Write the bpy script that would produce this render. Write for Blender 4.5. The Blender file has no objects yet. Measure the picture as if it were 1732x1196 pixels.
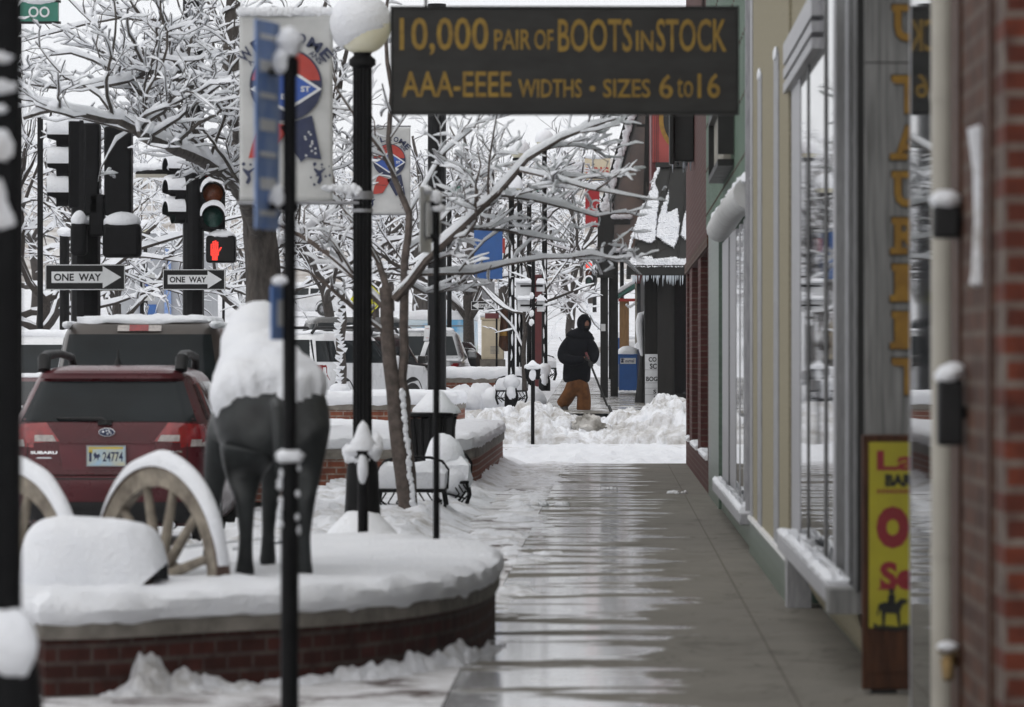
import bpy, math, random
from mathutils import Vector, Matrix, noise
R = math.radians
V = Vector
S = bpy.context.scene
COL = S.collection
rnd = random.Random(11)

# ---------------------------------------------------------------- camera, sky, light
H, F, CX, CY = 1.5, 8000.0, 1038.0, 617.0        # eye height (m), focal length / vanishing point of the street
def P(px, py, d): return V(((px-CX)*d/F, d, H-(py-CY)*d/F))
def PX(px, d): return (px-CX)*d/F
def PZ(py, d): return H-(py-CY)*d/F
cam = bpy.data.objects.new('camera', bpy.data.cameras.new('camera'))
COL.objects.link(cam); S.camera = cam
cam.location = (0, 0, H); cam.rotation_euler = (R(90), 0, 0)
cd = cam.data
cd.sensor_width = 36; cd.sensor_fit = 'HORIZONTAL'; cd.lens = F/1732*36
cd.shift_x = -(CX-866)/1732; cd.shift_y = (CY-598)/1732
cd.clip_start = .5; cd.clip_end = 3000
cd.dof.use_dof = True; cd.dof.focus_distance = 90; cd.dof.aperture_fstop = 5.8

SUN_EL, SUN_ROT = R(52), R(215)
w = bpy.data.worlds.new('World'); S.world = w; w.use_nodes = True
nt = w.node_tree; nt.nodes.clear()
out = nt.nodes.new('ShaderNodeOutputWorld'); bg = nt.nodes.new('ShaderNodeBackground')
sky = nt.nodes.new('ShaderNodeTexSky'); sky.sky_type = 'NISHITA'; sky.sun_disc = False
sky.sun_elevation = SUN_EL; sky.sun_rotation = SUN_ROT; sky.dust_density = 4
tc = nt.nodes.new('ShaderNodeTexCoord'); nz = nt.nodes.new('ShaderNodeTexNoise')
nz.inputs['Scale'].default_value = 2.2; nz.inputs['Detail'].default_value = 4
rp = nt.nodes.new('ShaderNodeValToRGB')
rp.color_ramp.elements[0].position = .3; rp.color_ramp.elements[0].color = (.87, .89, .93, 1)
rp.color_ramp.elements[1].position = .7; rp.color_ramp.elements[1].color = (1, 1, 1, 1)
sc_ = nt.nodes.new('ShaderNodeVectorMath'); sc_.operation = 'SCALE'; sc_.inputs['Scale'].default_value = 9.2
mx = nt.nodes.new('ShaderNodeMix'); mx.data_type = 'RGBA'; mx.inputs['Factor'].default_value = .93
nt.links.new(tc.outputs['Generated'], nz.inputs['Vector']); nt.links.new(nz.outputs['Fac'], rp.inputs['Fac'])
nt.links.new(rp.outputs['Color'], sc_.inputs[0])
nt.links.new(sky.outputs['Color'], mx.inputs['A']); nt.links.new(sc_.outputs['Vector'], mx.inputs['B'])
nt.links.new(mx.outputs['Result'], bg.inputs['Color']); bg.inputs['Strength'].default_value = .1
nt.links.new(bg.outputs['Background'], out.inputs['Surface'])
sun = bpy.data.objects.new('sun', bpy.data.lights.new('sun', 'SUN')); COL.objects.link(sun)
sun.data.energy = .6; sun.data.angle = R(110); sun.data.color = (1, .96, .9)
sun.rotation_euler = (R(90)-SUN_EL, 0, R(180)-SUN_ROT)
S.view_settings.view_transform = 'Standard'; S.view_settings.look = 'None'
S.view_settings.exposure = .33; S.view_settings.gamma = 1
S.cycles.max_bounces = 6; S.cycles.caustics_reflective = False; S.cycles.caustics_refractive = False

# ---------------------------------------------------------------- materials
def newmat(name):
    m = bpy.data.materials.new(name); m.use_nodes = True
    return m, m.node_tree, m.node_tree.nodes['Principled BSDF']
def coords(nt, stretch=None, kind='Object'):
    t = nt.nodes.new('ShaderNodeTexCoord')
    if not stretch: return t.outputs[kind]
    mp = nt.nodes.new('ShaderNodeMapping'); mp.inputs['Scale'].default_value = stretch
    nt.links.new(t.outputs[kind], mp.inputs['Vector']); return mp.outputs['Vector']
def noi(nt, vec, scale, detail=4, rough=.55, dist=0):
    n = nt.nodes.new('ShaderNodeTexNoise'); nt.links.new(vec, n.inputs['Vector'])
    n.inputs['Scale'].default_value = scale; n.inputs['Detail'].default_value = detail
    n.inputs['Roughness'].default_value = rough; n.inputs['Distortion'].default_value = dist
    return n.outputs['Fac']
def ramp(nt, fac, a, b, ca=(0, 0, 0, 1), cb=(1, 1, 1, 1)):
    r = nt.nodes.new('ShaderNodeValToRGB'); nt.links.new(fac, r.inputs['Fac'])
    r.color_ramp.elements[0].position = a; r.color_ramp.elements[0].color = ca
    r.color_ramp.elements[1].position = b; r.color_ramp.elements[1].color = cb
    return r.outputs['Color']
def mixc(nt, fac, a, b):
    m = nt.nodes.new('ShaderNodeMix'); m.data_type = 'RGBA'
    if isinstance(fac, (int, float)): m.inputs['Factor'].default_value = fac
    else: nt.links.new(fac, m.inputs['Factor'])
    for k, c in (('A', a), ('B', b)):
        if isinstance(c, tuple): m.inputs[k].default_value = c if len(c) == 4 else (*c, 1)
        else: nt.links.new(c, m.inputs[k])
    return m.outputs['Result']
def math_(nt, op, a, b=None):
    m = nt.nodes.new('ShaderNodeMath'); m.operation = op
    for i, c in enumerate((a, b)):
        if c is None: continue
        if isinstance(c, (int, float)): m.inputs[i].default_value = c
        else: nt.links.new(c, m.inputs[i])
    return m.outputs[0]
def bumpn(nt, bs, h, strength, dist=.02, prev=None):
    b = nt.nodes.new('ShaderNodeBump'); b.inputs['Strength'].default_value = strength
    b.inputs['Distance'].default_value = dist; nt.links.new(h, b.inputs['Height'])
    if prev: nt.links.new(prev, b.inputs['Normal'])
    nt.links.new(b.outputs['Normal'], bs.inputs['Normal']); return b.outputs['Normal']
def mat(name, c, rough=.6, metal=0, c2=None, scale=6, bump=0, bscale=None, spec=.5, coat=0, stretch=None, emit=0, lo=.35, hi=.65, bdist=.01):
    m, nt, bs = newmat(name)
    v = coords(nt, stretch)
    bs.inputs['Base Color'].default_value = (*c, 1)
    if c2 is None: c2 = tuple(x*.72 for x in c)
    nt.links.new(ramp(nt, noi(nt, v, scale, 6), lo, hi, (*c2, 1), (*c, 1)), bs.inputs['Base Color'])
    bs.inputs['Metallic'].default_value = metal
    bs.inputs['Specular IOR Level'].default_value = spec
    bs.inputs['Coat Weight'].default_value = coat
    bs.inputs['Coat Roughness'].default_value = .05
    r = nt.nodes.new('ShaderNodeMapRange'); nt.links.new(noi(nt, v, scale*2.7, 4), r.inputs['Value'])
    r.inputs['From Min'].default_value = .3; r.inputs['From Max'].default_value = .7
    r.inputs['To Min'].default_value = max(.02, rough*.8); r.inputs['To Max'].default_value = min(1, rough*1.2)
    nt.links.new(r.outputs['Result'], bs.inputs['Roughness'])
    if bump: bumpn(nt, bs, noi(nt, v, bscale or scale*4, 5), bump, bdist)
    if emit:
        bs.inputs['Emission Color'].default_value = (*c, 1); bs.inputs['Emission Strength'].default_value = emit
    return m
def snowmat(name, dirt=0.0, c=(.87, .885, .915)):
    m, nt, bs = newmat(name); v = coords(nt, None)
    n1 = noi(nt, v, 5, 5); n2 = noi(nt, v, 34, 5, .65); n3 = noi(nt, v, 150, 3, .7)
    bs.inputs['Base Color'].default_value = (*c, 1)
    col = ramp(nt, n1, .3, .7, (c[0]*.93, c[1]*.935, c[2]*.95, 1), (*c, 1))
    if dirt:
        msk = ramp(nt, noi(nt, v, 2.0, 8, .72, .6), .57-dirt*.25, .78-dirt*.2)
        col = mixc(nt, msk, col, (.34, .315, .28))
    nt.links.new(col, bs.inputs['Base Color'])
    bs.inputs['Roughness'].default_value = .8; bs.inputs['Specular IOR Level'].default_value = .25
    b = bumpn(nt, bs, n2, .8, .03); bumpn(nt, bs, n3, .6, .01, b)
    return m
def brickmat(name, c1, c2, mortar, plane='yz', bw=.215, bh=.076, ms=.011, rough=.75, snow=0, rot=0):
    m, nt, bs = newmat(name)
    t = nt.nodes.new('ShaderNodeTexCoord'); s = nt.nodes.new('ShaderNodeSeparateXYZ'); cmb = nt.nodes.new('ShaderNodeCombineXYZ')
    nt.links.new(t.outputs['Object'], s.inputs[0])
    if plane == 'sum':
        nt.links.new(math_(nt, 'ADD', s.outputs['X'], s.outputs['Y']), cmb.inputs['X']); nt.links.new(s.outputs['Z'], cmb.inputs['Y'])
    elif plane == 'xy':
        nt.links.new(s.outputs['X'], cmb.inputs['X']); nt.links.new(s.outputs['Y'], cmb.inputs['Y'])
    else:
        nt.links.new(s.outputs[plane[0].upper()], cmb.inputs['X']); nt.links.new(s.outputs[plane[1].upper()], cmb.inputs['Y'])
    b = nt.nodes.new('ShaderNodeTexBrick'); nt.links.new(cmb.outputs[0], b.inputs['Vector'])
    b.inputs['Scale'].default_value = 1; b.inputs['Brick Width'].default_value = bw; b.inputs['Row Height'].default_value = bh
    b.inputs['Mortar Size'].default_value = ms; b.inputs['Mortar Smooth'].default_value = .15
    b.inputs['Color1'].default_value = (*c1, 1); b.inputs['Color2'].default_value = (*c2, 1); b.inputs['Mortar'].default_value = (*mortar, 1)
    col = mixc(nt, ramp(nt, noi(nt, t.outputs['Object'], 9, 6), .3, .75), b.outputs['Color'], (c2[0]*.6, c2[1]*.6, c2[2]*.6))
    n = noi(nt, t.outputs['Object'], 60, 4)
    rr = .0
    if snow:
        k = ramp(nt, noi(nt, coords(nt, (1, .75, 1)), 1.3, 10, .72, .5), .52-snow*.3, .62-snow*.3)
        col = mixc(nt, k, col, ramp(nt, noi(nt, t.outputs['Object'], 5, 8, .7), .35, .65, (.36, .35, .345, 1), (.66, .665, .69, 1)))
    nt.links.new(col, bs.inputs['Base Color']); bs.inputs['Roughness'].default_value = rough; bs.inputs['Specular IOR Level'].default_value = .15 if rough > .4 else .5
    x = bumpn(nt, bs, b.outputs['Fac'], -.6, .008); bumpn(nt, bs, n, .3, .004, x)
    return m

M = {}
M['snow'] = snowmat('snow')
M['snow_dirty'] = snowmat('dirty_snow', .55)
M['snow_slush'] = snowmat('slush_snow', .3, (.78, .79, .82))
M['iron'] = mat('black_painted_iron', (.0055, .0055, .006), .5, 0, (.003, .003, .0035), 14, .08, spec=.10)
M['iron2'] = mat('black_signal_housing', (.006, .006, .007), .5, 0, (.0035, .0035, .004), 9, .06, spec=.12)
M['bronze'] = mat('weathered_bronze', (.021, .024, .0245), .5, .15, (.0065, .0075, .008), 5, .2, 22, spec=.35)
M['wood_grey'] = mat('weathered_grey_wood', (.215, .215, .21), .8, 0, (.10, .10, .097), 3, .3, 30, stretch=(14, 14, .7))
M['wheel_wood'] = mat('weathered_wheel_wood', (.27, .235, .185), .8, 0, (.11, .09, .07), 12, .3, 40)
M['wood_brown'] = mat('stained_brown_wood', (.065, .025, .011), .6, 0, (.026, .010, .005), 4, .2, 20, spec=.2, stretch=(9, 9, 1))
M['rust'] = mat('rusty_steel', (.10, .06, .045), .7, 0, (.05, .03, .025), 20, .2)
M['bark'] = mat('dark_bark', (.052, .041, .035), .9, 0, (.020, .016, .0135), 22, .6, 40)
M['bark_y'] = mat('smooth_young_bark', (.115, .09, .077), .85, 0, (.055, .043, .037), 14, .3, 40)
M['bark_r'] = mat('rough_old_bark', (.095, .082, .072), .95, 0, (.028, .023, .02), 9, 1.0, 14, stretch=(1, 1, .35), bdist=.05)
M['concrete'] = mat('concrete_cap', (.21, .19, .165), .8, 0, (.11, .10, .085), 6, .25, 30)
M['white_paint'] = mat('white_paint', (.72, .72, .72), .45, 0, (.62, .62, .62), 3)
M['globe'] = mat('opal_lamp_globe', (.74, .72, .60), .3, 0, (.74, .70, .5), 2)
M['sign_white'] = mat('white_sign_sheet', (.66, .67, .68), .4, 0, (.56, .57, .58), 5)
M['sign_black'] = mat('black_sign_sheet', (.010, .010, .010), .45, 0, (.007, .007, .007), 5, spec=.2)
M['alu'] = mat('brushed_aluminium', (.36, .36, .375), .42, .5, (.27, .27, .285), 8, stretch=(6, 6, 1))
M['alu_dull'] = mat('dull_grey_metal', (.25, .255, .27), .5, .3, (.19, .19, .2), 7)
M['glass'] = mat('shop_glass', (.012, .014, .016), .02, 0, (.010, .012, .013), 2, spec=.7)
M['glass_car'] = mat('tinted_car_glass', (.014, .018, .020), .04, 0, (.010, .012, .013), 2, spec=.13)
M['glass_brown'] = mat('bronze_tinted_glass', (.15, .09, .065), .08, 0, (.05, .032, .026), .9, spec=.6)
M['rubber'] = mat('tyre_rubber', (.018, .018, .018), .8, 0, (.012, .012, .012), 20)
M['plastic'] = mat('black_plastic', (.009, .009, .0095), .55, 0, (.006, .006, .0065), 9, spec=.3)
M['chrome'] = mat('chrome_trim', (.75, .76, .78), .15, 1, (.65, .66, .68), 5)
M['car_red'] = mat('dark_red_car_paint', (.068, .005, .009), .3, .1, (.052, .0042, .0075), 3, coat=.22, spec=.3)
M['car_champ'] = mat('grey_beige_car_paint', (.060, .051, .045), .35, .1, (.045, .038, .033), 3, coat=.25, spec=.3)
M['car_white'] = mat('white_car_paint', (.66, .67, .69), .3, 0, (.55, .555, .565), 2, coat=.6)
M['car_black'] = mat('black_car_paint', (.014, .014, .015), .22, .1, (.022, .021, .020), 3, coat=.8)
M['car_silver'] = mat('silver_car_paint', (.33, .34, .35), .3, .6, (.22, .225, .23), 3, coat=.7)
M['lens_red'] = mat('red_light_lens', (.24, .006, .009), .14, 0, (.15, .004, .007), 16, coat=.6)
M['lens_clear'] = mat('clear_light_lens', (.42, .38, .36), .2, 0, (.27, .25, .24), 30)
M['amber'] = mat('unlit_amber_lens', (.23, .055, .012), .3, 0, (.15, .035, .008), 30)
M['green_lens'] = mat('unlit_green_lens', (.012, .07, .055), .3, 0, (.008, .045, .035), 30)
M['green_lit'] = mat('lit_green_lens', (.25, .85, .68), .3, 0, (.2, .7, .55), 30, emit=.7)
M['red_lit'] = mat('lit_red_lamp', (1., .06, .04), .3, 0, (.9, .04, .03), 60, emit=1.1)
M['blue'] = mat('blue_enamel', (.018, .10, .34), .35, 0, (.014, .085, .28), 4)
M['blue_sign'] = mat('faded_blue_sign', (.10, .20, .47), .5, 0, (.24, .33, .54), 9)
M['navy'] = mat('navy_print', (.018, .026, .07), .6, 0, (.014, .02, .055), 6)
M['red_print'] = mat('red_print', (.42, .045, .03), .6, 0, (.34, .036, .026), 6)
M['blue_print'] = mat('blue_print', (.03, .085, .34), .6, 0, (.025, .07, .28), 6)
M['banner'] = mat('white_banner_cloth', (.50, .505, .50), .85, 0, (.42, .425, .42), 4, .15, 30)
M['board'] = mat('painted_black_board', (.026, .0255, .0235), .62, 0, (.017, .0165, .015), 3.2, .1, spec=.3, stretch=(1, 1, 3))
M['gold'] = mat('faded_gold_paint', (.27, .165, .018), .7, 0, (.17, .10, .014), 14)
M['ochre'] = mat('ochre_sign_paint', (.25, .135, .010), .6, 0, (.18, .09, .008), 12)
M['yellow'] = mat('yellow_poster', (.33, .295, .010), .5, 0, (.26, .23, .009), 4)
M['hi_yellow'] = mat('yellow_road_sign', (.72, .70, .02), .4, 0, (.62, .6, .018), 4)
M['crimson'] = mat('crimson_poster_print', (.20, .008, .016), .55, 0, (.16, .006, .012), 5)
M['brick_planter'] = brickmat('planter_brick', (.075, .022, .017), (.042, .015, .012), (.085, .068, .06), 'sum', ms=.012)
M['brick_planter2'] = brickmat('orange_planter_brick', (.26, .085, .048), (.19, .06, .036), (.33, .29, .25), 'xz')
M['brick_yz'] = brickmat('wine_red_brick', (.10, .033, .027), (.07, .022, .019), (.12, .088, .077), 'yz', ms=.010)
M['brick_near'] = brickmat('blurred_orange_brick', (.135, .030, .014), (.06, .016, .010), (.15, .125, .105), 'xz', bw=.21, ms=.013)
M['brick_near_y'] = brickmat('brown_brick', (.105, .040, .020), (.045, .018, .011), (.12, .09, .07), 'yz', ms=.012)
M['paver'] = brickmat('slushy_brick_paving', (.085, .05, .043), (.06, .036, .031), (.11, .095, .085), 'xy', bw=.2, bh=.1, ms=.01, rough=.75, snow=.40)
M['tile_green'] = brickmat('green_glazed_tile', (.10, .145, .11), (.075, .115, .088), (.055, .085, .06), 'yz', bw=.30, bh=.072, ms=.008, rough=.3)
M['siding_green'] = mat('green_metal_siding', (.10, .155, .112), .55, 0, (.07, .112, .082), 2, spec=.2, stretch=(1, 1, .3))
M['pebble'] = mat('cream_pebble_render', (.30, .272, .195), .9, 0, (.19, .17, .122), 55, .5, 60, spec=.1)
M['cream'] = mat('cream_painted_metal', (.37, .35, .30), .5, 0, (.30, .28, .24), 3)
M['charcoal'] = mat('charcoal_metal', (.014, .014, .013), .5, 0, (.010, .010, .009), 3, spec=.3)
M['darkwall'] = mat('dark_brown_siding', (.014, .0125, .011), .6, 0, (.008, .0075, .007), 2, spec=.25, stretch=(5, 5, .5))
M['red_panel'] = mat('red_fascia_panel', (.30, .045, .038), .5, 0, (.24, .036, .03), 2)
M['maroon'] = mat('maroon_paint', (.12, .016, .018), .5, 0, (.09, .012, .014), 4)
M['tan'] = mat('tan_wood_cladding', (.30, .17, .07), .7, 0, (.22, .12, .05), 4, stretch=(8, 8, 1))
M['cream_sign'] = mat('cream_sign_face', (.60, .52, .38), .5, 0, (.52, .45, .33), 4)
M['cloth_navy'] = mat('navy_black_fleece', (.0045, .005, .0075), .95, 0, (.0025, .003, .0045), 9, .5, 30, spec=.08, bdist=.03)
M['cloth_brown'] = mat('brown_canvas', (.125, .052, .018), .9, 0, (.06, .025, .010), 7, .6, 22, spec=.1, bdist=.03)
M['skin'] = mat('skin', (.30, .14, .09), .6, 0, (.22, .10, .07), 9)
M['glove'] = mat('black_glove_cloth', (.012, .012, .012), .8, 0, (.008, .008, .008), 9)
M['wet_leather'] = mat('dark_boot_leather', (.02, .018, .016), .5, 0, (.012, .011, .01), 9)
M['letterboard'] = mat('letterboard_white', (.60, .61, .63), .5, 0, (.52, .53, .55), 5)
M['coke'] = mat('red_sign_face', (.50, .012, .018), .35, 0, (.40, .010, .015), 4)
M['mural'] = None
M['ice'] = mat('clear_ice', (.55, .6, .65), .1, 0, (.5, .55, .6), 5)

# wet concrete pavement with standing melt water
def wetmat(name, snowamt=.0, xcut=.35):
    m, nt, bs = newmat(name); v = coords(nt)
    s = nt.nodes.new('ShaderNodeSeparateXYZ'); nt.links.new(v, s.inputs[0])
    n1 = noi(nt, v, .9, 6, .6); n2 = noi(nt, v, 14, 6, .6)
    base = ramp(nt, n1, .3, .7, (.135, .127, .111, 1), (.195, .182, .158, 1))
    base = mixc(nt, ramp(nt, n2, .35, .7), base, (.155, .145, .126))
    # two joints: a long one, and cross joints every 1.52 m
    jl = math_(nt, 'LESS_THAN', math_(nt, 'ABSOLUTE', math_(nt, 'SUBTRACT', s.outputs['X'], .82)), .006)
    jc = math_(nt, 'LESS_THAN', math_(nt, 'FRACT', math_(nt, 'DIVIDE', s.outputs['Y'], 3.05)), .004)
    jn = math_(nt, 'MAXIMUM', jl, jc)
    base = mixc(nt, math_(nt, 'MULTIPLY', jn, .8), base, (.085, .075, .062))
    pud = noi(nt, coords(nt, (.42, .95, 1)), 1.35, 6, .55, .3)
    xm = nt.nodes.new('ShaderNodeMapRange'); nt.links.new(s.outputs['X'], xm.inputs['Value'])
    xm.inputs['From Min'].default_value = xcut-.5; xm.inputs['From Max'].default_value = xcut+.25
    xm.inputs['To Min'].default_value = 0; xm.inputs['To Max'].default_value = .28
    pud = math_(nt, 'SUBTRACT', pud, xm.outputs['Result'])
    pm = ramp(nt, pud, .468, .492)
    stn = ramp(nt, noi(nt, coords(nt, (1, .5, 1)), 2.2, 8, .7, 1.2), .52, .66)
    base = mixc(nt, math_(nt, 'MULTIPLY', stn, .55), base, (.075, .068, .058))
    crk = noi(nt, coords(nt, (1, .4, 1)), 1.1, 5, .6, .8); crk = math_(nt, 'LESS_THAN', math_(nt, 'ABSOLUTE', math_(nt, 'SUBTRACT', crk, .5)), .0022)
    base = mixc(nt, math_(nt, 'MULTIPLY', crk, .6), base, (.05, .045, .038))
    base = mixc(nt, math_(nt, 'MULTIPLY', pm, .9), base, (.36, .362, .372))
    # thin slush left in streaks
    sl = noi(nt, coords(nt, (.8, 1.2, 1)), 2.6, 10, .75, .4)
    sm = ramp(nt, math_(nt, 'SUBTRACT', sl, math_(nt, 'MULTIPLY', xm.outputs['Result'], .9)), .60-snowamt, .68-snowamt)
    base = mixc(nt, sm, base, (.66, .67, .69))
    nt.links.new(base, bs.inputs['Base Color'])
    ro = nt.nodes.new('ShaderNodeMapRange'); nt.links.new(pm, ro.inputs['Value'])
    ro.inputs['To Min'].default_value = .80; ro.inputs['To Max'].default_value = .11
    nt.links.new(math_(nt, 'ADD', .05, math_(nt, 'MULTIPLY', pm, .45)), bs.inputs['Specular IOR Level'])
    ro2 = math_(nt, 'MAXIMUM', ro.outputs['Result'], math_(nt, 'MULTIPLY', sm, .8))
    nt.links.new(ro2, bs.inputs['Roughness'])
    h = math_(nt, 'MULTIPLY', n2, math_(nt, 'SUBTRACT', 1.0, pm))
    bumpn(nt, bs, h, .18, .006)
    return m
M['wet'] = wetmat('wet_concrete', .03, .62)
M['wet_road'] = wetmat('wet_street', .10, 4)
M['wet_far'] = wetmat('wet_concrete_far', .10, .9)

# ---------------------------------------------------------------- mesh builder
class MB:
    def __init__(s): s.v = []; s.f = []
    def add(s, vs, fs):
        o = len(s.v); s.v += [tuple(x) for x in vs]; s.f += [tuple(i+o for i in f) for f in fs]; return s
    def box(s, c, d, rz=0, rx=0, ry=0):
        m = Matrix.Rotation(rz, 3, 'Z') @ Matrix.Rotation(ry, 3, 'Y') @ Matrix.Rotation(rx, 3, 'X')
        vs = [V(c)+m @ V((x*d[0]/2, y*d[1]/2, z*d[2]/2)) for x in (-1, 1) for y in (-1, 1) for z in (-1, 1)]
        return s.add(vs, [(0, 1, 3, 2), (4, 6, 7, 5), (0, 4, 5, 1), (2, 3, 7, 6), (0, 2, 6, 4), (1, 5, 7, 3)])
    def b2(s, x0, x1, y0, y1, z0, z1):
        return s.box(((x0+x1)/2, (y0+y1)/2, (z0+z1)/2), (abs(x1-x0), abs(y1-y0), abs(z1-z0)))
    def tube(s, pts, rad, n=8, cap=True, squash=None):
        pts = [V(p) for p in pts]
        if not hasattr(rad, '__len__'): rad = [rad]*len(pts)
        vs, fs = [], []; ref = None
        for i, p in enumerate(pts):
            t = (pts[min(i+1, len(pts)-1)]-pts[max(i-1, 0)])
            if t.length < 1e-9: t = V((0, 0, 1))
            t.normalize()
            if ref is None: ref = t.orthogonal().normalized()
            ref = ref-t*ref.dot(t)
            ref = ref.normalized() if ref.length > 1e-6 else t.orthogonal().normalized()
            b = t.cross(ref)
            for k in range(n):
                a = 2*math.pi*k/n
                vs.append(p+(ref*math.cos(a)+b*math.sin(a))*rad[i])
        for i in range(len(pts)-1):
            for k in range(n):
                a = i*n+k; c = i*n+(k+1) % n
                fs.append((a, c, c+n, a+n))
        if cap: fs += [tuple(range(n-1, -1, -1)), tuple(range(len(vs)-n, len(vs)))]
        return s.add(vs, fs)
    def lathe(s, prof, c=(0, 0, 0), n=24, M3=None):
        vs, fs = [], []; c = V(c)
        for r, z in prof:
            for k in range(n):
                a = 2*math.pi*k/n; p = V((r*math.cos(a), r*math.sin(a), z))
                vs.append(c+(M3 @ p if M3 else p))
        for i in range(len(prof)-1):
            for k in range(n):
                a = i*n+k; b = i*n+(k+1) % n
                fs.append((a, b, b+n, a+n))
        fs += [tuple(range(n-1, -1, -1)), tuple(range(len(vs)-n, len(vs)))]
        return s.add(vs, fs)
    def prism(s, poly, ext):
        poly = [V(p) for p in poly]; e = V(ext); n = len(poly)
        vs = poly+[p+e for p in poly]
        fs = [tuple(range(n)), tuple(range(2*n-1, n-1, -1))]+[(i, i+n, (i+1) % n+n, (i+1) % n) for i in range(n)]
        return s.add(vs, fs)
    def grid(s, fn, nu, nv):
        vs = [fn(i/nu, j/nv) for j in range(nv+1) for i in range(nu+1)]
        fs = [(j*(nu+1)+i, j*(nu+1)+i+1, (j+1)*(nu+1)+i+1, (j+1)*(nu+1)+i) for j in range(nv) for i in range(nu)]
        return s.add(vs, fs)
    def blob(s, c, r, amp=.12, fr=2.2, nu=20, nv=12, flat=None, seed=None):
        c = V(c); o = V((rnd.uniform(-50, 50),)*3) if seed is None else V((seed*7.3, seed*3.1, seed))
        vs, fs = [], []
        for j in range(nv+1):
            th = math.pi*(.02+.96*j/nv)
            for i in range(nu):
                a = 2*math.pi*i/nu
                d = V((math.sin(th)*math.cos(a), math.sin(th)*math.sin(a), math.cos(th)))
                k = 1+amp*noise.fractal(d*fr+o, 1, 2, 4)
                p = V((d.x*r[0], d.y*r[1], d.z*r[2]))*k
                if flat is not None: p.z = max(p.z, -r[2]*flat)
                vs.append(c+p)
        for j in range(nv):
            for i in range(nu):
                a = j*nu+i; b = j*nu+(i+1) % nu
                fs.append((a, a+nu, b+nu, b))
        fs += [tuple(range(nu)), tuple(range(len(vs)-1, len(vs)-nu-1, -1))]
        return s.add(vs, fs)
    def pillow(s, outline, z0, h, rings=((0, 0), (.02, .35), (0, .75), (-.05, .95), (-.14, 1)), amp=.015, fr=3, res=.12, sink=0, zf=None):
        # outline: closed list of (x, y), counter-clockwise; a soft slab of snow lying on it
        pts = []; n0 = len(outline)
        for i in range(n0):
            a, b = V(outline[i]), V(outline[(i+1) % n0]); k = max(1, int((b-a).length/res))
            pts += [a.lerp(b, j/k) for j in range(k)]
        n = len(pts); nor = []
        for i in range(n):
            t = (pts[(i+2) % n]-pts[i-2]).normalized(); nor.append(V((t.y, -t.x)))
        vs, fs = [], []; lat = []
        cen = sum(pts, V((0, 0)))/n
        for q, (o, hz) in enumerate(rings):
            for i in range(n):
                p = pts[i]+nor[i]*o
                nn = noise.fractal(V((p.x*fr, p.y*fr, hz*2+q*.1)), 1, 2, 4)
                z = z0+h*hz+nn*amp*(1 if q else .6)*(1+hz)
                if q == 0: z = z0+h*hz*max(0, .5+1.6*nn)-sink
                p = p+nor[i]*nn*amp*.8
                if zf: z += zf(p.x, p.y)
                vs.append((p.x, p.y, z))
        for q in range(len(rings)-1):
            for i in range(n):
                a = q*n+i; b = q*n+(i+1) % n
                fs.append((a, b, b+n, a+n))
        s.add(vs, fs)
        # inner cap shrinks to the centre in steps
        last = [V(v) for v in vs[-n:]]; o = len(s.v)-n; prev = list(range(o, o+n))
        for st in (.85, .65, .45, .25, .08):
            ring = []
            for v in last:
                p = V((cen.x, cen.y)).lerp(V((v.x, v.y)), st)
                z = z0+h*1.02+noise.fractal(V((p.x*fr, p.y*fr, 5)), 1, 2, 4)*amp*2+(zf(p.x, p.y) if zf else 0)
                ring.append((p.x, p.y, z))
            o = len(s.v); s.v += ring
            for i in range(n): s.f.append((prev[i], prev[(i+1) % n], o+(i+1) % n, o+i))
            prev = list(range(o, o+n))
        s.f.append(tuple(prev)); return s
    def text(s, t, O, U, W, bold=0.0, slab=False):
        vs, fs = text2d(t, bold); O, U, W = V(O), V(U), V(W)
        return s.add([O+U*x+W*y for x, y in vs], fs)
    def pieces(s):
        # loose pieces that stand apart from each other: each becomes a part of its own
        n = len(s.v); par = list(range(n))
        def find(i):
            while par[i] != i: par[i] = par[par[i]]; i = par[i]
            return i
        for f in s.f:
            r = find(f[0])
            for i in f[1:]: par[find(i)] = r
        isl = {}
        for i in range(n): isl.setdefault(find(i), []).append(i)
        if not 2 <= len(isl) <= 160: return [s]
        ks = list(isl); bb = [[(min(s.v[i][a] for i in isl[k]), max(s.v[i][a] for i in isl[k])) for a in range(3)] for k in ks]
        sz = [max(b[1]-b[0] for b in q) for q in bb]; p2 = list(range(len(ks)))
        def f2(i):
            while p2[i] != i: i = p2[i]
            return i
        for i in range(len(ks)):
            for j in range(i):
                g_ = math.sqrt(sum(max(0, bb[i][a][0]-bb[j][a][1], bb[j][a][0]-bb[i][a][1])**2 for a in range(3)))
                if g_ <= max(.02, .5*max(sz[i], sz[j])): p2[f2(i)] = f2(j)
        cl = {}
        for i in range(len(ks)): cl.setdefault(f2(i), []).append(i)
        if not 2 <= len(cl) <= 14: return [s]
        own = {}
        for q, c in enumerate(cl.values()):
            for i in c:
                for v in isl[ks[i]]: own[v] = q
        out = [MB() for _ in cl]; mp_ = {}
        for v in range(n): q = own[v]; mp_[v] = len(out[q].v); out[q].v.append(s.v[v])
        for f in s.f: out[own[f[0]]].f.append(tuple(mp_[i] for i in f))
        return out
    def build(s, name, m, parent=None, smooth=35, bevel=0, flip=False):
        if parent:
            ps = s.pieces()
            if len(ps) > 1: return [p._build(name, m, parent, smooth, bevel) for p in ps][0]
        return s._build(name, m, parent, smooth, bevel)
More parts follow.
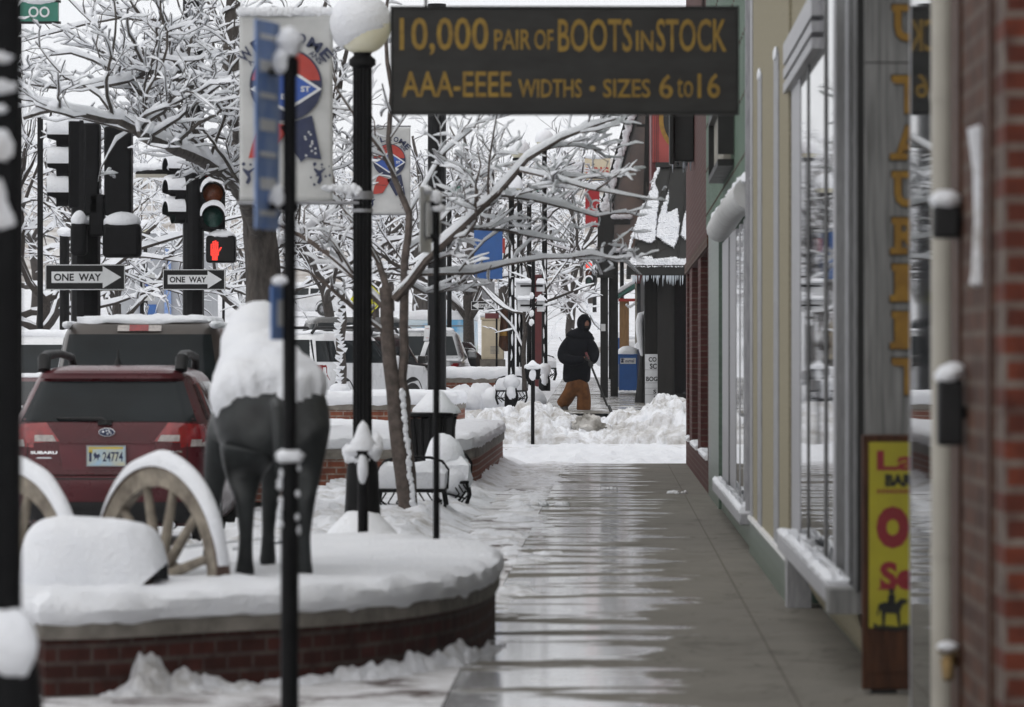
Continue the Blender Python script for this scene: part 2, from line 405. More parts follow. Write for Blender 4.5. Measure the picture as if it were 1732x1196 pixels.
    def _build(s, name, m, parent=None, smooth=35, bevel=0):
        me = bpy.data.meshes.new(name); me.from_pydata(s.v, [], s.f); me.update()
        if m is not None: me.materials.append(M[m] if isinstance(m, str) else m)
        o = bpy.data.objects.new(name, me); COL.objects.link(o)
        if smooth:
            me.polygons.foreach_set('use_smooth', [True]*len(me.polygons))
            try: me.set_sharp_from_angle(angle=R(smooth))
            except Exception: pass
        if bevel:
            b = o.modifiers.new('bevel', 'BEVEL'); b.width = bevel; b.segments = 2; b.limit_method = 'ANGLE'; b.angle_limit = R(40)
        if parent: o.parent = parent
        return o

_tc = {}
def text2d(t, bold=0.0):
    if (t, bold) in _tc: return _tc[t, bold]
    c = bpy.data.curves.new('lettering', 'FONT'); c.body = t; c.size = 1; c.offset = bold; c.resolution_u = 3
    o = bpy.data.objects.new('lettering', c); COL.objects.link(o)
    bpy.context.view_layer.update()
    me = bpy.data.meshes.new_from_object(o.evaluated_get(bpy.context.evaluated_depsgraph_get()))
    vs = [(v.co.x, v.co.y) for v in me.vertices]; fs = [tuple(p.vertices) for p in me.polygons]
    bpy.data.objects.remove(o); bpy.data.curves.remove(c); bpy.data.meshes.remove(me)
    x0, x1 = min(v[0] for v in vs), max(v[0] for v in vs); y0, y1 = min(v[1] for v in vs), max(v[1] for v in vs)
    _tc[t, bold] = ([((x-x0)/(x1-x0), (y-y0)/(y1-y0)) for x, y in vs], fs)
    return _tc[t, bold]

def tag(o, label=None, cat=None, group=None, kind=None):
    if label: o['label'] = label
    if cat: o['category'] = cat
    if group: o['group'] = group
    if kind: o['kind'] = kind
    return o
def thing(name, label, cat, loc=(0, 0, 0), rz=0, group=None):
    o = bpy.data.objects.new(name, None); COL.objects.link(o)
    o.location = loc; o.rotation_euler = (0, 0, rz); o.empty_display_size = .2
    return tag(o, label, cat, group)
def kids(o): return [c for c in bpy.data.objects if c.parent == o]
def dup(root, loc, rz, label, group=None, scale=None):
    r = root.copy(); COL.objects.link(r); r.location = loc; r.rotation_euler = (0, 0, rz)
    r['label'] = label
    if group: r['group'] = group
    if scale: r.scale = (scale,)*3
    for ch in kids(root):
        c = ch.copy(); COL.objects.link(c); c.parent = r
        for g in kids(ch):
            e = g.copy(); COL.objects.link(e); e.parent = c
    return r
def part(t, name, mb, m, **k): return mb.build(name, m, t, **k)
def lerp(a, b, t): return a+(b-a)*t
def table(kn, x):
    if x <= kn[0][0]: return kn[0][1]
    for (a, b), (c, d) in zip(kn, kn[1:]):
        if x <= c: return lerp(b, d, (x-a)/(c-a))
    return kn[-1][1]
GZ = [(0, 0), (83, 0), (92, .62), (108, .82), (120, .98), (135, 1.2), (180, 2.4), (228, 4), (300, 6), (420, 9), (900, 15)]
def gz(y): return table(GZ, y)
def vlump(x, y, z, s, r=.62): return math.sqrt(max(0, r*r-noise.voronoi(V((x*s, y*s, z)))[0][0]**2))/s
def fr3(x, y, z, k=1): return noise.fractal(V((x*k, y*k, z*k)), 1, 2, 5)
# ================================================================ the setting
def setting(name, mb, m, **k): return tag(mb.build(name, m, **k), kind='structure')
xs = [-400, -120, -40, -20, -12, -7, -3.3, -3.1, -1, 1.5, 4, 10, 40, 120, 400]
ys = [-30, 0, 20, 40, 60, 74, 83, 86, 89, 92, 100, 108, 120, 135, 155, 180, 205, 228, 260, 300, 360, 420, 600, 900]
g = MB(); g.add([(x, y, gz(y)-.15) for y in ys for x in xs],
      [(j*len(xs)+i, j*len(xs)+i+1, (j+1)*len(xs)+i+1, (j+1)*len(xs)+i) for j in range(len(ys)-1) for i in range(len(xs)-1)])
setting('ground', g, 'snow_slush')
setting('sidewalk', MB().b2(-.75, 1.6, -8, 71.9, -.14, 0), 'wet', smooth=0)
setting('brick_pavement', MB().b2(-3.1, -.756, -8, 71.9, -.14, .002), 'paver', smooth=0)
pv = MB(); pv.grid(lambda u, v: V((lerp(-1.4, 1.7, u), lerp(91, 131, v), gz(lerp(91, 131, v))+.01)), 4, 40)
setting('pavement', pv, 'wet_far')
# snow drifted on the brick strip beyond the planter, and the lightly covered corner
def drift(x, y):
    n = .5+.5*noise.fractal(V((x*1.6, y*.9, 3)), 1, 2, 6)
    edge = max(0, min(1, (-1.25-x+.25*noise.noise(V((y*.7, 1, 0))))/.5))
    return -.03+edge*(.08+.13*n+.5*vlump(x, y*.6, 2, 5)+.4*vlump(x, y*.6, 4, 12))*min(1, (y-28.5)/2)
sm = MB(); sm.grid(lambda u, v: V((lerp(-3.2, -.8, u), lerp(28.7, 72, v), drift(lerp(-3.2, -.8, u), lerp(28.7, 72, v)))), 46, 260)
tag(sm.build('snow_cover', 'snow_slush'), 'trodden snow lying on the brick strip beside the bare concrete', 'snow', kind='stuff')
def ragged(x, y):
    n = noise.fractal(V((x*2.6, y*1.1, 7)), 1, 2, 7); big = noise.noise(V((x*.6, y*.28, 3)))
    e = n*.55+big*.45-(.02+1.5*max(0, x+.80)+.25*max(0, -1.0-x))
    return .004+.035*min(1, max(-.4, e*2.2))+(.3*vlump(x, y*.7, 2, 14)*min(1, max(0, e*4)))
rs = MB(); rs.grid(lambda u, v: V((lerp(-1.5, -.25, u), lerp(24.6, 71.6, v), ragged(lerp(-1.5, -.25, u), lerp(24.6, 71.6, v)))), 90, 700)
tag(rs.build('slush', 'snow_slush'), 'ragged patches of slush along the edge of the bare concrete', 'slush', kind='stuff')
def corner(x, y):
    n = noise.fractal(V((x*2.2, y*.55, 9)), 1, 2, 6)
    ramp_ = max(0, min(1, (y-71.2-.5*noise.noise(V((x*1.4, 4, 0))))/2.2))
    hill = math.exp(-((y-77.0)/2.4)**2)*.17*(.35+.8*max(0, min(1, (x+2.2)/1.2))+.5*noise.noise(V((x*.8, 2, 0))))+.10*(.4-noise.voronoi(V((x*4, y*1.1, 2)))[0][0])*max(0, min(1, (y-72)/1.5))
    return -.06+ramp_*(.075+hill+.05*n+.45*vlump(x, y*.7, 3, 6)+.4*vlump(x, y*.7, 6, 15)-.06)*(1-max(0, min(1, (y-83.2-.5*noise.noise(V((x*2, 1, 6))))/.9)))
cm = MB(); cm.grid(lambda u, v: V((lerp(-9, 3, u), lerp(70.4, 84.6, v), corner(lerp(-9, 3, u), lerp(70.4, 84.6, v)))), 150, 130)
tag(cm.build('snow_cover', 'snow'), 'low smooth snow lying across the street corner before the ploughed bank', 'snow', kind='stuff')
setting('road', MB().add([(x, y, table([(83, -.02), (86.5, .0), (91.5, .45)], y)) for y in (83.2, 86.5, 91.4) for x in (-30, 4)], [(0, 1, 3, 2), (2, 3, 5, 4)]), 'wet_road', smooth=0)
# ploughed bank of broken snow across the crossing
def bank(x, y):
    t = (y-86.0)/5.2
    px = CX+x*F/89
    top = table([(500, .35), (640, .40), (760, .46), (800, .60), (850, .78), (900, .86), (930, .78), (945, .60), (985, .46), (1015, .44), (1040, .64), (1075, .66), (1090, .74), (1110, .92), (1135, .98), (1165, .95), (1300, .9)], px)
    prof = math.sin(math.pi*min(1, max(0, t))**.62)**.7
    b = noise.fractal(V((x*1.7, y*1.2, 2)), 1, 2, 3)
    c = noise.cell_vector(V((x*3.1+.4*b, y*2.3, 0))).x
    v = noise.voronoi(V((x*3.4, y*2.0, 1.0)))[0][0]
    v2 = noise.voronoi(V((x*8, y*5, 4.0)))[0][0]
    return table(GZ, y)*.55-.08+prof*(top*(.80+.16*b)+.9*vlump(x+.2*b, y*.8, 1, 3.2)*min(1, prof*2)+.8*vlump(x, y*.8+.1*b, 5, 7.5)+.7*vlump(x, y*.8, 8, 17)-.18)
bk = MB(); bk.grid(lambda u, v: V((lerp(-6.5, 2.6, u)+.03*fr3(u*90, v*60, 1), lerp(85.9, 91.4, v)+.05*fr3(u*70, v*40, 7), bank(lerp(-6.5, 2.6, u), lerp(85.9, 91.4, v)))), 460, 120)
tag(bk.build('snow_bank', 'snow_dirty', smooth=60), 'ploughed bank of broken lumpy snow across the crossing', 'snow bank', kind='stuff')
b_ = MB().blob((PX(996, 86.6), 86.75, .26), (.34, .28, .30), .5, 2.6, 34, 22, seed=3)
tag(b_.build('ice_block', mat('grimy_ice', (.50, .485, .46), .7, 0, (.15, .14, .12), 4, .8, 16), smooth=40), 'large grimy grey slab of ploughed snow in the middle of the bank', 'ice block')
# chunks along the foot of the near planter
def planter_edge(px): return table([(-200, 21.6), (40, 21.7), (400, 22.0), (620, 22.7), (780, 24.0), (835, 25.4)], px)
def crumbs(x, y):
    px = CX+x*F/22.5; e = planter_edge(px)-y; w_ = .5+.35*noise.noise(V((x*2.1, 4, 0)))
    k = max(0, 1-abs(e-.08)/w_) if e < .5 or True else 0
    top = table([(60, .06), (200, .09), (248, .16), (268, .30), (285, .26), (320, .15), (370, .10), (430, .05), (560, .07), (640, .10), (700, .11), (760, .12), (800, .08), (835, .03)], px)
    v1 = noise.voronoi(V((x*6.5, y*6.5, 1)))[0][0]; v2 = noise.voronoi(V((x*15, y*15, 5)))[0][0]; v3 = noise.voronoi(V((x*34, y*34, 9)))[0][0]
    n = noise.fractal(V((x*3, y*3, 3)), 1, 2, 4)
    return -.03+k*top*(1.15+.35*n)+min(1, k*3)*(.55*vlump(x, y, 1, 8)+.6*vlump(x, y, 5, 17)+.5*vlump(x, y, 9, 38)-.05)
ck = MB(); ck.grid(lambda u, v: V((lerp(-3.3, -.55, u), lerp(20.9, 25.3, v), crumbs(lerp(-3.3, -.55, u), lerp(20.9, 25.3, v)))), 300, 300)
tag(ck.build('snow_chunks', 'snow_slush', smooth=60), 'shovelled snow crumbs along the foot of the brick planter', 'snow chunks', kind='stuff')
for (px, py, r, lab) in ((912, 857, .10, 'small lump of slush sitting alone on the wet concrete'), (1030, 828, .05, 'thin scrap of slush on the far part of the wet concrete'), (1140, 835, .06, 'crumb of slush by the brick shop wall')):
    d = H*F/(py-CY); b_ = MB()
    for k in range(9): b_.blob((PX(px, d)+rnd.gauss(0, r*.9), d+rnd.gauss(0, r*2), r*.14), (r*rnd.uniform(.3, .8), r*.7, r*rnd.uniform(.25, .5)), .35, 1.7, 10, 7)
    tag(b_.build('slush_lump', 'snow_slush', smooth=50), lab, 'slush')
# far hillside
hl = MB(); hl.grid(lambda u, v: V((lerp(-420, 420, u), lerp(600, 900, v), 9+v*46*(.75+.25*noise.noise(V((u*5, 1, 2))))-6)), 60, 10)
setting('hillside', hl, mat('snowy_scrub_hillside', (.55, .54, .53), .95, 0, (.25, .21, .18), .12, lo=.4, hi=.6))

# ================================================================ shop fronts on the right
W = 1.12
def opened_wall(mb, y0, y1, z0, z1, ops, x0, x1):
    # wall slab x0..x1 with openings [(ya, yb, za, zb)] ordered by y, built of boxes that butt
    y = y0
    for ya, yb, za, zb in ops:
        if ya > y: mb.b2(x0, x1, y, ya, z0, z1)
        if za > z0: mb.b2(x0, x1, ya, yb, z0, za)
        if zb < z1: mb.b2(x0, x1, ya, yb, zb, z1)
        y = yb
    if y < y1: mb.b2(x0, x1, y, y1, z0, z1)
    return mb
# --- far brick shop on the corner
t = thing('brick_shop', 'wine red brick corner shop with tall dark windows beyond the green front', 'shop', (W-.02, 54.4, 0))
ops = [(.9, 5.4, .38, 2.86), (7.4, 12.0, .38, 2.86), (14.2, 16.4, .38, 2.86)]
part(t, 'wall', opened_wall(MB(), 0, 17.5, 0, 7.2, ops, 0, .35), 'brick_yz', smooth=0)
part(t, 'end_wall', MB().b2(.352, 9, 17.2, 17.5, 0, 7.2), 'brick_planter', smooth=0)
part(t, 'roof', MB().b2(.355, 9, .02, 17.19, 6.6, 6.9), 'charcoal', smooth=0)
part(t, 'coping', MB().b2(-.06, .42, 0, 17.56, 7.2, 7.32), 'concrete', smooth=0)
part(t, 'lintel', MB().b2(-.022, 0, .3, 17.5, 2.87, 3.02), 'brick_near_y', smooth=0)
for ya, yb, za, zb in ops:
    fr = MB().b2(.14, .22, ya, ya+.09, za, zb).b2(.14, .22, yb-.09, yb, za, zb).b2(.14, .22, ya+.09, yb-.09, zb-.1, zb).b2(.14, .22, ya+.09, yb-.09, za, za+.07)
    wn = part(t, 'window', fr, 'charcoal', smooth=0)
    part(wn, 'pane', MB().b2(.18, .2, ya+.09, yb-.09, za+.07, zb-.1), 'glass', smooth=0)
    s = MB(); s.pillow([(-.03, ya), (.14, ya), (.14, yb), (-.03, yb)], za, .07, rings=((0, 0), (.01, .6), (-.02, 1)), amp=.012, res=.3)
    part(wn, 'sill_snow', s, 'snow')
part(t, 'projecting_sign', MB().b2(-.30, -.002, 10.2, 10.6, 4.28, 5.6).b2(-.34, -.27, 10.1, 10.7, 4.24, 5.9), 'charcoal', bevel=.02)
ic = MB()
for k in range(14):
    x = rnd.uniform(-.3, -.02); ic.tube([(x, rnd.uniform(10.2, 10.6), 4.28), (x, 10.4, 4.28-rnd.uniform(.05, .16))], [.012, .002], 5)
part(t, 'icicle_fringe', ic, 'ice')
# --- green tiled front
t = thing('green_shop', 'shop front of green tile and green metal siding with a snow edged low window', 'shop', (W, 37.9, 0))
part(t, 'pilaster', MB().b2(-.03, .4, 11.2, 16.48, 0, 3.05), 'tile_green', smooth=0)
part(t, 'bulkhead', MB().b2(.0, .4, .3, 11.2, 0, .2), 'tile_green', smooth=0)
sd = MB()
for k in range(33):
    y = .02+k*.5; sd.b2(-.06, .3, y, y+.33, 3.05, 7.3); sd.b2(-.035, .3, y+.33, y+.5, 3.05, 7.3)
part(t, 'siding', sd, 'siding_green', smooth=0)
part(t, 'roof', MB().b2(.31, 9, .02, 16.4, 6.7, 7.0), 'charcoal', smooth=0)
bl = MB()
for k in range(33):
    for z in (3.2, 3.7, 4.2, 4.7, 5.2): bl.box((-.064, .2+k*.5, z+.0), (.012, .05, .025))
tag(part(t, 'bolt_rows', bl, 'rust'), kind='stuff')
part(t, 'edge_trim', MB().b2(-.066, .3, -.05, .018, .33, 7.4), 'alu', smooth=0)
part(t, 'sill', MB().b2(-.10, .1, .4, 11.0, .2, .30), 'alu', bevel=.01)
s = MB(); s.pillow([(-.10, .45), (-.004, .45), (-.004, 10.9), (-.10, 10.9)], .30, .04, rings=((0, 0), (.006, .6), (-.03, 1)), amp=.02, res=.14); part(t, 'sill_snow', s, 'snow')
fr = MB()
for y, q_ in ((.75, .6), (2.8, .22), (4.2, .22), (6.6, 2.2), (9.6, 2.6)): fr.b2(.0, .09, y-q_/2, y+q_/2, .30, 2.75)
wn = part(t, 'window', fr, 'alu', smooth=0); part(wn, 'pane', MB().b2(.004, .08, .45, 11, .302, 2.68), 'glass', smooth=0)
part(wn, 'dark_gasket', MB().b2(-.002, .05, 7.74, 8.2, .30, 2.74), 'charcoal', smooth=0)
part(t, 'corner_post', MB().b2(-.012, .1, .12, .4, .30, 2.8), 'alu_dull', smooth=0)
aw = MB(); aw.tube([(-.03, .1, 2.88), (-.03, 5, 2.93), (-.03, 11.1, 2.9)], [.13, .12, .13], 14); part(t, 'rolled_awning', aw, 'banner')
s = MB()
for k in range(26):
    y = .2+k*.43; s.blob((-.05+rnd.uniform(-.02, .02), y, 3.0), (.07, .24, .035+rnd.random()*.02), .3, 2, 10, 6)
part(t, 'awning_snow', s, 'snow')
# dark slatted bracket sign on the siding
t2 = thing('bracket_sign', 'dark framed bracket sign with cream slats fixed to the green siding', 'sign', (W-.065, 41.5, 3.25))
part(t2, 'frame', MB().b2(-.14, 0, 0, 4.2, .55, .62).b2(-.14, 0, 0, .1, .1, .55).b2(-.14, 0, 4.1, 4.2, 0, .55).b2(-.14, 0, .1, 4.1, 0, .06), 'charcoal', smooth=0)
sl = MB()
for k in range(9): sl.b2(-.09, -.02, .3+k*.43, .48+k*.43, .06, .55)
part(t2, 'slat_row', sl, 'cream', smooth=0)
# --- cream rendered front with the long bay window
t = thing('cream_shop', 'cream pebble rendered shop front with metal battens and a long white framed bay window', 'shop', (W, 21.72, 0))
part(t, 'wall', MB().b2(-.02, .4, 8.0, 16.1, .30, 7.6), 'pebble', smooth=0)
part(t, 'plinth', MB().b2(-.035, .4, 8.0, 16.1, 0, .27), 'tile_green', smooth=0)
part(t, 'plinth_trim', MB().b2(-.05, .4, 7.9, 16.1, .27, .30), 'white_paint', smooth=0)
for y, z in ((9.7, 3.58), (13.3, 3.66)):
    b = part(t, 'batten', MB().b2(-.028, -.021, y, y+.9, .30, z), 'alu_dull', smooth=0)
    s = MB().blob((-.03, y+.45, z+.015), (.016, .3, .045), .2, 2, 10, 6); part(b, 'snow_tuft', s, 'snow')
part(t, 'end_trim', MB().b2(-.03, -.021, 15.6, 16.1, .3, 7.6), 'alu', smooth=0)
part(t, 'upper_wall', MB().b2(0, .4, 0, 8.0, 3.55, 7.6), 'pebble', smooth=0)
part(t, 'roof', MB().b2(.41, 9, 0, 16.1, 6.9, 7.2), 'charcoal', smooth=0)
part(t, 'head_rail', MB().b2(-.045, .1, 4.0, 8.3, 3.22, 3.28).b2(-.045, .1, 4.0, 8.3, 3.31, 3.37).b2(-.045, .1, 4.0, 8.3, 3.40, 3.53), 'alu', smooth=0)
part(t, 'sill', MB().b2(-.11, .1, .62, 7.5, .36, .46), 'alu', bevel=.012)
part(t, 'sill_bracket', MB().b2(-.05, .1, 7.45, 7.8, .0, .36), 'alu', smooth=0)
part(t, 'sill_end', MB().b2(-.12, .14, .28, .60, .34, .455), 'wood_grey', smooth=0)
s = MB(); s.pillow([(-.11, .7), (-.006, .7), (-.006, 7.45), (-.11, 7.45)], .46, .035, rings=((0, 0), (.006, .6), (-.03, 1)), amp=.02, res=.12); part(t, 'sill_snow', s, 'snow')
bh = MB(); bh.grid(lambda u, v: V((.03+.14*(1-v)**2, lerp(.5, 7.4, u), .36*v)), 2, 10)
part(t, 'bulkhead', bh, 'pebble'); part(t, 'bulkhead_panel', MB().b2(.165, .3, .3, 7.9, 0, .36), 'tile_green', smooth=0)
fr = MB()
for y, ww in ((2.2, .26), (7.3, 1.4)): fr.b2(-.004, .09, y-ww/2, y+ww/2, .46, 3.5)
fr.b2(-.004, .09, 2.33, 6.6, 3.47, 3.549)
wn = part(t, 'window', fr, 'alu', smooth=0); part(wn, 'pane', MB().b2(.0, .07, 2.25, 7.0, .462, 3.48), 'glass', smooth=0)
part(wn, 'mullion', MB().b2(-.004, .06, 3.05, 3.38, .46, 3.47), 'charcoal', smooth=0); part(wn, 'mullion', MB().b2(-.004, .06, 5.35, 5.6, .46, 3.47), 'charcoal', smooth=0)
part(t, 'dark_jamb', MB().b2(.0, .10, .62, 2.06, .46, 3.545), 'charcoal', smooth=0); part(t, 'edge_strip', MB().b2(-.006, .1, .82, 1.02, .46, 3.545), 'alu_dull', smooth=0)
# dark return and grey lettered board at the recessed entrance (both face down the street)
part(t, 'entrance_jamb', MB().b2(.0, .10, .05, .50, .455, 5.2), 'charcoal', smooth=0)
brd = thing('lettered_board', 'tall weathered grey board with ochre slab letters beside the recessed entrance', 'sign', (W+.03, 21.70, .86))
bd = MB(); bd.b2(0, 1.1, -.05, 0, 0, 2.02); bd.b2(0, 1.1, -.05, 0, 2.026, 5); part(brd, 'board', bd, 'wood_grey', smooth=0)
def slab_letter(mb, ch, x, z, w_, h_, y):
    n0 = len(mb.v); mb.text(ch, (x, y, z), (w_, 0, 0), (0, 0, h_), .035); mb.v = [(q[0], q[1]-(.002 if i >= n0 else 0), q[2]) for i, q in enumerate(mb.v)]
    if ch != 'A':                                               # slab serifs
        mb.b2(x-.012, x+w_*.55, y, y+.006, z+h_-.03, z+h_)
    if ch in 'ARI': mb.b2(x-.02, x+w_*.5, y, y+.006, z, z+.03)
lt, sh = MB(), MB()
for ch, y0, y1 in (('U', 8, 70), ('T', 128, 192), ('A', 212, 270), ('U', 290, 350), ('R', 368, 430), ('I', 447, 510), ('I', 527, 590), ('T', 606, 668)):
    z1 = PZ(y0, 21.64)-.86; z0 = PZ(y1, 21.64)-.86; x = PX(1513, 21.64)-W-.03; ww = .12
    slab_letter(sh, ch, x-.006, z0-.006, ww+.012, z1-z0+.012, -.054)
    slab_letter(lt, ch, x, z0, ww, z1-z0, -.062)
part(brd, 'letter_shadow_paint', sh, 'charcoal', smooth=0); part(brd, 'lettering', lt, 'ochre', smooth=0)
ps = thing('poster_sign', 'yellow bar poster with a horse rider in a brown wooden frame below the grey board', 'sign', (PX(1457, 21.6), 21.60, 0))
z1, z0 = PZ(735, 21.6), .02
part(ps, 'frame', MB().b2(0, .75, -.06, 0, z0, z1), 'wood_brown', smooth=0, bevel=.008)
pz = lambda py: PZ(py, 21.53); px_ = lambda px: PX(px, 21.53)-PX(1457, 21.6)
part(ps, 'poster', MB().b2(px_(1470), .7, -.066, -.0605, pz(1062), pz(748)), 'yellow', smooth=0)
part(ps, 'lower_panel', MB().b2(px_(1466), .7, -.066, -.0605, .10, pz(1068)), 'wood_brown', smooth=0)
def ptxt(mb, s_, xa, xb, ya, yb, bold=.02, y=-.0675):
    mb.text(s_, (px_(xa), y, pz(yb)), (px_(xb)-px_(xa), 0, 0), (0, 0, pz(ya)-pz(yb)), bold)
c = MB(); ptxt(c, 'La', 1483, 1552, 762, 796, .03); ptxt(c, 'O', 1482, 1538, 856, 928, .09); ptxt(c, 'Se', 1488, 1548, 950, 998, .05)
for k in range(8): c.box((px_(1486+k*7.5), -.0675, pz(831)), (.012, .002, .018))
c.box((px_(1500), -.0675, pz(996)), (.08, .002, .008)); part(ps, 'red_lettering', c, 'crimson', smooth=0)
c = MB(); ptxt(c, 'BAR', 1497, 1545, 802, 823, .06)
hx = lambda a, b: (px_(a), -.0675, pz(b))
c.prism([hx(1486, 1022), hx(1497, 1018), hx(1513, 1022), hx(1524, 1012), hx(1534, 1014), hx(1534, 1020), hx(1527, 1022), hx(1522, 1034), hx(1523, 1058), hx(1519, 1058), hx(1516, 1038), hx(1498, 1037), hx(1496, 1058), hx(1492, 1058), hx(1491, 1036), hx(1488, 1030), hx(1485, 1042), hx(1483, 1040)], (0, -.002, 0))
c.prism([hx(1501, 1022), hx(1502, 1008), hx(1508, 1002), hx(1514, 1008), hx(1514, 1022)], (0, -.002, 0))
c.prism([hx(1503, 1003), hx(1504, 997), hx(1508, 995), hx(1511, 997), hx(1513, 1003)], (0, -.002, 0))
for k in range(10): c.box((px_(1480+k*6.2), -.0675, pz(1061+rnd.uniform(-3, 3))), (.014, .002, .022))
part(ps, 'black_print', c, 'charcoal', smooth=0)
part(ps, 'foot', MB().b2(.04, .16, -.05, -.01, 0, .019), 'charcoal', smooth=0)
# --- nearest shop: glass, downpipe and brick pier
t = thing('near_shop', 'out of focus orange brick shop pier with a strip of plate glass beside the downpipe', 'shop', (W, 0, 0))
wn = part(t, 'window', MB().b2(.0, .06, 17.86, 17.90, .10, 5).b2(.0, .06, 15.9, 16.0, .1, 5), 'alu', smooth=0)
part(wn, 'pane', MB().b2(.002, .03, 16.0, 17.86, .12, 5), 'glass', smooth=0)
part(t, 'stall_riser', MB().b2(-.01, .4, 15.9, 17.95, 0, .10), 'concrete', smooth=0)
part(t, 'side_pane', MB().b2(.07, 2.4, 17.91, 17.94, .1, 5), 'glass', smooth=0)
part(t, 'pier', MB().b2(.0, .5, 13.92, 15.6, 0, 6), 'brick_near_y', smooth=0)
part(t, 'pier_return', MB().b2(.005, 3, 13.6, 13.915, 0, 6), 'brick_near', smooth=0)
part(t, 'wall_trim', MB().b2(-.012, .0, 15.2, 15.55, 0, 6).b2(-.010, .0, 14.0, 14.12, 0, 6), 'wood_brown', smooth=0)
part(t, 'roof', MB().b2(.5, 9, 13.95, 21.6, 6, 6.3), 'charcoal', smooth=0)
part(t, 'side_wall', MB().b2(2.4, 2.6, 13.95, 21.6, 0, 6), 'cream', smooth=0)
dp = thing('downpipe', 'cream downpipe running down the near shop wall', 'downpipe', (PX(1598, 15.75), 15.75, 0))
part(dp, 'pipe', MB().tube([(0, 0, .02), (0, 0, 5)], .046, 16), 'cream')
part(dp, 'joint_collar', MB().tube([(0, 0, 2.38), (0, 0, 2.41)], .049, 16).tube([(0, 0, .86), (0, 0, .89)], .049, 16), 'cream')
def fixture(name, label, cat, px, py, d, w_, h_, tilt):
    f = thing(name, label, cat, P(px, py, d))
    part(f, 'housing', MB().box((0, 0, 0), (w_, .09, h_)), 'plastic', bevel=.012)
    part(f, 'bracket', MB().box((w_*.5+.02, 0, 0), (.05, .03, .04)), 'iron')
    b = MB().blob((0, 0, 0), (w_*.62, .06, .034), .12, 2, 16, 8)
    o = part(f, 'snow_cap', b, 'snow'); o.location = (0, 0, h_/2+.018); o.rotation_euler = (0, tilt, 0)
fixture('wall_lantern', 'black wall lantern with a flat snow cap on the near downpipe', 'lantern', 1600, 376, 15.2, .086, .105, 0)
fixture('meter_box', 'black box with a slanting snow cap fixed below the lantern', 'box', 1607, 698, 15.0, .082, .21, R(-22))
tp = thing('hose_tap', 'small brass hose tap under a cap of snow low on the wall', 'tap', P(1603, 1118, 15.2))
part(tp, 'body', MB().tube([(.03, .1, 0), (0, 0, 0), (0, -.02, -.06)], [.022, .024, .018], 10).tube([(-.03, -.01, .03), (.03, -.01, .03)], .008, 8), mat('old_brass', (.22, .14, .05), .5, .5, (.12, .08, .03), 20))
part(tp, 'snow_cap', MB().blob((0, 0, .045), (.034, .04, .018), .15, 2, 12, 7), 'snow')
fb = thing('pull_handle', 'long vertical door handle caked in snow on the brown brick', 'handle', P(1661, 345, 14.45))
hp = MB().tube([(-.01, 0, .2), (-.012, 0, -.24)], [.012, .016], 10).tube([(-.01, 0, .19), (.05, .02, .19)], .012, 8).tube([(-.01, 0, -.22), (.05, .02, -.22)], .012, 8)
part(fb, 'bar', hp, 'iron')
sn = MB().tube([(.0, -.01, .236), (-.008, -.01, .225), (-.006, -.01, .19), (.0, -.01, .1), (.002, -.01, -.05), (.0, -.01, -.20), (-.002, -.01, -.245), (0, -.01, -.25)], [.010, .038, .035, .029, .028, .033, .038, .015], 14)
sn.blob((-.014, -.01, .215), (.026, .026, .024), .12, 2, 12, 8)
part(fb, 'snow_crust', sn, 'snow_slush')
sl = MB().blob((PX(1548, 15.7), 15.75, .03), (.05, .16, .20), .12, 1.5, 18, 12)
tag(sl.build('snow_pile', 'snow'), 'pointed heap of snow at the foot of the near shop glass', 'snow pile')

# ================================================================ hanging boot sign
d = 26.0; s_ = F/d
t = thing('hanging_sign', 'black hanging board lettered in gold about pairs of boots in stock', 'sign', P(956, 190, d))
X = lambda px: (px-956)/s_
Z = lambda py: (190-py)/s_
part(t, 'board', MB().b2(X(663), X(1247), 0, .05, 0, Z(14)), 'board', smooth=0, bevel=.004)
ff = MB().b2(X(661), X(1249), -.006, .056, -.014, -.0005).b2(X(661), X(1249), -.006, .056, Z(14)+.0005, Z(14)+.012)
ff.b2(X(660), X(663)-.0005, -.006, .056, -.014, Z(14)+.012).b2(X(1247)+.0005, X(1250), -.006, .056, -.014, Z(14)+.012)
part(t, 'frame', ff, 'charcoal', smooth=0)
words = [('10,000', 676, 826, 30, 94), ('PAIR', 836, 898, 50, 84), ('OF', 904, 936, 50, 84), ('BOOTS', 944, 1069, 32, 88), ('IN', 1076, 1105, 52, 86), ('STOCK', 1110, 1229, 32, 88),
         ('AAA-EEEE', 680, 865, 121, 164), ('WIDTHS', 877, 984, 134, 165), ('SIZES', 1020, 1100, 134, 165), ('6', 1115, 1138, 126, 167), ('to', 1145, 1172, 132, 165), ('16', 1180, 1218, 124, 166)]
l = MB()
for wd, xa, xb, ya, yb in words: l.text(wd, (X(xa), -.003, Z(yb)), (X(xb)-X(xa), 0, 0), (0, 0, Z(ya)-Z(yb)), .0 if wd == 'to' else .012)
l.lathe([(.016, 0), (.016, .002)], (X(1002), -.003, Z(150)), 14, Matrix.Rotation(R(90), 3, 'X'))
part(t, 'lettering', l, 'gold', smooth=0)
arm = MB().tube([(X(600), .025, Z(14)+.30), (W-X(0)-P(956, 190, d).x+X(0), .025, Z(14)+.30)], .02, 10)
for px in (720, 1190): arm.tube([(X(px), .025, Z(14)+.012), (X(px), .025, Z(14)+.29)], .008, 8)
part(t, 'hanger', arm, 'iron')
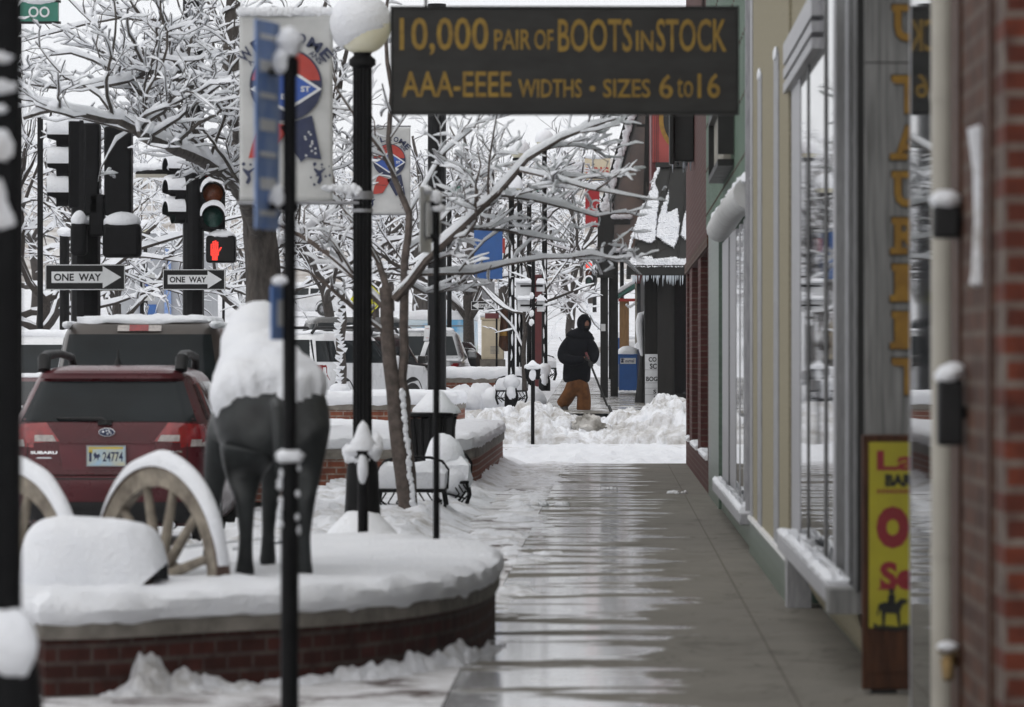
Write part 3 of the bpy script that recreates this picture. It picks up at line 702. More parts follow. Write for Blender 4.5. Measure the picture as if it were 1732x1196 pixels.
# ================================================================ planters
def planter(name, label, outline, z0, zb, zc, snow_h, brick, loc=(0, 0, 0), capo=.025, amp=.02):
    t = thing(name, label, 'planter', loc)
    n = len(outline)
    part(t, 'brick_wall', MB().prism([(x, y, z0) for x, y in outline], (0, 0, zb-z0)), brick, smooth=30)
    cc = MB(); cen = sum((V(p) for p in outline), V((0, 0)))/n
    o2 = []
    for i in range(n):
        a, b, c = V(outline[i-1]), V(outline[i]), V(outline[(i+1) % n]); t_ = (c-a).normalized(); o2.append(b+V((t_.y, -t_.x))*capo)
    cc.prism([(p.x, p.y, zb) for p in o2], (0, 0, zc-zb))
    part(t, 'coping', cc, 'concrete', smooth=30)
    s = MB(); s.pillow([tuple(p) for p in o2], zc, snow_h, rings=((-.004, -.10), (.014, .05), (.022, .35), (.01, .68), (-.03, .88), (-.07, .98)), amp=amp, res=.07, fr=4)
    part(t, 'snow', s, 'snow')
    return t
def smooth_outline(pts, k=6):
    # Catmull-Rom through a closed list
    o = []; n = len(pts)
    for i in range(n):
        p0, p1, p2, p3 = (V(pts[(i+j-1) % n]) for j in range(4))
        for q in range(k):
            t = q/k
            o.append(tuple(.5*((2*p1)+(p2-p0)*t+(2*p0-5*p1+4*p2-p3)*t*t+(-p0+3*p1-3*p2+p3)*t**3)))
    return o
cur = smooth_outline([(-2.67, 21.75), (-1.76, 22.05), (-1.2, 22.75), (-.86, 23.75), (-.70, 24.9), (-.665, 26.2), (-.70, 27.4), (-.86, 28.3), (-1.25, 28.75), (-1.8, 28.85)], 4)
near_out = [(-4.6, 21.6)]+[p for p in cur if p[0] > -2.75 and not (p[0] < -1.85 and p[1] > 26)]+[(-4.6, 28.9)]
near_out = [near_out[0]]+near_out[1:]
# keep the order counter-clockwise
def area(p): return sum(p[i][0]*p[(i+1) % len(p)][1]-p[(i+1) % len(p)][0]*p[i][1] for i in range(len(p)))
if area(near_out) < 0: near_out.reverse()
planter('brick_planter', 'low curved dark brick planter with a thick pillow of snow, nearest of the planters', near_out, 0, .26, .335, .125, 'brick_planter', amp=.016)
planter('brick_planter', 'orange brick planter under deep snow behind the lamp post and bench', [(-5.2, 55), (-1.95, 55), (-1.70, 55.5), (-1.64, 57), (-1.64, 70), (-1.9, 71), (-5.2, 71)], -.1, .40, .52, .16, 'brick_planter2', amp=.018)
planter('brick_planter', 'brick planter with flat snow and a pale coping in front of the white car', [(-7, 75.2), (-2.9, 75.2), (-2.55, 75.8), (-2.5, 79.5), (-7, 79.5)], -.1, .78, .87, .20, 'brick_planter2', amp=.018)
planter('brick_planter', 'low brick planter with snow beside the utility cabinet across the street', [(-4.6, 100), (-1.98, 100), (-1.98, 104), (-4.6, 104)], .5, 1.12, 1.22, .22, 'brick_planter2', amp=.02)
sp2 = MB()
for k in range(22): sp2.blob((lerp(-4.7, -1.7, k/21), 99.2+rnd.random()*.5, .72), (rnd.uniform(.18, .32), .4, rnd.uniform(.26, .40)), .2, 2, 14, 9)
tag(sp2.build('snow_pile', 'snow', smooth=80), 'soft heaped snow against the low brick planter by the utility cabinet', 'snow pile')

# ================================================================ wagon wheels set in the near planter
def wheel(label, px, py, d, yaw, lean=0):
    t = thing('wagon_wheel', label, 'wheel', P(px, py, d), yaw, 'wagon wheels half buried in the planter snow')
    r, RX = .555, Matrix.Rotation(R(90), 3, 'X')           # wheel axis = local Y
    rim = MB(); vs, n = [], 48
    prof = [(r-.095, -.03), (r-.004, -.033), (r-.004, .033), (r-.095, .03)]
    rim = MB(); rim.add([(q*math.cos(2*math.pi*i/n), y, q*math.sin(2*math.pi*i/n)) for i in range(n) for q, y in prof],
        [(i*4+k, i*4+(k+1) % 4, ((i+1) % n)*4+(k+1) % 4, ((i+1) % n)*4+k) for i in range(n) for k in range(4)])
    part(t, 'rim', rim, 'wheel_wood', smooth=40)
    ty = MB(); ty.add([(q*math.cos(2*math.pi*i/n), y, q*math.sin(2*math.pi*i/n)) for i in range(n) for q, y in [(r-.0035, -.037), (r+.008, -.037), (r+.008, .037), (r-.0035, .037)]],
        [(i*4+k, i*4+(k+1) % 4, ((i+1) % n)*4+(k+1) % 4, ((i+1) % n)*4+k) for i in range(n) for k in range(4)])
    part(t, 'iron_tyre', ty, 'rust', smooth=40)
    part(t, 'hub', MB().lathe([(.05, -.12), (.075, -.1), (.095, -.03), (.095, .03), (.075, .1), (.05, .12)], (0, 0, 0), 18, RX), 'wheel_wood')
    for k in range(12):
        a = 2*math.pi*k/12+.26
        if math.sin(a) < -.35: continue
        c_, s_ = math.cos(a), math.sin(a)
        sp = MB().tube([(.08*c_, 0, .08*s_), (.3*c_, 0, .3*s_), ((r-.092)*c_, 0, (r-.092)*s_)], [.03, .026, .021], 8)
        part(t, 'spoke', sp, 'wheel_wood')
    sn = MB(); seg = 44; vs = []
    def ring(i):
        a = R(8)+R(164)*i/seg; th = .010+.070*math.sin(a)**1.3*(.9+.25*noise.noise(V((a*3, px*.1, 0))))
        rr = r+.008
        out_ = []
        for k in range(9):
            b = math.pi*k/8; yy = -math.cos(b)*.046*(.7+.3*math.sin(a)); zz = math.sin(b)*th
            out_.append(((rr+zz-.004)*math.cos(a), yy, (rr+zz-.004)*math.sin(a)))
        return out_
    sn.add([p for i in range(seg+1) for p in ring(i)], [(i*9+k, i*9+k+1, (i+1)*9+k+1, (i+1)*9+k) for i in range(seg) for k in range(8)])
    part(t, 'snow_band', sn, 'snow', smooth=80)
    return t
wheel('weathered wooden wagon wheel with a thick snow band left of the horse statue', 271, 978, 23.55, R(-51))
wheel('weathered wagon wheel half hidden by the near black lamp post', 25, 985, 23.8, R(-49))
m_ = MB().blob((0, 0, .12), (.345, .30, .25), .05, 1.6, 34, 20, flat=.6, seed=4)
# square the heap off a little
m_.v = [(x*(1.0+.0*z), y, z) for x, y, z in m_.v]
t = thing('snowy_boulder', 'squat brown boulder almost buried under a big rounded snow heap beside the wagon wheels', 'boulder', (PX(158, 22.7), 22.7, .42))
def boulder(mb, sx, sy, sz, z0, ex, amp, seed):
    def f(u, v):
        th = math.pi*.5*(v); a = 2*math.pi*u
        cx, sx_ = math.cos(a), math.sin(a); e = 2/ex
        c2 = math.copysign(abs(cx)**e, cx); s2 = math.copysign(abs(sx_)**e, sx_)
        cz = math.cos(th)**e if th < math.pi/2-1e-6 else 0; sz_ = math.sin(th)**e
        p = V((c2*sz_*sx, s2*sz_*sy, cz*sz))
        k = 1+amp*noise.fractal(p*3+V((seed, 0, 0)), 1, 2, 4)
        return V((p.x*k, p.y*k, z0+p.z*k))
    return mb.grid(f, 56, 22)
part(t, 'rock', boulder(MB(), .325, .25, .2, -.06, 3, .12, 3), mat('brown_rock', (.13, .08, .06), .8, 0, (.06, .04, .03), 7, .4, 20))
sb = boulder(MB(), .355, .27, .44, -.09, 4.2, .05, 9)
sb.v = [(x, y, z if not (x > .24 and y < 0) else max(z, .02+(x-.24)*.9)) for x, y, z in sb.v]
part(t, 'snow_heap', sb, 'snow', smooth=80)

# ================================================================ horse statue
def skin_obj(name, chains, m, parent=None, sub=2, root=0):
    # chains: list of lists of (x, y, z, r[, r2]); chains join where points coincide
    idx, vs, rs, es = {}, [], [], []
    for ch in chains:
        prev = None
        for q in ch:
            k = (round(q[0], 3), round(q[1], 3), round(q[2], 3))
            if k not in idx: idx[k] = len(vs); vs.append(q[:3]); rs.append((q[3], q[4] if len(q) > 4 else q[3]))
            if prev is not None: es.append((prev, idx[k]))
            prev = idx[k]
    me = bpy.data.meshes.new(name); me.from_pydata(vs, es, []); o = bpy.data.objects.new(name, me); COL.objects.link(o)
    if m: me.materials.append(M[m])
    sk = o.modifiers.new('skin', 'SKIN'); sk.use_smooth_shade = True; sk.branch_smoothing = .4
    for i, r in enumerate(rs): me.skin_vertices[0].data[i].radius = r
    for i in range(len(rs)): me.skin_vertices[0].data[i].use_root = (i == root)
    sd = o.modifiers.new('subdivision', 'SUBSURF'); sd.levels = sub; sd.render_levels = sub
    # turn it into a plain mesh
    bpy.context.view_layer.update()
    me2 = bpy.data.meshes.new_from_object(o.evaluated_get(bpy.context.evaluated_depsgraph_get()))
    me2.name = name; o.modifiers.clear(); o.data = me2; bpy.data.meshes.remove(me)
    me2.polygons.foreach_set('use_smooth', [True]*len(me2.polygons))
    if parent: o.parent = parent
    return o
# local frame: +Y is the way the horse faces (away from the camera, a little to the left), z=0 at the hooves
hd = 23.45
hs = thing('horse_statue', 'dark bronze horse statue seen from behind with snow on its back', 'statue', (PX(464, hd), hd, .44), R(9)); hs.scale = (.97, .97, .97)
ch = [[(0, .10, .90, .295, .34), (0, .45, .88, .31, .35), (0, .85, .88, .28, .32), (0, 1.15, .93, .21, .28), (0, 1.34, 1.06, .14, .22), (.04, 1.50, 1.15, .11, .17), (.07, 1.64, 1.20, .10, .14), (.08, 1.82, 1.10, .09, .11), (.08, 1.98, .94, .06, .07)]]
for sx, fy in ((-1, .0), (1, -.06)):                                    # hind legs: hip, stifle, hock, fetlock, hoof
    ch.append([(0, .10, .90, .295, .34), (sx*.125, .06, .70, .19, .22), (sx*.15, .12+fy, .53, .082, .11), (sx*.15, -.03+fy, .41, .044, .058), (sx*.145, .0+fy, .22, .033, .037), (sx*.147, .03+fy, .10, .040, .043), (sx*.147, .06+fy, .0, .050, .062)])
for sx, fy in ((-1, .05), (1, -.04)):
    ch.append([(0, 1.15, .93, .21, .28), (sx*.13-.03, 1.12, .70, .13, .15), (sx*.15-.06, 1.12+fy, .55, .068, .075), (sx*.15-.08, 1.13+fy, .38, .045, .05), (sx*.15-.09, 1.12+fy, .20, .034, .036), (sx*.15-.09, 1.14+fy, .09, .040, .043), (sx*.15-.09, 1.17+fy, .0, .050, .06)])
skin_obj('body', ch, 'bronze', hs, 2)
ta = MB().tube([(.0, -.05, .90), (.0, -.17, .86), (.005, -.215, .78), (.01, -.215, .66), (.012, -.18, .55), (.012, -.13, .48)], [.03, .032, .034, .034, .022, .008], 12)
part(hs, 'tail', ta, 'bronze')
for sx in (-1, 1): part(hs, 'ear', MB().lathe([(.025, 0), (.03, .04), (.005, .11)], (.07+sx*.05, 1.62, 1.26), 10), 'bronze')
# snow on back and rump: a copy of the bronze pushed out along its normals where snow has settled
hb_ = [o for o in bpy.data.objects if o.parent == hs and o.name.startswith('body')][0]
def settle(src, name, parent, lvl, wfun, m='snow'):
    o = bpy.data.objects.new('settled', src.data.copy()); COL.objects.link(o)
    sd = o.modifiers.new('s', 'SUBSURF'); sd.levels = lvl; bpy.context.view_layer.update()
    me = bpy.data.meshes.new_from_object(o.evaluated_get(bpy.context.evaluated_depsgraph_get())); bpy.data.objects.remove(o)
    co = [v.co.copy() for v in me.vertices]; no = [v.normal.copy() for v in me.vertices]; mb = MB(); keep = {}
    th = [wfun(p, n) for p, n in zip(co, no)]
    for f in me.polygons:
        if max(th[i] for i in f.vertices) < -.012: continue
        q = []
        for i in f.vertices:
            if i not in keep: keep[i] = len(mb.v); mb.v.append(tuple(co[i]+no[i]*max(-.015, th[i])+V((0, 0, max(0, th[i])*.5*max(0, no[i].z))))) 
            q.append(keep[i])
        mb.f.append(tuple(q))
    bpy.data.meshes.remove(me); return part(parent, name, mb, m, smooth=80)
def wf(p, n):
    e = p.z-(.92+.12*noise.fractal(V((p.x*3.0, p.y*2.2, 1.3)), 1, 2, 5)+.05*noise.noise(V((p.x*14, p.y*14, 3)))+.08*(p.y > 1.2))
    k = max(-1, min(1, e/.07)); 
    return (.022+.055*max(0, n.z)+.012*noise.fractal(p*9, 1, 2, 3))*(k if k < 0 else k**.5)-(.004 if n.z > -.5 else .06)
settle(hb_, 'snow_saddle', hs, 2, wf)
nk = MB().tube([(-.02, .7, 1.08), (-.03, 1.0, 1.13), (-.0, 1.28, 1.20), (.03, 1.46, 1.28), (.05, 1.62, 1.31), (.06, 1.80, 1.2)], [.14, .17, .175, .165, .14, .06], 20)
nk.v = [(x*(1+.08*fr3(x, y, z, 5)), y, z*(1+.01*fr3(x, y, z, 7))) for x, y, z in nk.v]
part(hs, 'mane_snow', nk, 'snow', smooth=80)

# ================================================================ lamp posts, sign posts, meters
def lamp_post(label, loc, globe=True, h=4.0, group='black iron lamp posts'):
    t = thing('lamp_post', label, 'lamp post', loc, 0, group)
    part(t, 'base', MB().lathe([(.165, 0), (.165, .08), (.15, .12), (.14, .30), (.125, .55), (.118, .72), (.105, .80), (.085, .84), (.085, .9)], n=20), 'iron', smooth=50)
    po = MB(); n = 16; prof = []
    for k in range(n):
        for q in (.071, .071, .060, .060): pass
    vs, fs = [], []
    for z in (.88, h):
        for k in range(32):
            a = 2*math.pi*k/32; r = .072 if k % 2 else .062
            vs.append((r*math.cos(a), r*math.sin(a), z))
    fs = [(k, (k+1) % 32, (k+1) % 32+32, k+32) for k in range(32)]
    po.add(vs, fs); part(t, 'shaft', po, 'iron', smooth=0)
    part(t, 'capital', MB().lathe([(.06, h-.02), (.10, h+.01), (.10, h+.05), (.065, h+.08), (.08, h+.14)], n=20), 'iron', smooth=50)
    g_ = part(t, 'globe', MB().lathe([(.07, h+.10)]+[(.213*math.sin(a), h+.30-.213*math.cos(a)) for a in [math.pi*(k+2)/18 for k in range(17)]]+[(.01, h+.513)], n=28), 'globe', smooth=60)
    s = MB()
    def cap(u, v):
        a = 2*math.pi*u; th = math.pi*(.70-.13*math.cos(a+.5))*v
        r = .218+.05*(1-v)+.008*fr3(math.cos(a)*2, math.sin(a)*2, th*2)
        th2 = th*(1+.12*noise.noise(V((math.cos(a)*1.5, math.sin(a)*1.5, 2))))
        if v > .98: r = .212
        return V((-.012+math.sin(th2)*math.cos(a)*r, math.sin(th2)*math.sin(a)*r, h+.30+math.cos(th2)*r))
    s.grid(cap, 32, 14); part(t, 'globe_snow', s, 'snow', smooth=80)
    s = MB()
    for k in range(9): a = R(180+k*22); s.blob((.10*math.cos(a), .10*math.sin(a), .83+.02*rnd.random()), (.045, .045, .05+.02*rnd.random()), .3, 2, 12, 8)
    s.blob((.10, -.06, .90), (.05, .04, .09), .25, 2, 12, 10)
    s.lathe([(.50, -.05), (.46, .06), (.33, .18), (.22, .30), (.12, .40), (.02, .42)], (0, -.08, 0), 26); s.v = [(x+.02*fr3(x, y, z, 5), y, z+.02*fr3(x, y, z, 6)) for x, y, z in s.v]
    part(t, 'base_snow', s, 'snow', smooth=80)
    return t
LH = PZ(94, 35.2)
lamp = lamp_post('black lamp post with a snow capped round globe and a white event banner', (PX(613, 35.2), 35.2, 0), h=LH-.08)
# the nearest post, cut by the left edge of the view
t = lamp0 = thing('lamp_post', 'out of focus black post with crusted snow at the left edge of the view', 'lamp post', (PX(-4, 13), 13, 0), 0, 'black iron lamp posts')
part(t, 'base', MB().lathe([(.19, 0), (.19, .15), (.15, .22), (.135, .45), (.115, .66), (.085, .74), (.067, .80)], n=24), 'iron', smooth=50)
part(t, 'shaft', MB().lathe([(.066, .78), (.064, 4.6)], n=24), 'iron')
s = MB(); s.blob((.035, -.075, .735), (.085, .06, .10), .1, 2, 16, 10); part(t, 'base_snow', s, 'snow')
s = MB()
for z, a, b, q in ((2.34, .05, .016, 0), (2.20, .035, .014, 0), (2.10, .05, .05, 0), (1.95, .02, .06, .01), (1.90, .05, .03, 0), (2.26, .06, .02, 0)): s.blob((q, -.062, z), (a, .012, b), .35, 3, 14, 9)
s.tube([(-.05, -.055, 2.06), (0, -.066, 1.98), (.045, -.052, 1.88)], [.012, .02, .014], 10); part(t, 'snow_crust', s, 'snow_slush')

def banner_panel(parent, w_, h_, x0, z1, y, full=True):
    b = MB(); b.grid(lambda u, v: V((x0+u*w_, y+.012*math.sin(u*5+v*2)+.006*math.sin(v*17), z1-v*h_)), 20, 30)
    o = b.build('banner', 'banner', parent)
    sol = o.modifiers.new('thickness', 'SOLIDIFY'); sol.thickness = .003; sol.offset = 1
    yy = y-.030
    Q = lambda a, c, k=0: V((x0+a*w_, yy-k*.002, z1-c*h_))
    cx, cz, rr, ar = .5, .375, .375, w_/h_
    def disc(mb, r, a0, a1, k, n=40, r2=0):
        pts = [Q(cx+r*math.cos(a0+(a1-a0)*i/n), cz-r*ar*math.sin(a0+(a1-a0)*i/n), k) for i in range(n+1)]
        if r2: pts += [Q(cx+r2*math.cos(a1+(a0-a1)*i/n), cz-r2*ar*math.sin(a1+(a0-a1)*i/n), k) for i in range(n+1)]
        mb.add(pts, [tuple(range(len(pts)))])
    n_ = MB(); disc(n_, rr+.012, 0, 2*math.pi, 0)                                              # outline + lower half
    n_.add([Q(.44, .60, 0), Q(.78, .54, 0), Q(.88, .775, 0), Q(.72, .765, 0), Q(.66, .79, 0)], [(0, 1, 2, 3, 4)])
    part(o, 'navy_print', n_, 'navy', smooth=0)
    r_ = MB(); disc(r_, rr-.008, .12, math.pi-.12, 1); r_.add([Q(.22, .55, 0), Q(.54, .60, 0), Q(.34, .755, 0), Q(.10, .77, 0)], [(0, 1, 2, 3)])
    part(o, 'red_print', r_, 'red_print', smooth=0)
    w2 = MB(); w2.add([Q(.12, .40, 2), Q(.5, .275, 2), Q(.885, .40, 2), Q(.5, .525, 2)], [(0, 1, 2, 3)])
    disc(w2, .17, math.pi, 2*math.pi, 1.5)
    for k in range(11):
        a, c = .68+.16*rnd.random(), .63+k*.0125; r0 = .012
        for q in range(1):
            w2.add([Q(a+.017*math.cos(R(90+36*i))*(1 if i % 2 == 0 else .42), c-.017*ar*math.sin(R(90+36*i))*(1 if i % 2 == 0 else .42), 3) for i in range(10)], [tuple(range(10))])
    part(o, 'white_print', w2, 'sign_white', smooth=0)
    bl = MB(); bl.add([Q(.17, .40, 3), Q(.5, .295, 3), Q(.835, .40, 3), Q(.5, .505, 3)], [(0, 1, 2, 3)]); part(o, 'blue_print', bl, 'blue_print', smooth=0)
    w3 = MB(); w3.text('ST', Q(.66, .415, 4), (w_*.10, 0, 0), (0, 0, h_*.03), .03); w3.text('EST', Q(.45, .455, 4), (w_*.12, 0, 0), (0, 0, h_*.03), .03)
    part(o, 'white_lettering', w3, 'sign_white', smooth=0)
    l = MB()
    for wd, rad, hh, a0, a1, bo in (('WELCOME', .52, .06, R(138), R(42), .03), ('A', .455, .03, R(141), R(141), .02), ('ANS', .455, .03, R(55), R(41), .02)):
        for i, chh in enumerate(wd):
            a = a0+(a1-a0)*(i/max(1, len(wd)-1)); ux, uz = math.sin(a), -math.cos(a); wx, wz = math.cos(a), math.sin(a)
            ww = hh*h_*(.95 if chh not in 'WM' else 1.25); c0 = Q(cx+rad*math.cos(a), .41-rad*ar*math.sin(a), 1)
            l.text(chh, c0-V((ux, 0, uz))*ww/2, V((ux, 0, uz))*ww, V((wx, 0, wz))*hh*h_, bo)
    for cx_, side in ((.10, 1), (.86, -1)):                                                      # little dancing figures at the foot
        for (a, c, r) in ((.0, .80, .02), (.075, .803, .014)): 
            l.add([Q(cx_-.05+a+r*math.cos(R(30*i)), c+r*ar*math.sin(R(30*i)), 1) for i in range(12)], [tuple(range(12))])
        l.add([Q(cx_-.06, .82, 1), Q(cx_+.0, .835, 1), Q(cx_+.06, .82, 1), Q(cx_+.065, .826, 1), Q(cx_+.02, .85, 1), Q(cx_+.03, .885, 1), Q(cx_+.0, .91, 1), Q(cx_-.03, .90, 1), Q(cx_-.005, .87, 1), Q(cx_-.06, .832, 1)], [tuple(range(10))])
        for k in range(9):
            a, c, r = cx_+rnd.uniform(-.1, .12), .80+rnd.random()*.13, rnd.uniform(.008, .016)
            if side < 0: l.add([Q(a+r*math.cos(R(45*i)), c+r*ar*math.sin(R(45*i)), 1) for i in range(8)], [tuple(range(8))])
    part(o, 'navy_lettering', l, 'navy', smooth=0)
    return o
BX0, BW = PX(402, 35)-PX(613, 35.2), PX(561, 35)-PX(402, 35)
bt = thing('banner', 'white street banner with a red and navy rosette hanging left of the lamp post', 'banner', (PX(613, 35.2), 35.2, 0), 0, 'rosette street banners')
banner_panel(bt, BW, PZ(22, 35)-PZ(340, 35), BX0, PZ(22, 35), -.05)
am = MB().tube([(BX0-.02, -.05, PZ(20, 35)), (0, -.05, PZ(20, 35))], .014, 8).tube([(BX0-.02, -.05, PZ(342, 35)), (0, -.05, PZ(342, 35))], .014, 8).tube([(0, 0, PZ(336, 35)), (0, 0, PZ(322, 35))], .082, 18).tube([(0, 0, PZ(352, 35)), (0, 0, PZ(358, 35))], .08, 18)
am.tube([(0, 0, PZ(14, 35)), (0, 0, PZ(26, 35))], .082, 18); part(bt, 'bracket_arm', am, 'alu_dull')
s = MB()
for k in range(18):
    s.blob((BX0+.02+k*BW/17, -.05, PZ(17, 35)), (.045, .022, .028+.012*rnd.random()), .2, 2, 10, 6)
for k in range(9): s.blob((-.03-k*.03, -.05, PZ(322-rnd.random()*6, 35)), (.035, .035, .045-k*.003), .3, 2, 10, 7)
part(bt, 'snow', s, 'snow')

def post(name, label, cat, px, d, top, r, loc_z=0, snow=True, lumps=()):
    t = thing(name, label, cat, (PX(px, d), d, gz(d)+loc_z))
    zt = PZ(top, d)-gz(d)-loc_z
    part(t, 'pole', MB().tube([(0, 0, 0), (0, 0, zt)], r, 14), 'iron')
    return t, zt
# blue sign post in front of the horse
t, zt = post('sign_post', 'thin black post with edge on blue plates standing before the horse statue', 'sign post', 490, 17.8, 95, .026)
d = 17.8
part(t, 'lower_sleeve', MB().tube([(0, 0, 0), (0, 0, PZ(785, d))], .034, 16), 'iron')
part(t, 'clamp', MB().tube([(0, 0, PZ(128, d)), (0, 0, PZ(100, d))], .036, 12).tube([(0, 0, PZ(358, d)), (0, 0, PZ(344, d))], .036, 12).box((-.045, 0, PZ(122, d)), (.06, .04, .025)).box((-.045, 0, PZ(350, d)), (.06, .04, .025)), 'iron')
z0, z1 = PZ(388, d), PZ(36, d)
Mz = Matrix.Rotation(R(77), 3, 'Z')
pl = MB().box((-.085, 0, (z0+z1)/2), (.30, .006, z1-z0), rz=R(77)); part(t, 'upper_plate', pl, 'blue_sign', smooth=0)
mk = MB()
for k in range(7):
    zz = lerp(z1-.06, z0+.06, k/6); c0 = V((-.085, 0, zz))+Mz @ V((0, -.0045, 0)); mk.box(c0, (.20, .002, .045 if k % 2 else .02), rz=R(77))
part(t, 'white_markings', mk, 'sign_white', smooth=0)
z0, z1 = PZ(575, d), PZ(484, d)
pl = MB().box((-.040, 0, (z0+z1)/2), (.16, .006, z1-z0), rz=R(72)); part(t, 'lower_plate', pl, 'blue_sign', smooth=0)
mk = MB(); c0 = V((-.04, 0, (z0+z1)/2))+Matrix.Rotation(R(72), 3, 'Z') @ V((0, -.0045, 0)); mk.box(c0, (.05, .002, .10), rz=R(72)); part(t, 'lower_markings', mk, 'sign_white', smooth=0)
s = MB(); s.blob((0, 0, PZ(72, d)), (.05, .05, .058), .15, 2, 16, 10); s.blob((-.03, -.01, PZ(105, d)), (.034, .04, .05), .2, 2, 14, 9); s.blob((-.045, 0, PZ(335, d)), (.035, .03, .045), .25, 2, 12, 9)
s.blob((-.0, 0, PZ(772, d)), (.055, .05, .028), .2, 2, 14, 9); s.blob((-.03, -.0, PZ(475, d)), (.04, .03, .02), .2, 2, 12, 8)
for k in range(11): s.blob((rnd.choice((-.036, .036, -.03, .03)), -.018, PZ(786+k*11+rnd.random()*9, d)), (rnd.uniform(.006, .013), .012, rnd.uniform(.008, .02)), .5, 2.4, 10, 7)
part(t, 'snow', s, 'snow')
# parking meters
def meter(label, loc, h=1.5, group='parking meters'):
    t = thing('parking_meter', label, 'parking meter', loc, 0, group)
    part(t, 'pole', MB().tube([(0, 0, 0), (0, 0, h-.27)], .034, 14), 'iron')
    for sx in (-1, 1):
        hd_ = MB(); hd_.box((sx*.085, 0, h-.19), (.10, .12, .22), ry=R(sx*8)); part(t, 'meter_head', hd_, 'iron', bevel=.025)
    part(t, 'crossbar', MB().box((0, 0, h-.27), (.26, .08, .05)), 'iron', bevel=.01)
    s = MB(); s.blob((0, 0, h-.08), (.165, .10, .075), .15, 2, 18, 10, flat=.5); s.lathe([(.11, h-.05), (.07, h+.0), (.02, h+.045), (.003, h+.05)], n=14); s.blob((0, -.05, h-.22), (.07, .03, .10), .2, 2, 12, 8)
    part(t, 'snow', s, 'snow')
    return t
met = meter('black twin parking meter capped with snow standing clear in front of the snow bank', (PX(901, 85.6), 85.6, gz(85.6)-.12), h=1.5-(612-617)/93.4-gz(85.6)+.10)
t, zt = post('parking_meter', 'black post with a pointed snow cap just before the flared lamp base', 'parking meter', 614, 30, 770, .034)
part(t, 'head', MB().lathe([(.05, zt-.02), (.075, zt+.02), (.075, zt+.06), (.04, zt+.1)], n=14), 'iron')
s = MB(); s.lathe([(.085, zt+.03), (.09, zt+.06), (.055, zt+.12), (.03, zt+.19), (.004, zt+.22)], n=16); s.blob((.06, -.02, zt+.03), (.06, .05, .04), .2, 2, 12, 8); s.blob((-.06, -.02, zt+.03), (.06, .05, .04), .2, 2, 12, 8)
s.blob((0, -.05, zt-.08), (.035, .03, .10), .2, 2, 10, 8); part(t, 'snow', s, 'snow', smooth=80)
t, zt = post('sign_post', 'tall thin black sign post with edge on white plates by the young tree', 'sign post', 738, 30.2, 340, .021)
d = 30.2
part(t, 'plate', MB().box((-.07, 0, PZ(372, d)), (.30, .006, .42), rz=R(78)).box((-.02, .02, PZ(372, d)), (.2, .006, .22), rz=R(66)), 'sign_white', smooth=0)
part(t, 'clamp', MB().box((-.02, 0, PZ(345, d)), (.08, .05, .03)).box((-.02, 0, PZ(400, d)), (.08, .05, .03)), 'iron')
s = MB(); s.blob((0, 0, zt+.02), (.04, .04, .05), .2, 2, 12, 8); s.blob((-.07, 0, PZ(322, d)), (.05, .05, .03), .2, 2, 12, 8); s.blob((0.01, -.0, PZ(352, d)), (.05, .03, .03), .2, 2, 12, 8)
part(t, 'snow', s, 'snow')
t, zt = post('sign_post', 'black sign post with the grey backs of snow topped plates beyond the meter', 'sign post', 902, 93, 430, .036, loc_z=-.1)
d = 92.9; zz = lambda py: PZ(py, d)-gz(93)+.1; xx = lambda px: PX(px, d)-PX(902, 93)
pl = MB()
for xa, xb, ya, yb in ((872, 898, 478, 505), (907, 921, 478, 493), (875, 896, 507, 527), (908, 921, 507, 527)): pl.b2(xx(xa), xx(xb), .045, .055, zz(yb), zz(ya))
part(t, 'plate_back', pl, 'letterboard', smooth=0, bevel=.01)
part(t, 'cross_bracket', MB().b2(xx(880), xx(918), .02, .044, zz(485), zz(482)).b2(xx(880), xx(918), .02, .044, zz(518), zz(515)), 'iron', smooth=0)
s = MB()
for xa, xb, ya in ((872, 898, 478), (907, 921, 478), (875, 896, 507), (908, 921, 507)): s.pillow([(xx(xa), -.05), (xx(xb), -.05), (xx(xb), .05), (xx(xa), .05)], zz(ya), .07, rings=((0, -.3), (.01, .4), (-.03, 1)), amp=.02, res=.05)
for py in (500, 530, 545): s.blob((-.03, -.02, zz(py)), (.05, .04, .07), .3, 2, 10, 8)
part(t, 'snow', s, 'snow')

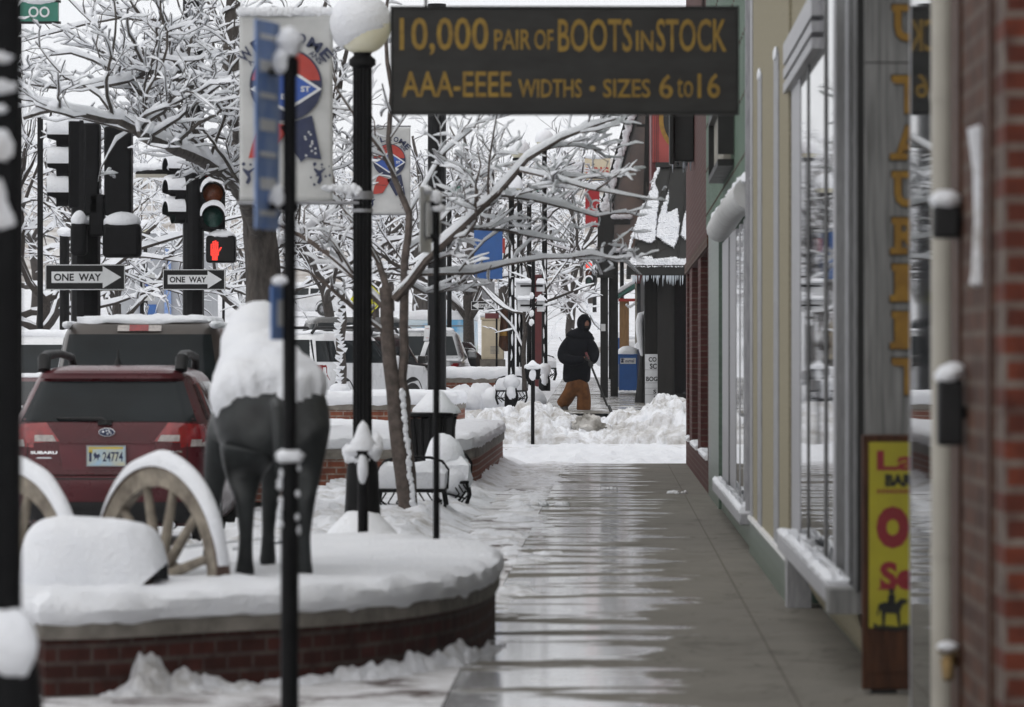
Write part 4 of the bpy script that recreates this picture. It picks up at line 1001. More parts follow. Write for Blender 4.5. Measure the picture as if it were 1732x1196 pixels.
# ================================================================ benches, bin
def bench(label, loc, L=.66, rz=0, group='snow covered iron benches'):
    t = thing('bench', label, 'bench', loc, rz, group)
    part(t, 'seat', MB().b2(-L/2, L/2, -.28, .25, .27, .305), 'iron', bevel=.012)
    bk_ = MB()
    bk_.tube([(-L/2, .27, .29), (-L/2-.01, .30, .48), (-L/2+.05, .31, .56), (-L/4, .315, .595), (0, .315, .60), (L/4, .315, .595), (L/2-.05, .31, .56), (L/2+.01, .30, .48), (L/2, .27, .29)], .014, 8)
    for k in range(5): x = -L/2+L*(k+1)/6; bk_.tube([(x, .28, .29), (x, .315, .59)], .008, 6)
    part(t, 'backrest', bk_, 'iron')
    for sx in (-1, 1):
        for y in (-.25, .24):
            part(t, 'leg', MB().tube([(sx*(L/2-.02), y, .275), (sx*(L/2+.0), y, .15), (sx*(L/2-.05), y, .0)], .016, 8), 'iron')
    r_ = MB()
    for k in range(3):
        for sx in (-1, 1):
            x = sx*L*(.12+.12*k)
            r_.tube([(x, -.27, .268), (x+sx*.06, -.275, .17), (x-sx*.05, -.27, .05)], .009, 6)
    r_.tube([(-L/2+.03, -.27, .20), (-L/4, -.275, .09), (0, -.275, .06), (L/4, -.275, .09), (L/2-.03, -.27, .20)], .012, 6)
    r_.tube([(-L/2+.03, -.26, .12), (0, -.265, .17), (L/2-.03, -.26, .12)], .01, 6)
    part(t, 'scrollwork', r_, 'iron')
    s = MB(); s.pillow([(-L/2+.01, -.26), (L/2-.01, -.26), (L/2-.01, .29), (-L/2+.01, .29)], .306, .24, rings=((0, 0), (.012, .2), (.012, .6), (-.03, .88), (-.10, 1)), amp=.02, res=.06)
    part(t, 'snow', s, 'snow')
    return t
bn = bench('black iron bench with a square cushion of snow beside the young tree trunk', (PX(697, 45.8), 45.8, 0))
dup(bn, (PX(865, 98), 98, gz(98)-.02), 0, 'small snow padded bench beyond the snow bank below the thin lamp posts', scale=.98)
dup(bn, (PX(917, 124), 124, gz(124)+.05), R(4), 'distant bench heaped with snow behind the shoveller', scale=1.1)
d = 49.0
t = bench('bench under a tall drift of snow right of the young tree', (PX(760, d), d, 0), L=.42)
s = MB(); s.blob((-.05, 0, .42), (.23, .28, .36), .10, 1.5, 24, 14); s.blob((.04, -.1, .33), (.20, .22, .2), .12, 1.5, 20, 12); part(t, 'snow_drift', s, 'snow', smooth=80)
d = 51.0
t = thing('litter_bin', 'black slatted litter bin with a pointed cap of snow behind the bench', 'bin', (PX(722, d), d, 0))
q = MB()
for k in range(22):
    a = 2*math.pi*k/22
    q.tube([(.24*math.cos(a), .24*math.sin(a), .05), (.26*math.cos(a), .26*math.sin(a), .6), (.31*math.cos(a), .31*math.sin(a), .95)], .016, 6)
part(t, 'slats', q, 'iron')
part(t, 'rim', MB().lathe([(.30, .93), (.335, .95), (.335, .98), (.29, .99)], n=28), 'iron'); part(t, 'liner', MB().lathe([(.215, .06), (.235, .6), (.265, .92)], n=24), 'plastic')
part(t, 'hood', MB().b2(-.02, .30, -.18, .22, .60, .985), 'plastic', bevel=.03)
s = MB(); s.lathe([(.26, .985), (.25, 1.02), (.17, 1.10), (.08, 1.2), (.01, 1.235)], (.1, 0, 0), 20); s.v = [(x+.03*fr3(x, y, z, 6), y, z+.03*fr3(x, y, z, 5)) for x, y, z in s.v]; part(t, 'snow_cap', s, 'snow', smooth=80)

# ================================================================ signal poles at the crossing
def signal_pole(label, px, d, r, zb, ztop, group='black traffic signal poles'):
    t = thing('signal_pole', label, 'signal pole', (PX(px, d), d, zb), 0, group)
    part(t, 'pole', MB().lathe([(r*1.25, 0), (r*1.25, .25), (r, .35), (r*.97, ztop)], n=12), 'iron2', smooth=20)
    return t
def oneway(t, cx, cz, w_, h_, y, right=True, worn=False):
    b = part(t, 'one_way_plate', MB().b2(cx-w_/2, cx+w_/2, y, y+.004, cz-h_/2, cz+h_/2), 'sign_black', smooth=0)
    e = MB(); i = .012
    e.b2(cx-w_/2+.004, cx+w_/2-.004, y-.0015, y-.0003, cz+h_/2-i, cz+h_/2-.003).b2(cx-w_/2+.004, cx+w_/2-.004, y-.0015, y-.0003, cz-h_/2+.003, cz-h_/2+i)
    e.b2(cx-w_/2+.003, cx-w_/2+i, y-.0015, y-.0003, cz-h_/2+i, cz+h_/2-i).b2(cx+w_/2-i, cx+w_/2-.003, y-.0015, y-.0003, cz-h_/2+i, cz+h_/2-i)
    k = 1 if right else -1
    A = lambda u, v: V((cx+k*u*w_/2, y-.002, cz+v*h_/2))
    e.prism([A(-.84, -.44), A(.44, -.44), A(.44, -.86), A(.90, 0), A(.44, .86), A(.44, .44), A(-.84, .44)], (0, -.001, 0))
    part(b, 'white_arrow', e, 'sign_white', smooth=0)
    l = MB()
    for wd, u0, u1 in (('ONE', -.78, -.28), ('WAY', -.16, .40)):
        l.text(wd, V((cx+(u0 if right else -.40+(u0+.78))*w_/2, y-.0045, cz-h_*.145)), ((u1-u0)*w_/2, 0, 0), (0, 0, h_*.29), .03)
    part(b, 'lettering', l, 'sign_black', smooth=0)
    return b
def signal_head(t, x, y, z, yaw, n=3, lenses=('red_off', 'amber', 'green_lens'), w_=.36, pitch=.37, snow=True, lit=None):
    # housing faces local -Y when yaw = 0
    Mr = Matrix.Rotation(yaw, 3, 'Z'); o = V((x, y, z))
    def add(mb): mb.v = [tuple(o+Mr @ V(p)) for p in mb.v]; return mb
    h = n*pitch
    hs_ = part(t, 'signal_head', add(MB().b2(-w_/2, w_/2, 0, .22, -h, 0)), 'iron2', bevel=.015)
    RX = Matrix.Rotation(R(90), 3, 'X')
    vz, sn = MB(), MB()
    for k in range(n):
        cz = -pitch*(k+.5)
        ln = MB().lathe([(.145, .0), (.12, .02), (.005, .03)], (0, -.001, cz), 24, RX)
        part(hs_, 'lens', add(ln), M['lens_red'] if lenses[k] == 'red_off' else lenses[k])
        # cut-away visor: 300 degrees of a tube that opens downwards
        vs, fs = [], []; nn = 26
        for q in range(nn+1):
            a = R(-65)+R(310)*q/nn; L = .26 if math.sin(a) > -.2 else .15
            for rr, yy in ((.165, -.002), (.17, -L), (.158, -L), (.155, -.002)): vs.append((rr*math.cos(a), yy, cz+rr*math.sin(a)))
        for q in range(nn):
            for j in range(4): fs.append((q*4+j, q*4+(j+1) % 4, q*4+4+(j+1) % 4, q*4+4+j))
        vz.add(vs, fs)
        if snow:
            vs = []; m2 = 18
            for q in range(m2+1):
                a = R(4)+R(172)*q/m2
                for i in range(5):
                    yy = -.005-.26*i/4; th = .012+.075*math.sin(a)**1.2*(1 if i < 4 else .6)*(.85+.3*noise.noise(V((a*2, i*.7, k+x))))
                    vs.append(((.168+th)*math.cos(a), yy, cz+(.168+th)*math.sin(a)))
            fs = [(q*5+i, q*5+i+1, q*5+i+6, q*5+i+5) for q in range(m2) for i in range(4)]
            # close the front lip
            o_ = len(vs)
            for q in range(m2+1):
                a = R(4)+R(172)*q/m2; vs.append((.168*math.cos(a), -.268, cz+.168*math.sin(a)))
            fs += [(q*5+4, o_+q, o_+q+1, q*5+9) for q in range(m2)]
            sn.add(vs, fs)
    part(hs_, 'visors', add(vz), 'iron2', smooth=50)
    if snow:
        sn.pillow([(-w_/2, 0), (w_/2, 0), (w_/2, .22), (-w_/2, .22)], 0, .12, rings=((0, 0), (.01, .5), (-.05, 1)), amp=.02, res=.05)
        part(hs_, 'snow', add(sn), 'snow', smooth=60)
    return hs_
# pole A
d = 58.2; s_ = F/d
ta = signal_pole('large black signal pole with the nearer one way sign and two backward signal heads', 145, d, .185, -.15, 4.65)
ax = lambda px, dd=d: PX(px, dd)-PX(145, d)
az = lambda py, dd=d: PZ(py, dd)+.15
oneway(ta, ax(144, 57.9), az(469, 57.9), .98, .315, -.30)
part(ta, 'sign_bracket', MB().b2(-.3, .3, -.295, -.19, az(469)-.02, az(469)+.02), 'iron2', smooth=0)
part(ta, 'sign_back_plate', MB().b2(ax(170), ax(211), -.06, -.05, az(492), az(448)), 'cream', smooth=0)
signal_head(ta, ax(116), -.0, az(206), R(-82), lenses=('red_off', 'amber', 'green_lens'), pitch=.355)
# two heads seen from behind (they face away)
for xa, xb, y0, y1 in ((146, 172, 210, 365), (180, 226, 216, 366)):
    hb = part(ta, 'signal_head', MB().b2(ax(xa), ax(xb), -.30, -.02, az(y1), az(y0)), 'iron2', bevel=.03)
    s = MB(); s.pillow([(ax(xa), -.28), (ax(xb), -.28), (ax(xb), -.04), (ax(xa), -.04)], az(y0), .10, rings=((0, 0), (.01, .5), (-.04, 1)), amp=.02, res=.06); part(hb, 'snow', s, 'snow')
part(ta, 'mounting_bar', MB().b2(ax(140), ax(226), -.16, -.10, az(374), az(367)).b2(ax(155), ax(180), -.3, -.1, az(400), az(330)), 'iron2', bevel=.02)
for xa, xb, y0, y1, nm in ((125, 152, 378, 434, 'pedestrian_signal'), (179, 243, 380, 437, 'pedestrian_signal')):
    hb = part(ta, nm, MB().b2(ax(xa), ax(xb), -.42, -.18, az(y1), az(y0)), 'iron2', bevel=.05)
    s = MB(); s.blob(((ax(xa)+ax(xb))/2, -.30, az(y0)+.02), ((ax(xb)-ax(xa))/2*.98, .13, .13), .08, 2, 20, 12, flat=.3); part(hb, 'snow', s, 'snow', smooth=80)
part(ta, 'pole_stickers', MB().b2(ax(140), ax(160), -.1845, -.184, az(541), az(536)), 'sign_white', smooth=0)
s = MB()
for px, py in ((166, 325), (155, 372), (212, 372), (150, 374)): s.blob((ax(px), -.22, az(py)), (.07, .06, .05), .25, 2, 12, 8)
part(ta, 'snow_tuft', s, 'snow')
# pole B
d = 69; s_ = F/d
tb = signal_pole('black signal pole with the further one way sign and a red hand pedestrian signal', 327, d, .158, -.15, 8)
bx = lambda px, dd=d: PX(px, dd)-PX(327, d)
bz = lambda py, dd=d: PZ(py, dd)+.15
oneway(tb, bx(328, 68.7), bz(473, 68.7), .905, .30, -.30)
part(tb, 'sign_bracket', MB().b2(-.3, .3, -.295, -.16, bz(473)-.02, bz(473)+.02), 'iron2', smooth=0)
part(tb, 'sign_back_plate', MB().b2(bx(365), bx(382), -.06, -.05, bz(490), bz(457)), 'cream', smooth=0)
signal_head(tb, bx(309), 0, bz(269), R(-68), lenses=('red_off', 'amber', 'green_lit'), pitch=.315, w_=.32)
signal_head(tb, bx(361), -.10, bz(268), R(6), lenses=('red_off', 'amber', 'green_lens'), pitch=.345, w_=.36)
part(tb, 'mounting_bar', MB().b2(.1, bx(361), -.02, .06, bz(391), bz(387)).b2(bx(356), bx(366), -.02, .04, bz(398), bz(387)), 'iron2', smooth=0)
ps_ = part(tb, 'pedestrian_signal', MB().b2(bx(350), bx(400), -.20, .05, bz(445), bz(399)), 'iron2', bevel=.04)
part(ps_, 'screen', MB().b2(bx(353), bx(397), -.208, -.203, bz(442), bz(402)), 'sign_black', smooth=0)
hd_ = MB(); Q = lambda px, py: V((bx(px, 68.8), -.212, bz(py, 68.8)))
def dots(poly_test):
    for i in range(40):
        for j in range(34):
            px = 353+i*.62; py = 404+j*1.12
            if poly_test(px, py): hd_.lathe([(.0034, 0), (.0034, .002)], Q(px, py), 6, Matrix.Rotation(R(90), 3, 'X'))
def inhand(px, py):
    x, y = px, py
    for fx, top, w2 in ((357.8, 412, 1.2), (361.2, 407.5, 1.25), (364.8, 406.5, 1.25), (368.2, 409, 1.15)):
        if abs(x-fx) < w2*1.15 and top < y < 427: return True
    if 356.4 < x < 369.8 and 422 < y < 433: return True
    if 359 < x < 368.5 and 433 <= y < 440: return True
    return abs((x-371.5)+(y-423)*.62) < 1.5 and 418 < y < 428
dots(inhand); part(ps_, 'red_hand', hd_, 'red_lit', smooth=0)
s = MB(); s.blob(((bx(350)+bx(400))/2, -.08, bz(399)), (.19, .13, .08), .15, 2, 18, 10, flat=.3); part(ps_, 'snow', s, 'snow', smooth=80)
arm = MB().tube([(-.1, .05, bz(292)), (bx(270), .2, bz(288)), (bx(228), .4, bz(292))], [.075, .065, .05], 10); part(tb, 'mast_arm', arm, 'iron2')
s = MB()
for k in range(16): s.blob((lerp(-.2, bx(228), k/15), lerp(.05, .4, k/15), bz(289)+.06), (.10, .07, .055+.02*rnd.random()), .15, 2, 10, 7)
part(tb, 'arm_snow', s, 'snow', smooth=80)
part(tb, 'arm_plate', MB().b2(bx(228), bx(282), .1, .11, bz(300), bz(294)), 'cream', smooth=0)
# pole C behind the bin
d = 78; tc_ = signal_pole('black signal pole with white papers taped to it behind the litter bin', 739, d, .155, -.05, 7.5)
cx_ = lambda px: PX(px, d)-PX(739, d); cz_ = lambda py: PZ(py, d)+.05
pp = MB(); pp.grid(lambda u, v: V((lerp(cx_(719), cx_(728), u)-(.02*v*v), -.168-.02*math.sin(v*3), lerp(cz_(551), cz_(577), v))), 4, 6)
pp.grid(lambda u, v: V((lerp(cx_(719), cx_(727), u)-.075*v, -.172-.05*math.sin(v*2), lerp(cz_(578), cz_(602), v))), 4, 6)
o = part(tc_, 'paper_notice', pp, 'sign_white'); sol = o.modifiers.new('thickness', 'SOLIDIFY'); sol.thickness = .004
l = MB()
for k in range(7): l.box((cx_(723.5), -.185, cz_(556+k*2.6)), (.05, .002, .006))
part(tc_, 'print_lines', l, 'red_print', smooth=0)
s = MB(); s.lathe([(.36, -.0), (.36, .15), (.24, .45), (.17, .85), (.12, 1.0), (.02, 1.04)], (0, -.1, 0), 20); s.v = [(x+.05*fr3(x, y, z, 4), y, z+.04*fr3(x, y, z, 5)) for x, y, z in s.v]; part(tc_, 'base_snow', s, 'snow', smooth=80)
# second banner on a lamp post behind pole C
d = 74
b2 = thing('banner', 'further white rosette banner half hidden behind the snowy branches', 'banner', (PX(614, d), d, 0), 0, 'rosette street banners')
banner_panel(b2, .66, 1.36, .085, PZ(216, d), -.05)
part(b2, 'post', MB().tube([(0, 0, 0), (0, 0, 5.9)], .06, 12), 'iron')
part(b2, 'bracket_arm', MB().tube([(0, -.05, PZ(214, d)), (.75, -.05, PZ(214, d))], .014, 8).tube([(0, -.05, PZ(363, d)), (.75, -.05, PZ(363, d))], .014, 8), 'alu_dull')
# ================================================================ cars
class Shell:
    # horizontal slices: (z, rear y, front y, half width), each a rounded rectangle
    def __init__(s, tb, n=6.0): s.tb = tb; s.n = n
    def at(s, z):
        t = s.tb
        if z <= t[0][0]: return t[0][1:]
        for a, b in zip(t, t[1:]):
            if z <= b[0]:
                k = (z-a[0])/(b[0]-a[0]); return tuple(lerp(a[i], b[i], k) for i in (1, 2, 3))
        return t[-1][1:]
    def back(s, x, z, off=0):
        r, f, w_ = s.at(z); m, hf = (r+f)/2, (f-r)/2; q = min(.999, abs(x)/w_)
        return V((x, m-hf*(1-q**s.n)**(1/s.n)-off, z))
    def front(s, x, z, off=0):
        r, f, w_ = s.at(z); m, hf = (r+f)/2, (f-r)/2; q = min(.999, abs(x)/w_)
        return V((x, m+hf*(1-q**s.n)**(1/s.n)+off, z))
    def side(s, y, z, sx, off=0):
        r, f, w_ = s.at(z); m, hf = (r+f)/2, (f-r)/2; q = min(.999, abs(y-m)/hf)
        return V((sx*(w_*(1-q**s.n)**(1/s.n)+off), y, z))
    def mesh(s, mb, m=72):
        zs = []
        for a, b in zip(s.tb, s.tb[1:]):
            k = max(1, int((b[0]-a[0])/.05)); zs += [lerp(a[0], b[0], i/k) for i in range(k)]
        zs.append(s.tb[-1][0]); vs, fs = [], []
        for z in zs:
            r, f, w_ = s.at(z); md, hf = (r+f)/2, (f-r)/2
            for i in range(m):
                a = 2*math.pi*(i+.5)/m; e = 2/s.n
                vs.append((w_*math.copysign(abs(math.cos(a))**e, math.cos(a)), md+hf*math.copysign(abs(math.sin(a))**e, math.sin(a)), z))
        for j in range(len(zs)-1):
            for i in range(m): a = j*m+i; b = j*m+(i+1) % m; fs.append((a, b, b+m, a+m))
        fs += [tuple(range(m-1, -1, -1)), tuple(range(len(vs)-m, len(vs)))]
        return mb.add(vs, fs)
    def bp(s, mb, q, off=.004, n=14, m=6, fn='back'):    # rear / front patch; q = four (x, z): bl, br, tr, tl
        f_ = getattr(s, fn)
        def g(u, v):
            x = lerp(lerp(q[0][0], q[1][0], u), lerp(q[3][0], q[2][0], u), v); z = lerp(lerp(q[0][1], q[1][1], u), lerp(q[3][1], q[2][1], u), v)
            return f_(x, z, off)
        return mb.grid(g, n, m)
    def sp(s, mb, q, sx, off=.004, n=10, m=6):           # side patch; q = four (y, z)
        def g(u, v):
            y = lerp(lerp(q[0][0], q[1][0], u), lerp(q[3][0], q[2][0], u), v); z = lerp(lerp(q[0][1], q[1][1], u), lerp(q[3][1], q[2][1], u), v)
            return s.side(y, z, sx, off)
        return mb.grid(g, n, m)
def wheels(t, sh, ys, hw, r=.34, z=.34):
    RY = Matrix.Rotation(R(90), 3, 'Y')
    for y in ys:
        for sx in (-1, 1):
            wt = part(t, 'wheel', MB().lathe([(r*.6, -.10), (r*.93, -.11), (r, -.07), (r, .07), (r*.93, .11), (r*.6, .10)], (sx*(hw-.09), y, z), 26, RY), 'rubber', smooth=40)
            rm = MB().lathe([(r*.62, -.02), (r*.60, .02), (r*.2, .025), (.03, .03)] if sx > 0 else [(r*.62, .02), (r*.60, -.02), (r*.2, -.025), (.03, -.03)], (sx*(hw+.005), y, z), 22, RY)
            part(wt, 'rim', rm, 'alu_dull')
            hole = MB()
            for k in range(5):
                a = 2*math.pi*k/5; hole.lathe([(.055, 0), (.055, .004)], (sx*(hw+.027), y+math.cos(a)*r*.42, z+math.sin(a)*r*.42), 10, RY)
            part(wt, 'rim_openings', hole, 'plastic')
def arches(mb, sh, ys, r=.42, z=.36, zmin=.2):
    for y in ys:
        for sx in (-1, 1):
            vs = []
            for i in range(25):
                a = math.pi*1.24*i/24-math.pi*.12; q = sh.side(y+r*math.cos(a), max(zmin, z+r*math.sin(a)), sx, .004); vs.append(q)
            mb.add(vs, [tuple(range(25))])
def roof_snow(sh, z0, x_, y0, y1, h=.08, amp=.02, r=.25):
    s = MB(); o = []
    for cx, cy, a0 in ((x_-r, y1-r, 0), (-x_+r, y1-r, 90), (-x_+r, y0+r, 180), (x_-r, y0+r, 270)):
        for k in range(5): a = R(a0+k*22.5); o.append((cx+r*math.cos(a), cy+r*math.sin(a)))
    s.pillow(o, z0, h, rings=((.0, -.2), (.01, .2), (0, .65), (-.06, .95), (-.2, 1.0)), amp=amp, res=.1)
    return s

# --- dark red estate car, nearest
sr = [(.24, .22, 4.45, .78), (.30, .06, 4.6, .84), (.42, -.01, 4.74, .88), (.60, -.04, 4.78, .905), (.68, -.03, 4.78, .91), (.70, .015, 4.78, .91), (.90, .03, 4.76, .912), (1.02, .045, 3.9, .90), (1.12, .07, 3.55, .875), (1.18, .10, 3.3, .85),
      (1.40, .30, 2.9, .755), (1.54, .41, 2.6, .685), (1.585, .40, 2.4, .65), (1.62, .50, 2.2, .56), (1.645, .75, 1.9, .42)]
d = 41.0
t = thing('parked_car', 'dark red estate car seen from behind with bare roof rails, nearest of the cars', 'car', (PX(180, d), d, -.15), 0, 'vehicles along the street')
sh = Shell(sr, 7); part(t, 'body', sh.mesh(MB(), 96), 'car_red', smooth=50)
part(t, 'bumper_trim', sh.bp(sh.bp(MB(), [(-.84, .27), (.84, .27), (.84, .46), (-.84, .46)], .006, 30), [(-.60, .655), (.60, .655), (.60, .668), (-.60, .668)], .004, 20, 1), 'plastic')
part(t, 'rear_window', sh.bp(MB(), [(-.765, 1.155), (.765, 1.155), (.625, 1.505), (-.625, 1.505)], .006, 30, 10), 'glass_car')
part(t, 'rear_spoiler', sh.bp(MB(), [(-.63, 1.53), (.63, 1.53), (.60, 1.60), (-.60, 1.60)], .05, 24, 3), 'car_red')
wp = MB(); wp.tube([sh.back(.0, 1.145, .03), sh.back(-.05, 1.18, .03), sh.back(-.44, 1.185, .025)], [.022, .018, .010], 8); wp.box(sh.back(-.02, 1.15, .02), (.12, .05, .045)); part(t, 'rear_wiper', wp, 'plastic')
for sx in (-1, 1):
    tl = part(t, 'taillight', sh.bp(MB(), [(sx*.41, .985), (sx*.895, .955), (sx*.885, 1.125), (sx*.53, 1.15)], .008, 16, 8), 'lens_red')
    sl_ = MB(); sh.sp(sl_, [(.06, .93), (.40, 1.02), (.30, 1.10), (.08, 1.12)], sx, .006, 10, 6); part(tl, 'side_lens', sl_, 'lens_red')
    part(tl, 'reverse_lens', sh.bp(sh.bp(MB(), [(sx*.44, .985), (sx*.63, .985), (sx*.63, 1.04), (sx*.47, 1.04)], .012, 8, 3), [(sx*.72, .94), (sx*.89, .94), (sx*.885, 1.0), (sx*.73, 1.0)], .012, 8, 3), 'lens_clear')
    gl = MB(); sh.sp(gl, [(.42, 1.17), (1.35, 1.14), (1.30, 1.50), (.62, 1.48)], sx, .005); sh.sp(gl, [(1.42, 1.14), (2.4, 1.12), (2.2, 1.50), (1.37, 1.50)], sx, .005); part(t, 'side_window', gl, 'glass_car')
    rr = MB().tube([(sx*.60, .50, 1.60), (sx*.605, .54, 1.70), (sx*.60, .70, 1.735), (sx*.58, 1.5, 1.75), (sx*.57, 2.3, 1.72), (sx*.56, 2.4, 1.63)], [.055, .06, .045, .035, .035, .04], 12); part(t, 'roof_rail', rr, 'plastic')
seam = MB()
for sx in (-1, 1): sh.bp(seam, [(sx*.688, .70), (sx*.696, .70), (sx*.70, 1.15), (sx*.692, 1.15)], .003, 1, 14)
sh.bp(seam, [(-.69, .688), (.69, .688), (.69, .696), (-.69, .696)], .003, 20, 1)
part(t, 'tailgate_seam', seam, 'plastic')
rc = MB(); sh.bp(rc, [(-.38, .74), (.38, .74), (.42, .975), (-.42, .975)], .002, 14, 5); part(t, 'plate_recess', rc, mat('recess_paint', (.085, .008, .014), .35, .2, (.07, .007, .012), 4))
gh = MB(); sh.bp(gh, [(-.41, .968), (.41, .968), (.41, .99), (-.41, .99)], .02, 14, 2); part(t, 'grab_handle', gh, 'car_red')
plt = part(t, 'licence_plate', MB().b2(-.165, .165, -.02, -.014, .775, .945), mat('plate_blue_sky', (.30, .43, .55), .45, 0, (.46, .45, .32), 6, lo=.4, hi=.6), smooth=0)
f_ = MB(); f_.b2(-.172, .172, -.024, -.0135, .768, .777).b2(-.172, .172, -.024, -.0135, .943, .952).b2(-.172, -.163, -.024, -.0135, .777, .943).b2(.163, .172, -.024, -.0135, .777, .943); part(plt, 'frame', f_, 'alu_dull', smooth=0)
l = MB(); l.text('1', (-.148, -.0215, .81), (.022, 0, 0), (0, 0, .085), .02); l.text('24774', (-.03, -.0215, .81), (.175, 0, 0), (0, 0, .085), .02)
l.prism([(-.115, -.0215, .815), (-.10, -.0215, .845), (-.112, -.0215, .87), (-.095, -.0215, .895), (-.08, -.0215, .87), (-.06, -.0215, .88), (-.05, -.0215, .855), (-.065, -.0215, .845), (-.07, -.0215, .815), (-.08, -.0215, .845), (-.095, -.0215, .835)], (0, .0005, 0)); part(plt, 'lettering', l, 'navy', smooth=0)
l = MB(); l.b2(-.15, .15, -.0212, -.0205, .92, .937).box((-.135, -.021, .90), (.035, .001, .03)); part(plt, 'yellow_band', l, mat('plate_yellow', (.55, .42, .05), .5, 0, (.45, .35, .05), 9), smooth=0)
em = MB(); em.lathe([(.075, 0), (.07, .012), (.003, .014)], (0, 0, 0), 28, Matrix.Rotation(R(90), 3, 'X')); em.v = [(x, y+.055-.02, z*.52+1.065) for x, y, z in em.v]; eo = part(t, 'badge', em, 'chrome')
em = MB(); em.lathe([(.066, 0), (.003, .001)], (0, 0, 0), 28, Matrix.Rotation(R(90), 3, 'X')); em.v = [(x, y+.055-.0345, z*.50+1.065) for x, y, z in em.v]; part(eo, 'badge_field', em, 'navy')
st = MB()
for x, z, r in ((-.032, 1.07, .016), (.0, 1.078, .011), (.024, 1.068, .011), (.006, 1.052, .010), (.035, 1.055, .009), (.018, 1.082, .009)):
    st.add([V((x+r*1.5*math.cos(R(90+45*i))*(1 if i % 2 == 0 else .25), .0185, z+r*math.sin(R(90+45*i))*(1 if i % 2 == 0 else .25))) for i in range(8)], [tuple(range(8))])
part(eo, 'badge_stars', st, 'chrome', smooth=0)
l = MB()
def ontail(mb, wd, x0, x1, z0, z1):
    vs, fs = text2d(wd, .03); mb.add([sh.back(lerp(x0, x1, a), lerp(z0, z1, b), .004) for a, b in vs], fs)
ontail(l, 'SUBARU', -.665, -.43, .875, .900); l.add([sh.back(x, z, .004) for x, z in ((-.62, .836), (-.47, .836), (-.49, .848), (-.60, .848))], [(0, 1, 2, 3)])
ontail(l, 'OUTBACK', .43, .66, .885, .905); ontail(l, '2.5i', .54, .62, .850, .868); part(t, 'badge_lettering', l, 'chrome', smooth=0)
an = MB().lathe([(.05, 1.62), (.03, 1.66), (.012, 1.72), (.006, 1.79)], (0, .95, .0), 12); part(t, 'antenna', an, 'plastic')
hr = MB()
wheels(t, sh, (.95, 3.7), .88, .345)
a_ = MB(); arches(a_, sh, (.95, 3.7)); part(t, 'wheel_arch_lining', a_, 'plastic')
part(t, 'exhaust', MB().tube([(.55, .02, .26), (.55, .3, .26)], .045, 12), 'chrome')

# --- big beige estate ahead of it
sr = [(.40, .12, 5.3, .92), (.55, 0, 5.5, .98), (.95, .02, 5.5, 1.0), (1.25, .05, 4.3, 1.0), (1.42, .08, 4.1, .98), (1.98, .30, 3.4, .88), (2.09, .38, 3.2, .83), (2.14, .55, 3.0, .70)]
d = 51.6
t = thing('parked_car', 'large grey beige estate with a snowy roof parked right ahead of the red estate', 'car', (PX(231, d), d, -.15), 0, 'vehicles along the street')
sh = Shell(sr, 7); part(t, 'body', sh.mesh(MB(), 80), 'car_champ', smooth=50)
part(t, 'rear_window', sh.bp(MB(), [(-.88, 1.38), (.88, 1.38), (.78, 1.985), (-.78, 1.985)], .022, 40, 16), 'glass_car')
bl = part(t, 'brake_light', sh.bp(MB(), [(-.24, 2.02), (.24, 2.02), (.24, 2.085), (-.24, 2.085)], .03, 10, 3), 'lens_clear'); part(bl, 'red_lens', sh.bp(MB(), [(-.11, 2.022), (.10, 2.022), (.10, 2.09), (-.11, 2.09)], .036, 6, 3), 'lens_red')
for sx in (-1, 1):
    g = MB(); sh.sp(g, [(.35, 1.42), (1.6, 1.38), (1.6, 1.95), (.62, 1.95)], sx, .005); sh.sp(g, [(1.7, 1.38), (3.2, 1.38), (2.9, 1.95), (1.7, 1.95)], sx, .005); part(t, 'side_window', g, 'glass_car')
    part(t, 'taillight', sh.bp(MB(), [(sx*.86, .85), (sx*.985, .85), (sx*.97, 1.2), (sx*.88, 1.2)], .008, 4, 8), 'lens_red')
part(t, 'roof_snow', roof_snow(sh, 2.115, .72, .42, 3.0, .075), 'snow', smooth=80)
s = MB()
for sx in (-1, 1):
    for k in range(14): s.blob((sx*(.80+.02*rnd.random()), .42+k*.2, 2.09), (.05, .14, .04), .25, 2, 10, 7)
part(t, 'gutter_snow', s, 'snow')
wheels(t, sh, (1.1, 4.3), .96, .38, .38)
ra = MB().tube([(.93, 1.6, 1.2), (1.05, 1.6, 1.25)], .03, 8); ra.box((1.12, 1.62, 1.30), (.18, .10, .24)); part(t, 'door_mirror', ra, 'plastic', bevel=.02)

